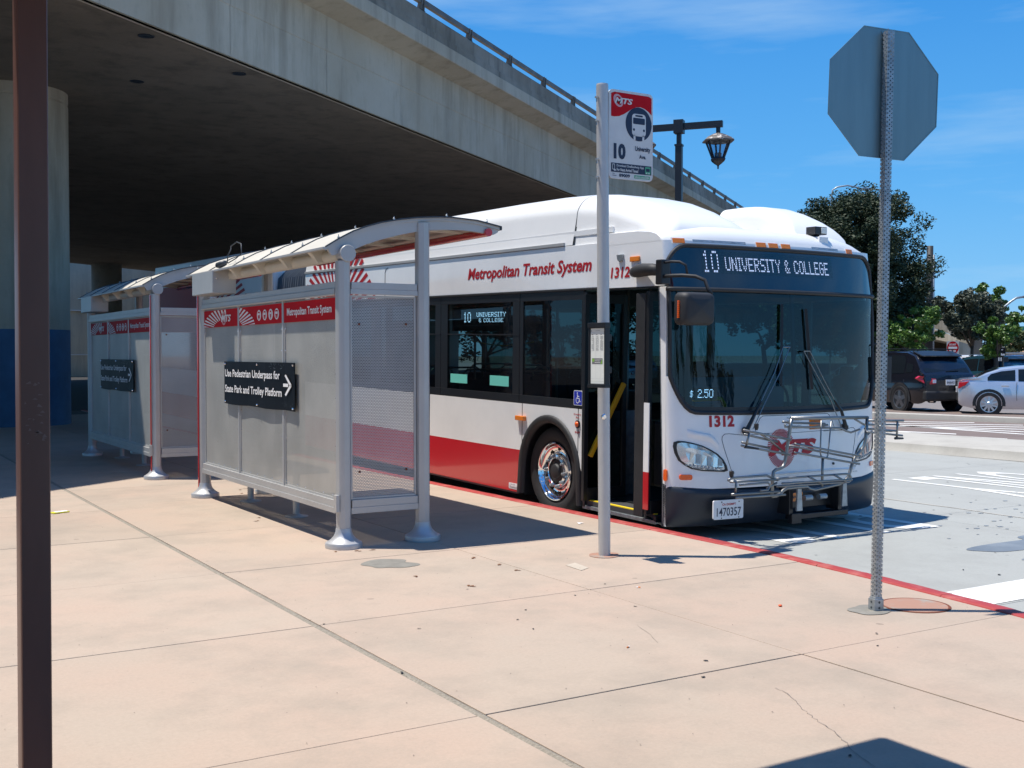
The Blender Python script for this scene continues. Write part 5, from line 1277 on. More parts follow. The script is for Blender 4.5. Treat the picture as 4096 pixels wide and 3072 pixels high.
# side destination sign behind glass
m = MB(); m.box((.05, 2.72, 1.84), (.085, 4.2, 2.13)); sdn = m.build('side_destination_sign', M['dglass'], bus)
m = MB(); lf = lambda a, b: (.047, a, b)
led_text(m, '10', lf, 3.915, 1.945, 3.735, 2.07, dot=.75); led_text(m, 'UNIVERSITY', lf, 3.60, 2.010, 2.94, 2.064, dot=.8); led_text(m, '& COLLEGE', lf, 3.545, 1.946, 2.995, 1.992, dot=.8)
stuff(m.build('side_destination_text', M['led2'], sdn, fix=False))
# side lettering
pr = MB(); put_text(pr, 'Metropolitan Transit System', sf_(.003), 3.73, 2.415, 1.215, 2.592, bold=.028, shear=.22); pr.build('side_lettering', M['redprint'], bus, fix=False)
pr = MB(); put_text(pr, '1312', sf_(.003), .895, 2.366, .590, 2.474, bold=.03, shear=.12); pr.build('side_fleet_number', M['redprint'], bus, fix=False)
m = MB(); m.box((-.02, .43, 2.515), (.0, .575, 2.565)); m.build('side_marker', M['amber'], bus, bevel=.006)
m = MB(); m.prism([(.68,2.595),(.78,2.595),(.765,2.54),(.74,2.525),(.70,2.525),(.69,2.54)], lambda a, b, d: (-d, a, b), 0, .025); m.build('side_camera', M['zinc'], bus, bevel=.004)
seam = MB(); seam.tube([(-.001, .95, 2.29), (-.001, .90, 2.45), (-.001, .95, 2.72)], .0025, 4)
m = MB(); m.tube([(-.001, 5.995, 2.29), (-.001, 5.995, 2.64), (-.001, 5.96, 2.69), (-.001, 5.90, 2.70)], .005, 5); m.build('panel_seam', M['seam'], bus)
m = MB(); m.tube([(-.001, 4.68, .03), (-.001, 4.68, 1.03)], .003, 4); m.build('panel_seam', M['seam'], bus)
m = MB(); m.box((-.045, 2.41, .838), (.0, 2.585, .892)); mk = m.build('side_marker', M['amber'], bus, bevel=.008)
# wheelchair symbol
m = MB(); m.prism(rrect(1.351, 1.066, 1.503, 1.222, .014), lambda a, b, d: (-d, a, b), -.001, .003, 0); wc = m.build('wheelchair_sign', M['wprint'], bus)
pr = MB(); poly_flat(pr, rrect(1.358, 1.073, 1.496, 1.215, .010), lambda a, b: (-.004, a, b), 0)
wf = lambda a, b: (-.0055, 1.427-(a-.5)*.115, 1.082+b*.125)
for P in (ellipse(.42,.90,.07,.07,12), [(.38,.80),(.48,.80),(.50,.48),(.40,.48)], [(.42,.68),(.72,.68),(.72,.60),(.42,.60)], [(.40,.50),(.76,.50),(.76,.42),(.40,.42)], [(.68,.50),(.77,.50),(.86,.18),(.77,.16)], [(.78,.22),(.92,.26),(.93,.20),(.80,.14)]): poly_flat(pr, P, wf, 1)
arcw = [(.46+.27*cos(radians(a)), .32+.28*sin(radians(a))) for a in range(125, 371, 15)]; arci = [(.46+.20*cos(radians(a)), .32+.21*sin(radians(a))) for a in range(125, 371, 15)]
pr.grid([[wf(*p) for p in arcw], [wf(*p) for p in arci]], 1)
stuff(pr.build('wheelchair_print', [M['blue'], M['wprint']], wc, fix=False))
pr = MB(); put_text(pr, 'Kneeling', sf_(.003), 1.498, .960, 1.370, .982); put_text(pr, 'Bus', sf_(.003), 1.458, .932, 1.405, .950); put_text(pr, 'RAMP', sf_(.003), 1.474, .775, 1.386, .796, bold=.04); pr.build('ramp_lettering', M['redprint'], bus, fix=False)
m = MB(); m.lathe([(.042,0),(.042,-.012),(.030,-.016)], (0, 1.425, .870), 18, axis='x'); rl = m.build('ramp_light', M['black'], bus, autos=40)
m = MB(); m.lathe([(.030,-.014),(.026,-.026),(.012,-.034),(0,-.036)], (0, 1.425, .870), 14, axis='x'); m.build('ramp_lens', M['orange'], rl, autos=50)
m = MB(); m.prism(rrect(2.565, .045, 2.76, .112, .012), lambda a, b, d: (-d, a, b), 0, .003); mb_ = m.build('maker_plate', M['wprint'], bus)
pr = MB(); put_text(pr, 'Xcelsior', sf_(.0045), 2.745, .054, 2.585, .08, bold=.01); put_text(pr, 'NEW FLYER', sf_(.0045), 2.72, .092, 2.63, .100); pr.build('maker_text', M['inkgrey'], mb_, fix=False)
# sunburst livery at the rear of the front section
bc_u, bc_w = 7.62, 2.02
m = MB(); clipb = (6.3, 2.29, LEN-.01, 2.73)
burst(m, sf_(.003), bc_u, bc_w, .6, .48, 1.40, .95, 24, m=0, a0=0, a1=180, duty=.5, clip=clipb)
P = clip_poly(ellipse(bc_u, bc_w, .62, .46, 40), *clipb); poly_flat(m, P, sf_(.0025))
burst(m, lambda a, b: (-.003-.0+ .02*(b-2.775)/.3, a, b), bc_u, bc_w, .6, .48, 1.35, 1.12, 24, m=0, a0=0, a1=180, duty=.5, clip=(6.5, 2.785, LEN-.01, 3.04))
stuff(m.build('sunburst_livery', M['redprint'], bus, fix=False))
# door opening: inside, step, leaves
m = MB(); m.box((.01, .16, .0), (.05, 1.345, .035)); m.build('door_sill', M['zinc'], bus, bevel=.003)
m = MB(); m.box((.03, .18, .04), (BW-.05, 1.345, .085)); m.box((.57, 1.346, .04), (BW-.05, LEN, .085)); fl_ = m.build('floor', M['floor'], bus)
m = MB(); m.box((.035, .20, .0855), (.075, 1.33, .095)); m.build('step_edge', M['yellowline'], fl_)
m = MB(); m.box((.004, 1.30, .02), (.06, 1.347, 2.25)); m.box((.004, .02+.13, .03), (.05, .19, .08)); m.build('door_frame', M['black'], bus, bevel=.004)
def leaf(u, x0, x1, stripe, nm, tilt_=0):
    m = MB(); t = .022
    def q(a, c, b): return (a, u+c+tilt_*(a-x0), b)
    for a0, b0, a1, b1 in ((x0, .09, x0+.055, 2.22), (x1-.055, .09, x1, 2.22), (x0+.055, .09, x1-.055, .22), (x0+.055, 2.13, x1-.055, 2.22)):
        m.add([q(a0,-t,b0),q(a1,-t,b0),q(a1,t,b0),q(a0,t,b0),q(a0,-t,b1),q(a1,-t,b1),q(a1,t,b1),q(a0,t,b1)], [(0,3,2,1),(4,5,6,7),(0,1,5,4),(1,2,6,5),(2,3,7,6),(3,0,4,7)])
    d = m.build('door_leaf', M['black'], bus, bevel=.004)
    m = MB(); m.add([q(x0+.055,0,.22), q(x1-.055,0,.22), q(x1-.055,0,2.13), q(x0+.055,0,2.13)], [(0,1,2,3)]); m.build('door_glass', M['glass'], d, fix=False)
    return d
d1 = leaf(.24, -.06, .50, True, 'door_leaf'); d2 = leaf(1.27, -.05, .50, False, 'door_leaf')
m = MB(); m.box((-.068, .185, .14), (-.058, .262, .50), 0); m.box((-.068, .185, .50), (-.058, .262, 1.16), 1); m.build('door_edge_stripe', [M['red'], M['white']], d1)
m = MB(); m.box((-.070, .262, .06), (-.045, .40, 2.2)); m.build('door_seal', M['rubber'], d1, bevel=.004)
m = MB(); m.beam((.02, 1.235, .55), (.44, 1.22, 1.30), .035, .05); m.build('grab_bar', M['yellow'], d2, bevel=.006)
m = MB(); m.beam((.02, .285, .62), (.40, .29, 1.05), .03, .045); m.build('grab_bar', M['yellow'], d1, bevel=.006)
# interior
m = MB(); m.box((BW-.06, .1, .05), (BW-.03, LEN, 1.05)); m.box((BW-.06, .1, 2.2), (BW-.03, 1.6, 2.44)); m.box((BW-.06, 1.6, 2.2), (BW-.03, LEN, 2.83)); 
for u in (.9, 2.5, 4.35, 6.2, 8.0): m.box((BW-.06, u-.06, 1.05), (BW-.03, u+.06, 2.2))
m.build('far_side_wall', M['inside'], bus)
for a, b in zip((.1,.96,2.56,4.41,6.26), (.84,2.44,4.29,6.14,7.94)):
    m = MB(); m.add([(BW-.04, a, 1.05), (BW-.04, b, 1.05), (BW-.04, b, 2.2), (BW-.04, a, 2.2)], [(0,1,2,3)]); m.build('far_window_pane', M['glass'], bus, fix=False)
m = MB(); m.box((BW-.028, .07, .02), (BW, LEN, 1.05)); m.box((BW-.028, 1.6, 2.2), (BW, LEN, 2.83)); m.box((BW-.028, .12, 2.2), (BW, 1.59, 2.45)); m.build('street_side_panel', M['white'], bus)
m = MB(); m.box((.06, .2, 2.42), (BW-.06, LEN, 2.46)); m.build('ceiling', M['inside'], bus)
m = MB(); m.box((.06, LEN-.03, .1), (BW-.06, LEN, 2.8)); m.build('rear_bulkhead', M['inside'], bus)
m = MB(); m.box((.05, .08, .35), (BW-.06, .42, .98)); m.box((1.3, .42, .35), (BW-.1, .62, 1.02)); m.build('dashboard', M['black'], bus, bevel=.03)
m = MB(); m.tube([(2.05+.21*cos(t*pi/10), .66+.07*sin(t*pi/10), 1.16+.19*sin(t*pi/10)) for t in range(20)], .016, 6, closed=True); m.build('steering_wheel', M['black'], bus)
m = MB(); m.box((1.30, 1.18, .1), (1.34, 1.22, 2.4)); m.box((1.32, 1.19, .35), (BW-.1, 1.22, 1.35)); m.build('driver_partition', M['insideblue'], bus)
m = MB(); m.box((1.72, .98, .5), (2.3, 1.45, .62)); m.box((1.76, 1.36, .62), (2.26, 1.48, 1.45)); m.build('driver_seat', M['seat'], bus, bevel=.03)
m = MB(); m.box((.85, .55, .1), (1.10, .85, 1.10)); m.build('farebox', M['inside'], bus, bevel=.01)
m = MB(); m.tube([(.72, .45, 1.16), (1.05, .45, 1.165), (1.10, .46, 1.16), (1.16, .47, 1.10), (1.2, .48, .95)], .022, 8); m.build('front_rail', M['yellowline'], bus, smooth=True)
m = MB(); m.box((.30, 1.36, .1), (.85, 1.39, 1.0)); m.build('modesty_panel', M['zinc'], bus)
for x, u in ((.55, .95), (.62, 1.40), (.5, 2.55), (.62, 3.5), (.62, 4.6), (2.2, 2.6), (2.2, 3.9), (2.2, 5.2), (.62, 6.0)):
    m = MB(); m.tube([(x, u, .1), (x, u, 2.4)], .017, 8); m.build('stanchion', M['yellow'] if u in (3.5, 2.6) else M['steel'], bus, smooth=True)
for k in range(5):
    for x0 in (.12, 1.75):
        u = 2.75+k*.86
        if x0 > 1 and k == 0: continue
        m = MB(); m.box((x0, u, .48), (x0+.9, u+.42, .56)); m.prism([(u+.36,.52),(u+.44,.52),(u+.54,1.22),(u+.48,1.24)], lambda a, b, d: (x0+d, a, b), 0, .9); m.tube([(x0+.1,u+.2,.1),(x0+.1,u+.2,.48)], .02, 6); s_ = m.build('passenger_seat', M['seat'], bus, bevel=.02)
        m = MB(); m.tube([(x0+.04, u+.5, 1.1), (x0+.04, u+.52, 1.30), (x0+.12, u+.53, 1.36), (x0+.76, u+.53, 1.36), (x0+.86, u+.52, 1.30), (x0+.86, u+.5, 1.1)], .013, 6); m.build('seat_rail', M['steel'], s_, smooth=True)
m = MB(); m.tube([(.35, 2.8+.1*k, 1.72-.05*sin(pi*k/14)) for k in range(15)], .006, 5); m.build('bell_cord', M['yellowline'], bus)
# kerb-side mirror
m = MB(); m.tube([(-.02,.50,2.41),(-.06,.40,2.415),(-.10,.25,2.42),(-.13,.10,2.415),(-.12,-.02,2.40)], [.050,.062,.062,.058,.05], 14); ma = m.build('mirror_arm', M['rubber'], bus, smooth=True)
m = MB(); m.box((-.17,-.09,2.27),(-.06,.0,2.50)); m.build('mirror_bracket', M['black'], ma, bevel=.012)
m = MB(); m.tube([(-.12,-.06,2.345),(-.14,-.18,2.345),(-.10,-.30,2.345),(-.03,-.40,2.335),(.02,-.47,2.30),(.03,-.50,2.22),(.05,-.53,2.17)], .017, 8)
m.tube([(-.12,-.06,2.47),(-.13,-.18,2.475),(-.10,-.26,2.47),(-.06,-.30,2.44),(-.05,-.31,2.36)], .012, 8); m.build('mirror_tubes', M['rubber'], ma, smooth=True)
m = MB()
P = rrect(-.345, 1.892, .020, 2.182, .05, 5)
c_ = (-.16, 2.04)
rows = [[(c_[0]+(a-c_[0])*k, -.55+d, c_[1]+(b-c_[1])*k) for a, b in P] for k, d in ((.0,-.085),(.80,-.08),(.93,-.06),(1,-.02),(1,.06),(.96,.075),(0,.075))]
m.grid(rows, wrap=True); mh = m.build('mirror_head', M['rubber'], ma, autos=50)
m = MB()
for k in range(9): m.box((-.358, -.555, 1.955+.0175*k), (-.343, -.535, 1.967+.0175*k))
stuff(m.build('mirror_indicator', M['orange'], mh))
m = MB(); m.box((BW+.05, -.08, 1.32), (BW+.20, .02, 1.60)); m.tube([(BW-.02,.1,1.75),(BW+.10,-.04,1.72),(BW+.12,-.03,1.58)], .014, 6); m.build('street_mirror', M['rubber'], bus, bevel=.03)

# ---------------------------------------------------------------- bicycle rack
rk = MB(); rk.box((1.15, -.46, .09), (1.20, -.30, .34)); rk.box((1.83, -.46, .09), (1.88, -.30, .34)); rk.box((1.20, -.36, .13), (1.83, -.31, .31)); rack = rk.build('bike_rack', M['black'], bus, bevel=.004)
def rt(pts, r=.0105, nm='rack_tube', dy=0): 
    m = MB(); m.tube([(a, b+dy, c) for a, b, c in pts], r, 8); return m.build(nm, M['steel'], rack, smooth=True)
def y(d, *ps): return [(a, d, b) for a, b in ps]
rt([(.755,-.62,.317),(.757,-.62,.474),(.769,-.62,.545),(.80,-.62,.562),(.857,-.62,.572),(.89,-.62,.585),(.913,-.62,.625),(.948,-.62,.790),(.976,-.62,.952),(.990,-.62,1.03)], .0165, 'rack_frame')
rt([(.985,-.62,1.035),(2.045,-.62,1.012)], .0165, 'rack_frame')
rt([(2.042,-.62,1.02),(2.022,-.62,.793),(2.005,-.62,.735),(1.975,-.61,.69),(1.910,-.60,.638),(1.859,-.60,.555),(1.810,-.60,.435),(1.775,-.58,.385),(1.72,-.56,.362),(1.619,-.54,.346),(1.50,-.50,.322),(1.447,-.50,.316),(1.35,-.52,.335),(1.275,-.56,.365),(1.10,-.60,.376),(.943,-.62,.378),(.895,-.62,.36),(.863,-.62,.333),(.81,-.62,.315),(.754,-.62,.316)], .0165, 'rack_frame')
for P, d in (([(.336,.952),(.64,.895),(.947,.837)], -.66), ([(.406,.906),(.834,.818)], -.60), ([(.316,.811),(.934,.699)], -.66), ([(.400,.830),(.755,.763)], -.58), ([(.413,.921),(.378,.809)], -.66),
             ([(.997,.799),(1.910,.638)], -.66), ([(.991,.718),(1.895,.563)], -.66), ([(1.0,.775),(1.90,.615)], -.59), ([(.60,.90),(.70,.85),(.93,.70)], -.62)): rt(y(d, *P))
for P, d in (([(.926,1.001),(1.008,.992),(1.496,.964)], -.57), ([(1.009,.951),(1.724,.914),(1.79,.885),(1.867,.866),(1.992,.893)], -.57), ([(1.881,1.000),(2.018,.941),(2.30,.93),(2.538,.925)], -.60), ([(2.016,.984),(2.536,.968)], -.66),
             ([(1.984,.874),(2.522,.817)], -.66), ([(2.03,.90),(2.50,.86)], -.60), ([(2.442,.964),(2.438,.801)], -.66), ([(2.228,.934),(2.215,.905),(2.239,.884),(2.323,.868),(2.398,.865)], -.63), ([(.93,.985),(.93,.955),(1.3,.94),(1.50,.955)], -.60)): rt(y(d, *P))
for P, d in (([(.126,.505),(.140,.522),(.171,.531),(.602,.529),(.739,.475)], -.70), ([(.134,.499),(.738,.484)], -.72), ([(.746,.486),(1.2,.484),(1.685,.479),(1.735,.468),(1.756,.439),(1.745,.410),(1.722,.398),(.748,.416)], -.68), ([(.129,.389),(.741,.376)], -.74),
             ([(.129,.367),(.741,.354)], -.80), ([(.194,.496),(.192,.383)], -.73), ([(.210,.472),(.557,.472),(.589,.449),(.558,.405),(.465,.405)], -.76), ([(.605,.408),(.731,.452)], -.70), ([(.76,.45),(1.7,.43)], -.74), ([(1.15,.485),(1.32,.41)], -.70), ([(1.5,.48),(1.66,.405)], -.70)): rt(y(d, *P))
rt(y(-.65, (1.358,1.005),(1.353,.701),(1.365,.665),(1.403,.641),(1.44,.642),(1.457,.665),(1.495,.994)), .007, 'rack_hook'); rt(y(-.64, (1.399,.641),(1.397,.364)), .013, 'rack_hook')
for P, d in (([(.405,.90),(.46,.925),(.50,.90)], -.68),):
    pass
m = MB()
for a, b, d in ((1.22,.62,-.66),(1.62,.80,-.66),(.55,.86,-.66),(1.45,.43,-.68),(.95,.45,-.68),(1.58,.60,-.67)): m.box((a-.045, d-.018, b-.028), (a+.045, d+.006, b+.012))

for a, b, d in ((.50,.945,-.66), (.165,.535,-.70), (2.14,.995,-.66)):
    m = MB(); m.lathe([(.012,-.02),(.02,.0),(.022,.035),(.015,.04)], (a, d, b+.02), 10); m.build('rack_knob', M['black'], rack)
for a0, b0, a1, b1, d in ((.35,.80,.52,.775,-.67), (2.40,.795,2.52,.79,-.67)):
    m = MB(); m.tube([(a0,d,b0),(a1,d,b1)], [.014,.010], 8); m.build('rack_handle', M['black'], rack)
m = MB(); m.prism([(1.226,.205),(1.385,.213),(1.387,.292),(1.222,.284)], lambda a, b, d: (a, -.40-d, b), 0, .006); yl = m.build('rack_label', M['amber'], rack)
pr = MB(); put_text(pr, 'Byk-Rak', lambda a, b: (a, -.4075, b), 1.24, .232, 1.37, .262); pr.build('rack_label_text', M['nprint'], yl, fix=False)
for a in (1.42, 1.62):
    m = MB(); m.lathe([(0,-.05),(.028,-.05),(.028,.05),(0,.05)], (a, -.44, .235), 12, axis='x'); m.build('rack_hinge', M['zinc'], rack)
m = MB(); m.box((1.20, -.46, .035), (1.98, -.36, .085)); m.box((1.17,-.48,.0),(1.30,-.42,.10)); m.build('rack_lower_beam', M['black'], rack, bevel=.005)
for a in (1.22, 1.85):
    m = MB(); m.prism([(a-.03,.13),(a+.05,.13),(a+.03,.36),(a-.02,.36)], lambda p, q, d: (p, -.50-d, q), 0, .02); m.build('rack_bracket', M['zinc'], rack, bevel=.003)

# ---------------------------------------------------------------- bellows and rear section
m = MB()
nb = 15
for k in range(nb):
    u0 = LEN+.02+k*1.50/nb; u1 = u0+1.5/nb; um = (u0+u1)/2
    def sec(u, e):
        zt_ = 2.93-e; x0_ = .06+e
        return [(x0_, u, .1), (x0_, u, 1.2), (x0_+.01*sin(k*2.1), u, 2.2), (x0_+.05, u, zt_-.2), (x0_+.25, u, zt_), (BW-.3, u, zt_), (BW-.06-e, u, zt_-.2), (BW-.06-e, u, .1)]
    m.grid([sec(u0, .07), sec(um-.012, .0), sec(um+.012, .0), sec(u1, .07)])
m.build('bellows', M['ridge'], bus, autos=40)
R0, R1 = LEN+1.55, LEN+9.2
side_quad(R0, 2.285, R1, 2.78, 'rear_roof_side_panel', M['white']); side_quad(R0, 1.034, R1, 2.284, 'rear_window_band', M['dglass'], d=.05); side_quad(R0, .502, R1, 1.03, 'rear_side_panel', M['white']); side_quad(R0, .02, R1, .50, 'rear_lower_panel', M['red'])
m = MB(); m.box((.052, R0, .1), (BW, R1, 2.85)); m.box((.03, R0+.3, 2.86), (1.3, R1-.3, 3.25)); m.build('rear_body', M['fair'], bus, bevel=.02)
m = MB(); burst(m, sf_(.003), R0+3.4, 1.7, .5, .9, 2.6, 1.5, 30, a0=20, a1=160, clip=(R0+.05, 2.29, R1-.05, 2.77)); m.box((-.004, R0+3.2, 1.8), (-.002, R1-.4, 2.77)); stuff(m.build('rear_livery', M['redprint'], bus, fix=False))
wheel(R0+3.2, .315, .075)

# ================================================================== CARS
CAR = {}
M['cglass'] = mat('car_glass', (.010,.014,.018), .06, spec=.4)
M['csilver'] = mat('silver_car_paint', (.62,.65,.70), .28, .55, coat=1)
M['cblack'] = mat('black_car_paint', (.008,.009,.014), .2, .0, coat=.6)
M['cteal'] = mat('teal_car_paint', (.02,.075,.11), .25, .3, coat=1)
M['cwhite'] = mat('white_car_paint', (.72,.74,.77), .28, coat=1)
M['cblue'] = mat('blue_car_paint', (.02,.05,.28), .22, .3, coat=1)
M['tailred'] = mat('tail_lamp_red', (.55,.01,.02), .15, coat=1)
M['alloy'] = mat('alloy_wheel', (.62,.64,.66), .3, .9)
M['darkalloy'] = mat('dark_alloy_wheel', (.16,.16,.17), .3, .8)
def car(name, label, kind, paint, loc, heading, W=1.88, alloy='alloy', group='cars in the car park', rack=False, plate=None, light=True):
    T = thing(name, label, 'car', loc, radians(90-heading), group)
    if kind == 'suv':
        xs = [-2.42,-2.40,-2.34,-2.26,-2.16,-2.02,-1.85,-1.5,-.9,-.2,.35,.75,1.15,1.28,1.6,2.0,2.3,2.42]
        top= [ .95, 1.10, 1.15, 1.23, 1.37, 1.54, 1.69,1.80,1.82,1.81,1.75,1.50,1.18,1.12,1.08,1.0,.88,.70]
        shd= [ .93, 1.06, 1.12, 1.13, 1.13, 1.12, 1.10,1.08,1.06,1.05,1.04,1.03,1.02,1.10,1.06,.98,.86,.68]
        bot= [ .48, .40, .34,.30]+[.28]*10+[.28,.30,.36,.42]; wz = (-1.42, 1.42, .40); L0 = (-2.42, 2.42)
    else:
        xs = [-2.42,-2.40,-2.30,-2.05,-1.80,-1.45,-1.05,-.6,-.1,.3,.75,1.1,1.3,1.6,2.0,2.3,2.42]
        top= [ .82, .98, 1.06, 1.08, 1.10, 1.24,1.38,1.44,1.46,1.44,1.26,1.06,.99,.95,.88,.76,.60]
        shd= [ .80, .95, 1.02, 1.03, 1.02, .99,.97,.96,.95,.95,.94,.94,.97,.93,.86,.74,.58]
        bot= [ .42, .34, .28,.24]+[.20]*9+[.20,.22,.28,.36]; wz = (-1.38, 1.40, .345); L0 = (-2.42, 2.42)
    def half(i):
        x = xs[i]; e = max(0, (abs(x)-1.9)/.52); w_ = W/2*(1-.16*e*e); return w_
    def sec(i, k=1.0):
        w_ = half(i); b, s_, t = bot[i], shd[i], top[i]; h = t-s_; wr = w_*(1-.20*min(1, h/.6)); m_ = b+(s_-b)*.55
        L = [(w_*.93, b), (w_*.995, b+.10), (w_*1.0, m_), (w_*.985, s_-.07), (w_*.955, s_), ((w_*.955+wr)/2*1.006, (s_+t)/2), (wr, t-.04 if h > .1 else t-.005), (wr*.88, t), (0, t+.015)]
        return L
    m = MB(); rows = []
    for i in range(len(xs)):
        S = sec(i); rows.append([(xs[i], y_, z_) for y_, z_ in S] + [(xs[i], -y_, z_) for y_, z_ in S[::-1][1:]])
    m.grid(rows); n = len(rows[0]); m.add(rows[0], [tuple(range(n))]); m.add(rows[-1], [tuple(range(n))])
    body = m.build('body', paint, T, autos=42)
    def interp(x, arr): return lerp(x, xs, arr)
    def surf(x, f, side, off=.006):   # f 0 shoulder..1 roof edge
        i = max(j for j in range(len(xs)) if xs[j] <= x); i = min(i, len(xs)-2); t = (x-xs[i])/(xs[i+1]-xs[i])
        A, B = sec(i), sec(i+1); P = [((A[q][0]*(1-t)+B[q][0]*t), (A[q][1]*(1-t)+B[q][1]*t)) for q in (4, 5, 6)]
        if f < .5: a, b, g2 = P[0], P[1], f*2
        else: a, b, g2 = P[1], P[2], f*2-1
        return (x, side*((a[0]*(1-g2)+b[0]*g2)+off), a[1]*(1-g2)+b[1]*g2)
    gl = ([(-1.92,-1.60,.14,.55),( -1.54,-.62,.10,.86),(-.56,.42,.10,.86)] if kind == 'suv' else [(-1.42,-.68,.12,.86),(-.60,.34,.10,.88)])
    for s_ in (1, -1):
        for a, b, f0, f1 in gl:
            m = MB(); K_ = 8
            m.grid([[surf(a+(b-a)*k/K_, f0, s_), surf(a+(b-a)*k/K_, .5, s_), surf(a+(b-a)*k/K_, f1*(.75 if (k == 0 and a < -1.2 and kind == 'suv') else 1)*(.55 if (kind != 'suv' and a < -1 and k == 0) else 1), s_)] for k in range(K_+1)]); m.build('side_window', M['cglass'], body, fix=False)
        # front quarter
        m = MB(); m.grid([[surf(.50 if kind=='suv' else .42, .12, s_), surf(.50 if kind=='suv' else .42, .80, s_)], [surf(.95 if kind=='suv' else .9, .2, s_), surf(.80 if kind=='suv' else .75, .6, s_)]]); m.build('side_window', M['cglass'], body, fix=False)
        for a in ((-1.58, -.59, .46) if kind == 'suv' else (-.64, .40)):
            m = MB(); m.tube([(a, s_*(half(8)*1.002), .45), (a-.02, s_*(half(8)*1.003), .8), (a, s_*(half(8)*.99), .98)], .006, 4); m.build('door_gap', M['seam'], body)
        for a in ((-1.2, -.2) if kind == 'suv' else (-.95, 0.0)):
            m = MB(); m.box((a-.10, s_*(half(8)*.998), .86), (a+.10, s_*(half(8)*.998+.03), .90)); m.build('door_handle', paint, body, bevel=.01)
        for wx in wz[:2]:
            R_ = wz[2]
            m = MB(); m.grid([[(wx+(R_+.10)*cos(radians(a)), s_*(W/2+.012), R_+(R_+.09)*sin(radians(a))), (wx+(R_+.02)*cos(radians(a)), s_*(W/2+.014), R_+(R_+.02)*sin(radians(a))), (wx+(R_-.06)*cos(radians(a)), s_*(W/2-.10), R_+(R_-.06)*sin(radians(a)))] for a in range(-8, 189, 14)]); m.build('wheel_arch', M['rubber'] if kind == 'suv' else M['black'], body)
            m = MB(); m.lathe([(0, -.0), (R_+.03, 0), (R_+.03, .01)], (wx, s_*(W/2-.005), R_), 24, axis='y'); m.build('wheel_well', M['black'], body)
            m = MB(); o_ = s_*(W/2+.012); m.lathe([(R_*.68, 0), (R_*.72, s_*.012), (R_*.95, s_*.008), (R_, -s_*.04), (R_, -s_*.22), (R_*.5, -s_*.22)], (wx, o_, R_), 32, axis='y', caps=False); ty = m.build('tyre', M['tyre'], T, autos=40)
            m = MB(); m.lathe([(R_*.69, s_*.006), (R_*.64, s_*.004), (R_*.62, -s_*.03)], (wx, o_, R_), 32, axis='y', caps=False)
            for k in range(5 if kind == 'suv' else 10):
                a = 2*pi*k/(5 if kind == 'suv' else 10)+.3; c_, d_ = cos(a), sin(a); hw = .055 if kind == 'suv' else .026
                m.add([(wx+c_*R_*.12-d_*hw*1.2, o_+s_*.004, R_+d_*R_*.12+c_*hw*1.2), (wx+c_*R_*.66-d_*hw, o_-s_*.002, R_+d_*R_*.66+c_*hw), (wx+c_*R_*.66+d_*hw, o_-s_*.002, R_+d_*R_*.66-c_*hw), (wx+c_*R_*.12+d_*hw*1.2, o_+s_*.004, R_+d_*R_*.12-c_*hw*1.2)], [(0,1,2,3)])
            m.lathe([(R_*.2, s_*.0), (R_*.16, s_*.012), (0, s_*.014)], (wx, o_, R_), 12, axis='y'); m.build('rim', M[alloy], ty, fix=False)
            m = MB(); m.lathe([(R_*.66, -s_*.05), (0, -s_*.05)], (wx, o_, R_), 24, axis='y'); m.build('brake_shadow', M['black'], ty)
        m = MB(); xm = .62; m.box((xm-.08, s_*(W/2-.02), 1.02), (xm+.08, s_*(W/2+.20), 1.17)); m.build('door_mirror', paint, body, bevel=.03)
    # rear glass, lamps, plate
    hw = half(4)
    if kind == 'suv':
        m = MB(); m.grid([[(-2.285, -hw*.82, 1.18), (-2.285, hw*.82, 1.18)], [(-1.90, -hw*.72, 1.635), (-1.90, hw*.72, 1.635)]]); m.v = [(a-.022, b, c+.01) for a, b, c in m.v]; m.build('rear_window', M['cglass'], body, fix=False)
        m = MB(); m.prism([(-2.06,1.64),(-1.62,1.775),(-1.62,1.815),(-2.08,1.675)], lambda a, b, d: (a, d, b), -hw*.74, hw*.74); m.build('roof_spoiler', M['black'], body, bevel=.01)
        m = MB(); m.beam((-2.30, .05, 1.215), (-2.285, -.38, 1.235), .025, .02); m.build('rear_wiper', M['black'], body)
        for s_ in (1, -1):
            m = MB(); m.prism([(.50,.86),(.50,1.00),(.95,1.09),(1.03,1.02),(.80,.84)], lambda a, b, d: (-2.41-d+max(0,a-.72)*.6, s_*a*(W/2-.01)/.97, b), -.06, .045); m.build('tail_lamp', M['tailred'], body, bevel=.008)
            m = MB(); m.prism([(.505,.885),(.505,.985),(.62,.985),(.62,.885)], lambda a, b, d: (-2.456-d, s_*a, b), 0, .006); m.build('reversing_lamp', M['wprint'], body)
            m = MB(); m.box((-2.44, s_*.62, .50), (-2.40, s_*.80, .56)); m.build('reflector', M['tailred'], body)
            m = MB(); m.tube([(-1.75, s_*.62, 1.86), (-.6, s_*.66, 1.875), (.2, s_*.64, 1.85)], .018, 6); m.tube([(-1.75, s_*.62, 1.80), (-1.75, s_*.62, 1.86)], .018, 6); m.tube([(.2, s_*.64, 1.78), (.2, s_*.64, 1.85)], .018, 6); m.build('roof_rail', M['black'] if not rack else M['steel'], body)
            m = MB(); m.tube([(-2.46, s_*.55, .36), (-2.2, s_*.55, .36)], .05, 12); m.build('exhaust_tip', M['chrome'], body)
        m = MB(); m.box((-2.50, -W/2+.10, .36), (-2.30, W/2-.10, .66)); m.build('rear_bumper', M['rubber'], body, bevel=.06)
        py_, pz_ = -.0, .90
    else:
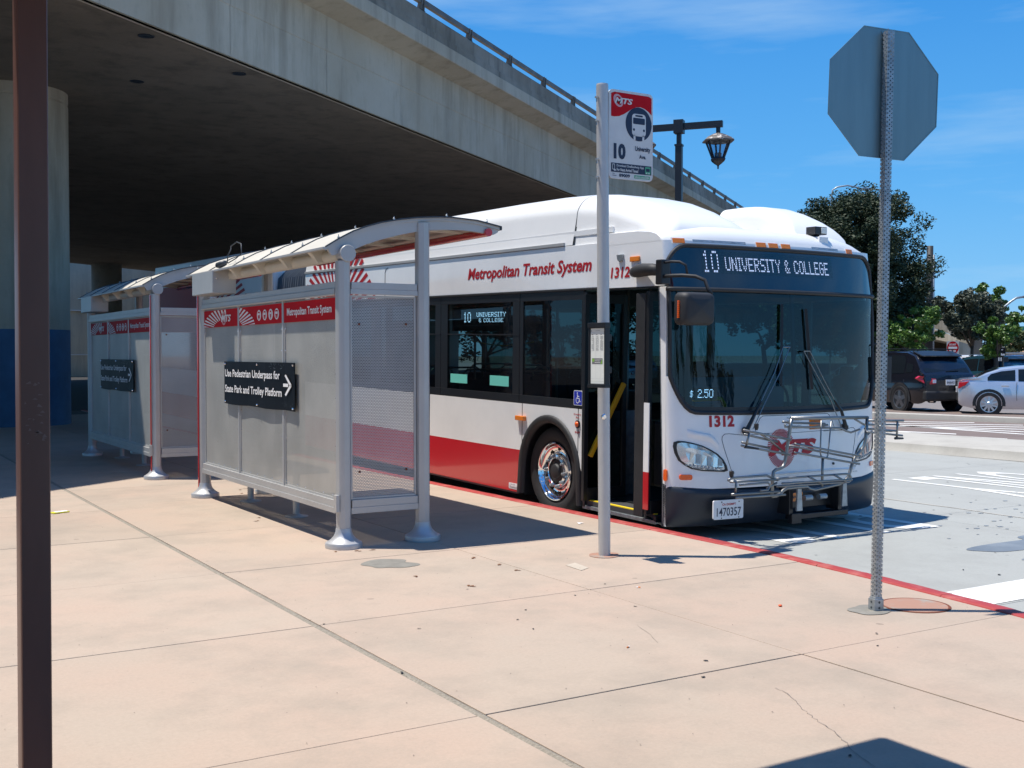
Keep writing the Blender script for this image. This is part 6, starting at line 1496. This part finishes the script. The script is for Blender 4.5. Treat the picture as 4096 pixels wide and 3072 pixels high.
        m = MB(); m.grid([[(-1.78, -hw*.70, 1.125), (-1.78, hw*.70, 1.125)], [(-1.08, -hw*.66, 1.385), (-1.08, hw*.66, 1.385)]]); m.v = [(a-.01, b, c+.025) for a, b, c in m.v]; m.build('rear_window', M['cglass'], body, fix=False)
        for s_ in (1, -1):
            m = MB(); m.prism([(-2.43,.78),(-2.41,.96),(-2.05,1.0),(-2.20,.88)], lambda a, b, d: (a, s_*(lerp(a, [-2.43,-2.0], [W/2*.86, W/2*.985])-.03+d*1.0), b), 0, .05); m.build('tail_lamp', M['tailred'], body, bevel=.008)
        py_, pz_ = 0, .74
        m = MB(); m.tube([(-1.9, W/2*.99, .62), (-2.3, W/2*.94, .70)], .006, 4); m.build('bumper_joint', M['seam'], body)
    m = MB(); m.box((-2.455, py_-.155, pz_-.08), (-2.43, py_+.155, pz_+.08)); pt = m.build('licence_plate', M['wprint'], body)
    if plate:
        pr = MB(); put_text(pr, plate, lambda a, b: (-2.458, a, b), py_+.13, pz_-.05, py_-.13, pz_+.03, bold=.02); pr.build('plate_text', M['nprint'], pt, fix=False)
    if kind != 'suv':      # short rear overhang
        for o in [T]+list(T.children_recursive):
            if o.type == 'MESH' and not any(k in o.name for k in ('tyre', 'rim', 'wheel', 'brake')):
                for v in o.data.vertices:
                    if v.co.x < -1.42: v.co.x = -1.42+(v.co.x+1.42)*.78
    return T
def gpt(x, y, z): q = gr(x, y, z); return (q.x, q.y, z)
def carpos(px, py, z, heading, lx, ly):
    """place so that local point (lx,ly,0) stands at ground pixel"""
    q = gr(px, py, z); a = radians(90-heading); return (q.x-(lx*cos(a)-ly*sin(a)), q.y-(lx*sin(a)+ly*cos(a)), z)
suv = car('parked_car', 'black sport utility car seen from behind, nearest car right of the bus', 'suv', M['cblack'], carpos(3602, 1649, LOT, 14, -1.42, .94), 14, W=1.95, alloy='darkalloy', plate='8ARJ452')
sed = car('parked_car', 'silver sedan in side view at the right edge of the photo', 'sedan', M['csilver'], carpos(3955, 1664, LOT, 140, -1.38, -.92), 140, alloy='alloy', plate='7XKD210')
suv.scale = (1.04, 1.04, 1.04); suv.location = carpos(3602, 1649, LOT, 14, -1.42*1.04, .94*1.04)
PLT = -.20
def ccar(px, d, heading, kind, paint, label, **k):
    q = at(px, 1415, d); return car('parked_car', label, kind, paint, (q.x, q.y, PLT-.1), heading, **k)
ccar(3935, 52, 12, 'suv', M['cteal'], 'dark teal sport utility car with pale roof rails, between the black car and silver sedan', rack=True)
ccar(4075, 62, 25, 'suv', M['cblue'], 'car with blue roof partly hidden behind the silver sedan', rack=False)
ccar(3860, 66, 10, 'suv', M['cwhite'], 'white van-like car showing above the teal car, behind it', rack=True)
for i, (px, d, k, p, l) in enumerate(((3450, 48, 'sedan', 'cwhite', 'white sedan hidden mostly behind the bus, beyond the black car'), (2500, 60, 'suv', 'csilver', 'silver sport utility car far behind the bus, seen through its windows'), (2800, 64, 'sedan', 'cblack', 'black sedan far behind the bus, seen through its windshield'))):
    ccar(px, d, 15, k, M[p], l)

# ================================================================== TREES
def leaves(mb, c, R, n, size, rnd, squash=.8, m=0, shell=.55):
    for _ in range(n):
        while True:
            x, y_, z_ = rnd.uniform(-1,1), rnd.uniform(-1,1), rnd.uniform(-1,1); l = sqrt(x*x+y_*y_+z_*z_)
            if shell*rnd.random() < l <= 1: break
        p = Vector((c[0]+x*R, c[1]+y_*R, c[2]+z_*R*squash)); s_ = size*rnd.uniform(.6, 1.3)
        a = Vector((rnd.gauss(0,1), rnd.gauss(0,1), rnd.gauss(0,.6))).normalized(); b = a.cross(Vector((rnd.gauss(0,1), rnd.gauss(0,1), rnd.gauss(0,1)))).normalized()
        mb.v += [tuple(p-a*s_), tuple(p-b*s_*.45), tuple(p+a*s_), tuple(p+b*s_*.45)]; k = len(mb.v)
        mb.f.append((k-4, k-3, k-2, k-1)); mb.m.append(m)
def tree(name, label, cat, base, clumps, mats, n, size, seed, trunk_r=.22, fork=.35, group=None, mi=None, sub=7, sr=(.28,.62), gs=.5):
    """clumps: (dx, dy, z, R)"""
    rnd = random.Random(seed); T = thing(name, label, cat, base, 0, group)
    if sub > 1: clumps = [(c[0]+rnd.gauss(0,gs)*c[3], c[1]+rnd.gauss(0,gs)*c[3], c[2]+rnd.gauss(0,.42)*c[3], c[3]*rnd.uniform(*sr)) for c in clumps for _ in range(sub)]
    zmin = min(c[2]-c[3] for c in clumps); zc = sum(c[2] for c in clumps)/len(clumps)
    fz = max(.6, zmin+ (zc-zmin)*fork)
    m = MB(); m.tube([(0,0,-.4), (rnd.uniform(-.1,.1),0,fz*.5), (rnd.uniform(-.15,.15),rnd.uniform(-.1,.1),fz)], [trunk_r*1.25, trunk_r, trunk_r*.8], 10); tr = m.build('trunk', M['trunk'], T, smooth=True)
    for c in rnd.sample(clumps, min(9, len(clumps))):
        m = MB(); mid = ((c[0])*.45, (c[1])*.45, fz+(c[2]-fz)*.5+rnd.uniform(-.2,.2)); m.tube([(0,0,fz-.2), mid, (c[0]*.95, c[1]*.95, c[2])], [trunk_r*.6, trunk_r*.35, trunk_r*.1], 7); m.build('limb', M['trunk'], tr, smooth=True)
    m = MB(); tot = sum(c[3]**2 for c in clumps)
    for c in clumps:
        k = mi(c, rnd) if mi else 0
        leaves(m, c, c[3], int(n*c[3]**2/tot), size, rnd, m=k)
    m.build('crown', mats, T, fix=False); return T
def clumps_in(rnd, n, rx, ry, z0, z1, R0, R1, f=None):
    o = []
    while len(o) < n:
        x, y_, t = rnd.uniform(-1,1), rnd.uniform(-1,1), rnd.uniform(0,1)
        lim = (f(t) if f else sqrt(max(0, 1-(2*t-1)**2)))
        if x*x+y_*y_ <= lim*lim: o.append((x*rx, y_*ry, z0+(z1-z0)*t, rnd.uniform(R0, R1)))
    return o
rr = random.Random(11)
# big dark tree, distance 50
D1 = 50; k1 = D1/FPX
b = at(3420, 1415, D1)
cl = clumps_in(rr, 260, 2.9, 2.7, 1.6+(1415-1400)*k1, 1.6+(1415-800)*k1, .50, .95, f=lambda t: .80 if t < .1 else (1.0 if t < .72 else sqrt(max(0, 1-((t-.72)/.34)**2))))
tree('evergreen_tree', 'large dense dark evergreen tree rising behind the bus roof and stop sign post', 'tree', (b.x, b.y, 0), cl, [M['leafdark']], 150000, .072, 3, .3, sub=4, sr=(.38,.75), gs=.3)
# dusky tree
D2 = 56; k2_ = D2/FPX; b = at(3890, 1415, D2)
cl = [(RGT.x*x*k2_+rr.uniform(-1,1)*.5, RGT.y*x*k2_+rr.uniform(-1,1)*.9, 1.6+(1415-y_)*k2_, r*k2_*1.3) for x, y_, r in ((-130,1225,30),(-100,1260,38),(-70,1230,34),(-40,1210,40),(-10,1215,42),(20,1230,40),(50,1240,38),(75,1250,30),(-120,1290,32),(-80,1300,40),(-30,1280,46),(20,1290,44),(60,1290,36),(-20,1330,34),(40,1340,34),(-60,1200,20),(-95,1205,15),(-10,1180,22),(80,1220,20),(30,1370,25))]
tree('street_tree', 'open crowned dusky leaved tree with leaning trunk, right of the large dark tree', 'tree', (b.x, b.y, 0), cl, [M['leafpurple']], 22000, .08, 5, .09, fork=.1)
def bigbush(name, label, px, D, cs, mname, n, size, seed, cat='tree', tr=.12):
    b = at(px, 1415, D); k = D/FPX; r_ = random.Random(seed)
    cl = [(RGT.x*x*k+r_.uniform(-1,1)*.4, RGT.y*x*k+r_.uniform(-1,1)*.6, 1.6+(1415-y_)*k, r*k*1.25) for x, y_, r in cs]
    return tree(name, label, cat, (b.x, b.y, 0), cl, [M[mname]], n, size, seed, tr, fork=.1)
bigbush('street_tree', 'tall bright green young tree, its top above the dusky tree at the right', 3960, 62, [(0,1170,28),(15,1200,34),(-20,1210,24),(20,1240,26)], 'leafgreen', 4500, .09, 21)
bigbush('street_tree', 'bright green young tree hanging below the dusky tree, beside the exit sign', 3990, 50, [(30,1290,30),(40,1320,34),(10,1330,32),(-30,1340,30),(-55,1370,32),(-60,1410,28),(50,1350,24),(-40,1310,18)], 'leafgreen', 7500, .085, 22)
bigbush('street_tree', 'light green young tree between the dark tree and the small bridge', 3650, 47, [(40,1240,26),(20,1265,32),(50,1290,30),(-10,1300,30),(-50,1310,32),(0,1340,36),(-60,1350,36),(30,1330,30),(-90,1330,26),(-30,1385,34),(-90,1390,30)], 'leafgreen', 9500, .08, 23)
bigbush('eucalyptus_tree', 'far grey green eucalyptus tree on the slope at the right edge', 4060, 150, [(0,1270,14),(15,1265,12),(-12,1285,14),(5,1300,14),(26,1285,7),(-15,1310,16)], 'leafeuc', 1800, .20, 24, tr=.3)
bigbush('hillside_shrub', 'olive green shrub mass on the slope below the far eucalyptus', 4050, 120, [(-30,1360,26),(0,1345,30),(30,1340,26),(60,1350,30),(-50,1390,24),(-10,1385,30),(40,1385,30),(80,1330,26)], 'leafolive', 6000, .16, 25, cat='shrub')
# woods behind the bus, seen through its windows
for i, (px, D, h, l) in enumerate(((2250, 75, 4.5, 'green tree far behind the bus, seen through the third side window'), (2450, 70, 5.2, 'green tree far behind the bus, seen through the door opening'), (3060, 66, 5.0, 'green tree far behind the bus, hidden by its front'), (1950, 80, 4.8, 'green tree far behind the bus, seen through the side window with the sign'))):
    b = at(px, 1415, D); r_ = random.Random(40+i); cl = clumps_in(r_, 14, 2.8, 2.8, 1.2, h, .7, 1.1)
    tree('background_tree', l, 'tree', (b.x, b.y, 0), cl, [M['leafolive']], 3500, .14, 50+i, .15)
# trees standing behind and beside the viewer (they show in the windshield)
for i, (x, y_, h) in enumerate(((4, -34, 6.5), (12, -38, 5.5), (19, -30, 7.0), (27, -36, 5.0), (-4, -40, 6.0))):
    r_ = random.Random(90+i); cl = clumps_in(r_, 12, 2.6, 2.6, 2.2, h, .8, 1.2)
    tree('background_tree', ('green tree across the road behind the viewer, reflected in the windshield', 'low green tree behind the viewer, reflected beside the wipers', 'tall green tree behind the viewer, reflected at the windshield right', 'small green tree behind the viewer, reflected far right', 'green tree behind the viewer, reflected far left')[i], 'tree', (x, y_, 0), cl, [M['leafolive']], 2500, .16, 70+i, .15)
# slope at the right
m = MB(); rows = []
for i in range(14):
    rows.append([])
    for j in range(10):
        q = at(3900+70*i, 1415, 95+14*j); rows[-1].append((q.x, q.y, -.5+(j*.72+sin(i*1.3+j)*.25)*min(1, i/2.2)))
m.grid(rows); struct(m.build('hillside', M['dirt'], smooth=True, fix=False))

# ================================================================== SMALL BRIDGE beyond the car park
sb = thing('small_bridge', 'grey concrete bridge end with dark opening, beyond the parked cars at the right', 'bridge')
def qp(px, py, d): return at(px, py, d)
m = MB(); A = [qp(3600,1290,96), qp(3710,1305,90), qp(3800,1338,86), qp(3885,1362,84)]; B = [qp(3600,1335,96), qp(3710,1350,90), qp(3800,1370,86), qp(3885,1388,84)]
def shift(p):
    v = p-CAM; h_ = Vector((v.x, v.y, 0)).normalized(); q_ = p+h_*26; return q_
m.grid([[tuple(p) for p in B], [tuple(p) for p in A], [tuple(shift(p)) for p in A], [tuple(shift(p)) for p in B], [tuple(p) for p in B]]); m.build('girder', M['girder'], sb)
m = MB(); m.grid([[tuple(p+Vector((0,0,.9))-FWD*.1) for p in A], [tuple(p-FWD*.1) for p in A]]); m.build('parapet', M['parapet'], sb)
m = MB(); a, b = qp(3822,1415,84.2), qp(3892,1415,84.2); m.add([(a.x,a.y,-.5),(b.x,b.y,-.5),(b.x,b.y,2.2),(a.x,a.y,2.6)], [(0,1,2,3)]); a2, b2_ = shift(a), shift(b); m.add([(a.x,a.y,-.5),(a2.x,a2.y,-.5),(a2.x,a2.y,2.6),(a.x,a.y,2.6)], [(0,1,2,3)]); m.build('abutment', M['girder'], sb)
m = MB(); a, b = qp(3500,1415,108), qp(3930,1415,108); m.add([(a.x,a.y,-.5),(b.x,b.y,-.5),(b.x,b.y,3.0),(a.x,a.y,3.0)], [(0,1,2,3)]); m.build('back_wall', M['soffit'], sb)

# ================================================================== SIGNS, POLES
def pole(px, y0, y1, d, r, name, label, m_=None, cat='pole'):
    a = at(px, 1415, d); top = at(px, y0, d); m = MB(); m.tube([(a.x, a.y, -.3), (a.x, a.y, top.z)], [r*1.2, r], 10); return tag(m.build(name, m_ or M['zinc'], smooth=True), label, cat)
pole(3716, 985, 1400, 58, .16, 'utility_pole', 'thick dark pole on the right flank of the large dark tree', M['rubber'])
pole(3730, 1020, 1400, 58.5, .07, 'utility_pole', 'thin pale pole just right of the thick dark pole by the tree')
def arm_light(name, label, d, base_px, pts, r=.05):
    T = thing(name, label, 'street light', tuple(Vector((at(base_px,1415,d).x, at(base_px,1415,d).y, 0)))); o = Vector(T.location)
    P = [at(x, y_, d)-o for x, y_ in pts]; m = MB(); m.tube([(P[0].x, P[0].y, -.2), tuple(P[0])]+[tuple(p) for p in P[1:]], r, 8); m.build('pole_and_arm', M['zinc'], T, smooth=True)
    e = P[-1]; m = MB(); m.beam(tuple(e), tuple(e+RGT*.7), .3, .14); m.build('lamp_head', M['zinc'], T, bevel=.03); return T
arm_light('street_light', 'curved grey street light arm reaching out of frame at the right edge', 60, 4015, [(4015,1238),(4020,1225),(4045,1205),(4065,1192),(4096,1187)], .06)
arm_light('street_light', 'thin curved street light arm just above the large dark tree', 72, 3325, [(3325,800),(3330,760),(3350,748),(3390,742),(3430,750),(3445,756)], .05)
# do-not-enter sign
q = at(3811, 1391, 60); dn = thing('do_not_enter_sign', 'red and white do not enter sign above the black car roof', 'road sign', (q.x, q.y, 0), radians(-52))
zz_ = q.z; s_ = .30
m = MB(); m.tube([(0, .02, -.3), (0, .02, zz_+.2)], .03, 8); m.build('post', M['zinc'], dn)
m = MB(); m.box((-s_, -.004, zz_-s_*1.18), (s_, .004, zz_+s_*1.18)); pp = m.build('sign_plate', M['signwhite'], dn)
m = MB(); fn = lambda d: (lambda a, b: (a, -.006-d, b)); poly_flat(m, ellipse(0, zz_, s_*.96, s_*1.12, 28), fn(0), 0); poly_flat(m, [(-s_*.72, zz_-.055), (s_*.72, zz_-.055), (s_*.72, zz_+.055), (-s_*.72, zz_+.055)], fn(.003), 1)
put_text(m, 'DO NOT', fn(.003), -.17, zz_+.12, .17, zz_+.22, bold=.04, m=1); put_text(m, 'ENTER', fn(.003), -.17, zz_-.22, .17, zz_-.12, bold=.04, m=1); stuff(m.build('sign_print', [M['signred'], M['wprint']], pp, fix=False))
# exit sign and pedestrian signal
q = at(4012, 1408, 42); ex = thing('exit_sign', 'small black exit sign with white arrow on a post at the right edge', 'sign', (q.x, q.y, 0), radians(-56))
m = MB(); m.tube([(0, .02, -.3), (0, .02, q.z+.1)], .03, 8); m.build('post', M['black'], ex)
m = MB(); m.box((-.085, -.01, q.z-.15), (.085, .01, q.z+.15)); pp = m.build('sign_plate', M['signblack'], ex)
m = MB(); put_text(m, 'Exit', lambda a, b: (a, -.012, b), -.065, q.z-.13, .065, q.z-.05, bold=.04)
m.add([(-.05,-.012,q.z+.075),(.0,-.012,q.z+.075),(.0,-.012,q.z+.09),(-.05,-.012,q.z+.09)], [(0,1,2,3)]); m.add([(-.06,-.012,q.z+.082),(-.03,-.012,q.z+.11),(-.03,-.012,q.z+.055)], [(0,1,2)]); stuff(m.build('sign_print', M['wprint'], pp, fix=False))
q = at(4012, 1437, 46); ps = thing('pedestrian_signal', 'black pedestrian signal head below the exit sign', 'traffic signal', (q.x, q.y, 0), radians(-56))
m = MB(); m.box((-.20, -.08, q.z-.09), (-.02, .08, q.z+.09)); m.box((.02, -.08, q.z-.09), (.20, .08, q.z+.09)); m.box((-.02,-.02,q.z-.02),(.02,.02,q.z+.02)); m.build('signal_heads', M['black'], ps, bevel=.01)
m = MB(); m.tube([(0, .02, -.3), (0, .02, q.z+.1)], .035, 8); m.build('post', M['zinc'], ps)
m = MB()
for a in (-.17, -.12, -.07): m.box((a, -.085, q.z-.07), (a+.022, -.081, q.z+.07))
stuff(m.build('signal_grille', M['wprint'], ps))
# green freeway sign
a, b = at(4072, 1415, 130), at(4140, 1415, 130); z0, z1 = at(4072, 1334, 130).z, at(4072, 1305, 130).z
gs = thing('highway_sign', 'green highway sign cut off by the right edge of the photo', 'road sign', (a.x, a.y, 0)); bb = b-a
m = MB(); m.add([(0,0,z0),(bb.x,bb.y,z0),(bb.x,bb.y,z1),(0,0,z1),(.1,.1,z0),(bb.x+.1,bb.y+.1,z0),(bb.x+.1,bb.y+.1,z1),(.1,.1,z1)], [(0,1,2,3),(4,7,6,5),(0,4,5,1),(3,2,6,7),(0,3,7,4),(1,5,6,2)]); m.build('sign_plate', mat('highway_green', (.01,.26,.18), .5), gs)
m = MB(); m.tube([(.1,.1,-.3),(.1,.1,z1)], .12, 8); m.build('post', M['zinc'], gs)
# shop building with banner
d = 110; a, b = at(3992, 1415, d), at(4230, 1415, d); sh = thing('shop_building', 'low white shop with a long sign banner, behind the cars at the right edge', 'building', (a.x, a.y, 0)); bb = (b-a); n_ = Vector((-bb.y, bb.x, 0)).normalized()
if n_.dot(FWD) < 0: n_ = -n_
def sbx(z0, z1, t0, t1, nm, m_, o=0.0, dep=6, par=None):
    m = MB(); p, q_ = bb*t0, bb*t1; P = [p-n_*o, q_-n_*o, q_+n_*dep, p+n_*dep]; m.prism([(v.x, v.y) for v in P], lambda x, y_, dd: (x, y_, dd), z0, z1); return m.build(nm, m_, par or sh)
zB0, zB1 = at(4000, 1443, d).z, at(4000, 1414, d).z
sbx(-.5, zB0-.05, 0, 1, 'wall', M['island']); bn = sbx(zB0, zB1, .0, 1, 'banner', M['wprint'], o=.15, dep=1); sbx(zB1, zB1+.12, 0, 1, 'roof_edge', M['zinc'], o=.25, dep=6)
m = MB(); fb = lambda a, b: tuple(bb*a - n_*.18 + Vector((0,0,b))); put_text(m, 'Tortilleria', fb, .13, zB0+(zB1-zB0)*.62, .26, zB0+(zB1-zB0)*.85, bold=.02); put_text(m, 'La Princesa', fb, .06, zB0+(zB1-zB0)*.14, .31, zB0+(zB1-zB0)*.52, bold=.03, shear=.25); stuff(m.build('banner_text', M['redprint'], bn, fix=False))

# ================================================================== LITTER
def litter(name, label, cat, px, py, m_, mk, group=None):
    q = gr(px, py, .002); T = mk(m_); T.location = (q.x, q.y, .002); T.name = name; tag(T, label, cat, group); return T
m = MB(); m.box((-.085,-.035,0),(.085,.035,.012)); o = m.build('yellow_packet', mat('yellow_wrapper', (.75,.72,.02), .4), None, bevel=.004); q = gr(240, 2052); o.location = (q.x, q.y, .002); o.rotation_euler = (0,0,.35); tag(o, 'flat yellow and white packet lying on the sidewalk beside the brown post', 'litter')
m = MB(); m.box((-.055,-.03,.0125),(.075,.033,.0145)); m.build('packet_label', M['wprint'], o)
for px, py, l in ((2512, 2592, 'cigarette butt with orange tip in the middle of the front sidewalk slab'), (2555, 2352, 'cigarette butt lying right of the sidewalk joint crossing, nearer the kerb')):
    q = gr(px, py); T = thing('cigarette_butt', l, 'litter', (q.x, q.y, .004), random.uniform(0, 3)); m = MB(); m.tube([(-.012,0,.002),(.004,0,.002)], .0036, 8); m.build('filter', M['amber'], T); m = MB(); m.tube([(.004,0,.002),(.016,0,.002)], .0036, 8); m.build('paper', M['wprint'], T)
q = gr(3121, 2426); m = MB(); m.lathe([(0,.012),(.010,.010),(.013,.004),(.010,0),(0,0)], (0,0,0), 10); o = m.build('bottle_cap', M['orange'], None, smooth=True); o.location = (q.x, q.y, .002); tag(o, 'small orange cap lying on the sidewalk left of the stop sign post', 'litter')
q = gr(2560, 2095); m = MB(); m.add([(-.03,-.02,0),(.035,-.015,.006),(.03,.02,.002),(-.02,.02,.008)], [(0,1,2,3)]); o = m.build('paper_scrap', M['wprint'], None, fix=False); 
q = gr(2320, 2095); o.location = (q.x, q.y, .004); tag(o, 'pale paper scrap on the sidewalk near the red kerb by the bus door', 'litter')
lf_ = mat('dry_leaf', (.20,.075,.025), .8, var=.4, vscale=20); dk = mat('dark_crumb', (.03,.028,.028), .9)
m = MB(); r_ = random.Random(77)
def scrap(mb, x, y_, s, mm, el_=1.0):
    a = r_.uniform(0, 6.28); n = 5; P = []
    for k in range(n):
        t = 2*pi*k/n; rr_ = s*r_.uniform(.6, 1.2); u, v = rr_*cos(t)*el_, rr_*sin(t); P.append((x+u*cos(a)-v*sin(a), y_+u*sin(a)+v*cos(a), .0035+r_.uniform(0, .5)*s*.6))
    mb.add(P, [tuple(range(n))], mm)
for px, py in ((1035,2072),(1022,2085),(968,1975),(958,1960),(1340,2208),(1430,2205),(1495,2202),(982,1955),(1665,2308),(2000,2260),(1886,2345),(2065,2282),(1890,2231)): 
    q = gr(px, py)
    for _ in range(3): scrap(m, q.x+r_.gauss(0,.012), q.y+r_.gauss(0,.012), .011, 0, 1.8)
for px, py in ((1607,2693),(2103,2441),(2070,2480),(1678,2516),(2420,2337),(2823,2645),(2813,2710),(3507,2536),(3510,2585),(1295,2498),(2132,2517),(3400,3025),(1868,2358),(2540,2427),(2300,2383)): q = gr(px, py); scrap(m, q.x, q.y, .0085, 1, 1.7)
for _ in range(420):
    x = r_.uniform(-1, 6.3); y_ = r_.uniform(3.2, 14); scrap(m, x, y_, r_.uniform(.0015, .0038), 1, 1.5)
for _ in range(160):
    x = r_.uniform(7, 16); y_ = r_.uniform(3.5, 16); k = len(m.v); scrap(m, x, y_, r_.uniform(.006, .016), 1, 1.6); m.v[k:] = [(a, b, c+ROAD) for a, b, c in m.v[k:]]
stuff(m.build('scattered_debris', [lf_, dk], None, fix=False)); tag(bpy.data.objects['scattered_debris'], 'dry leaf bits, gum specks and dark crumbs scattered over the sidewalk and road', 'litter')
P_ = bpy.data.objects['scattered_debris']

# small fixings and prints stay joined as stuff
for o in bpy.data.objects:
    if o.type == 'MESH' and any(k in o.name for k in ('bolts', 'rivets', 'lettering', 'screws', '_print', '_text', 'fleet_number', 'road_word', 'scratches', 'sleeve_holes')): o['kind'] = 'stuff'
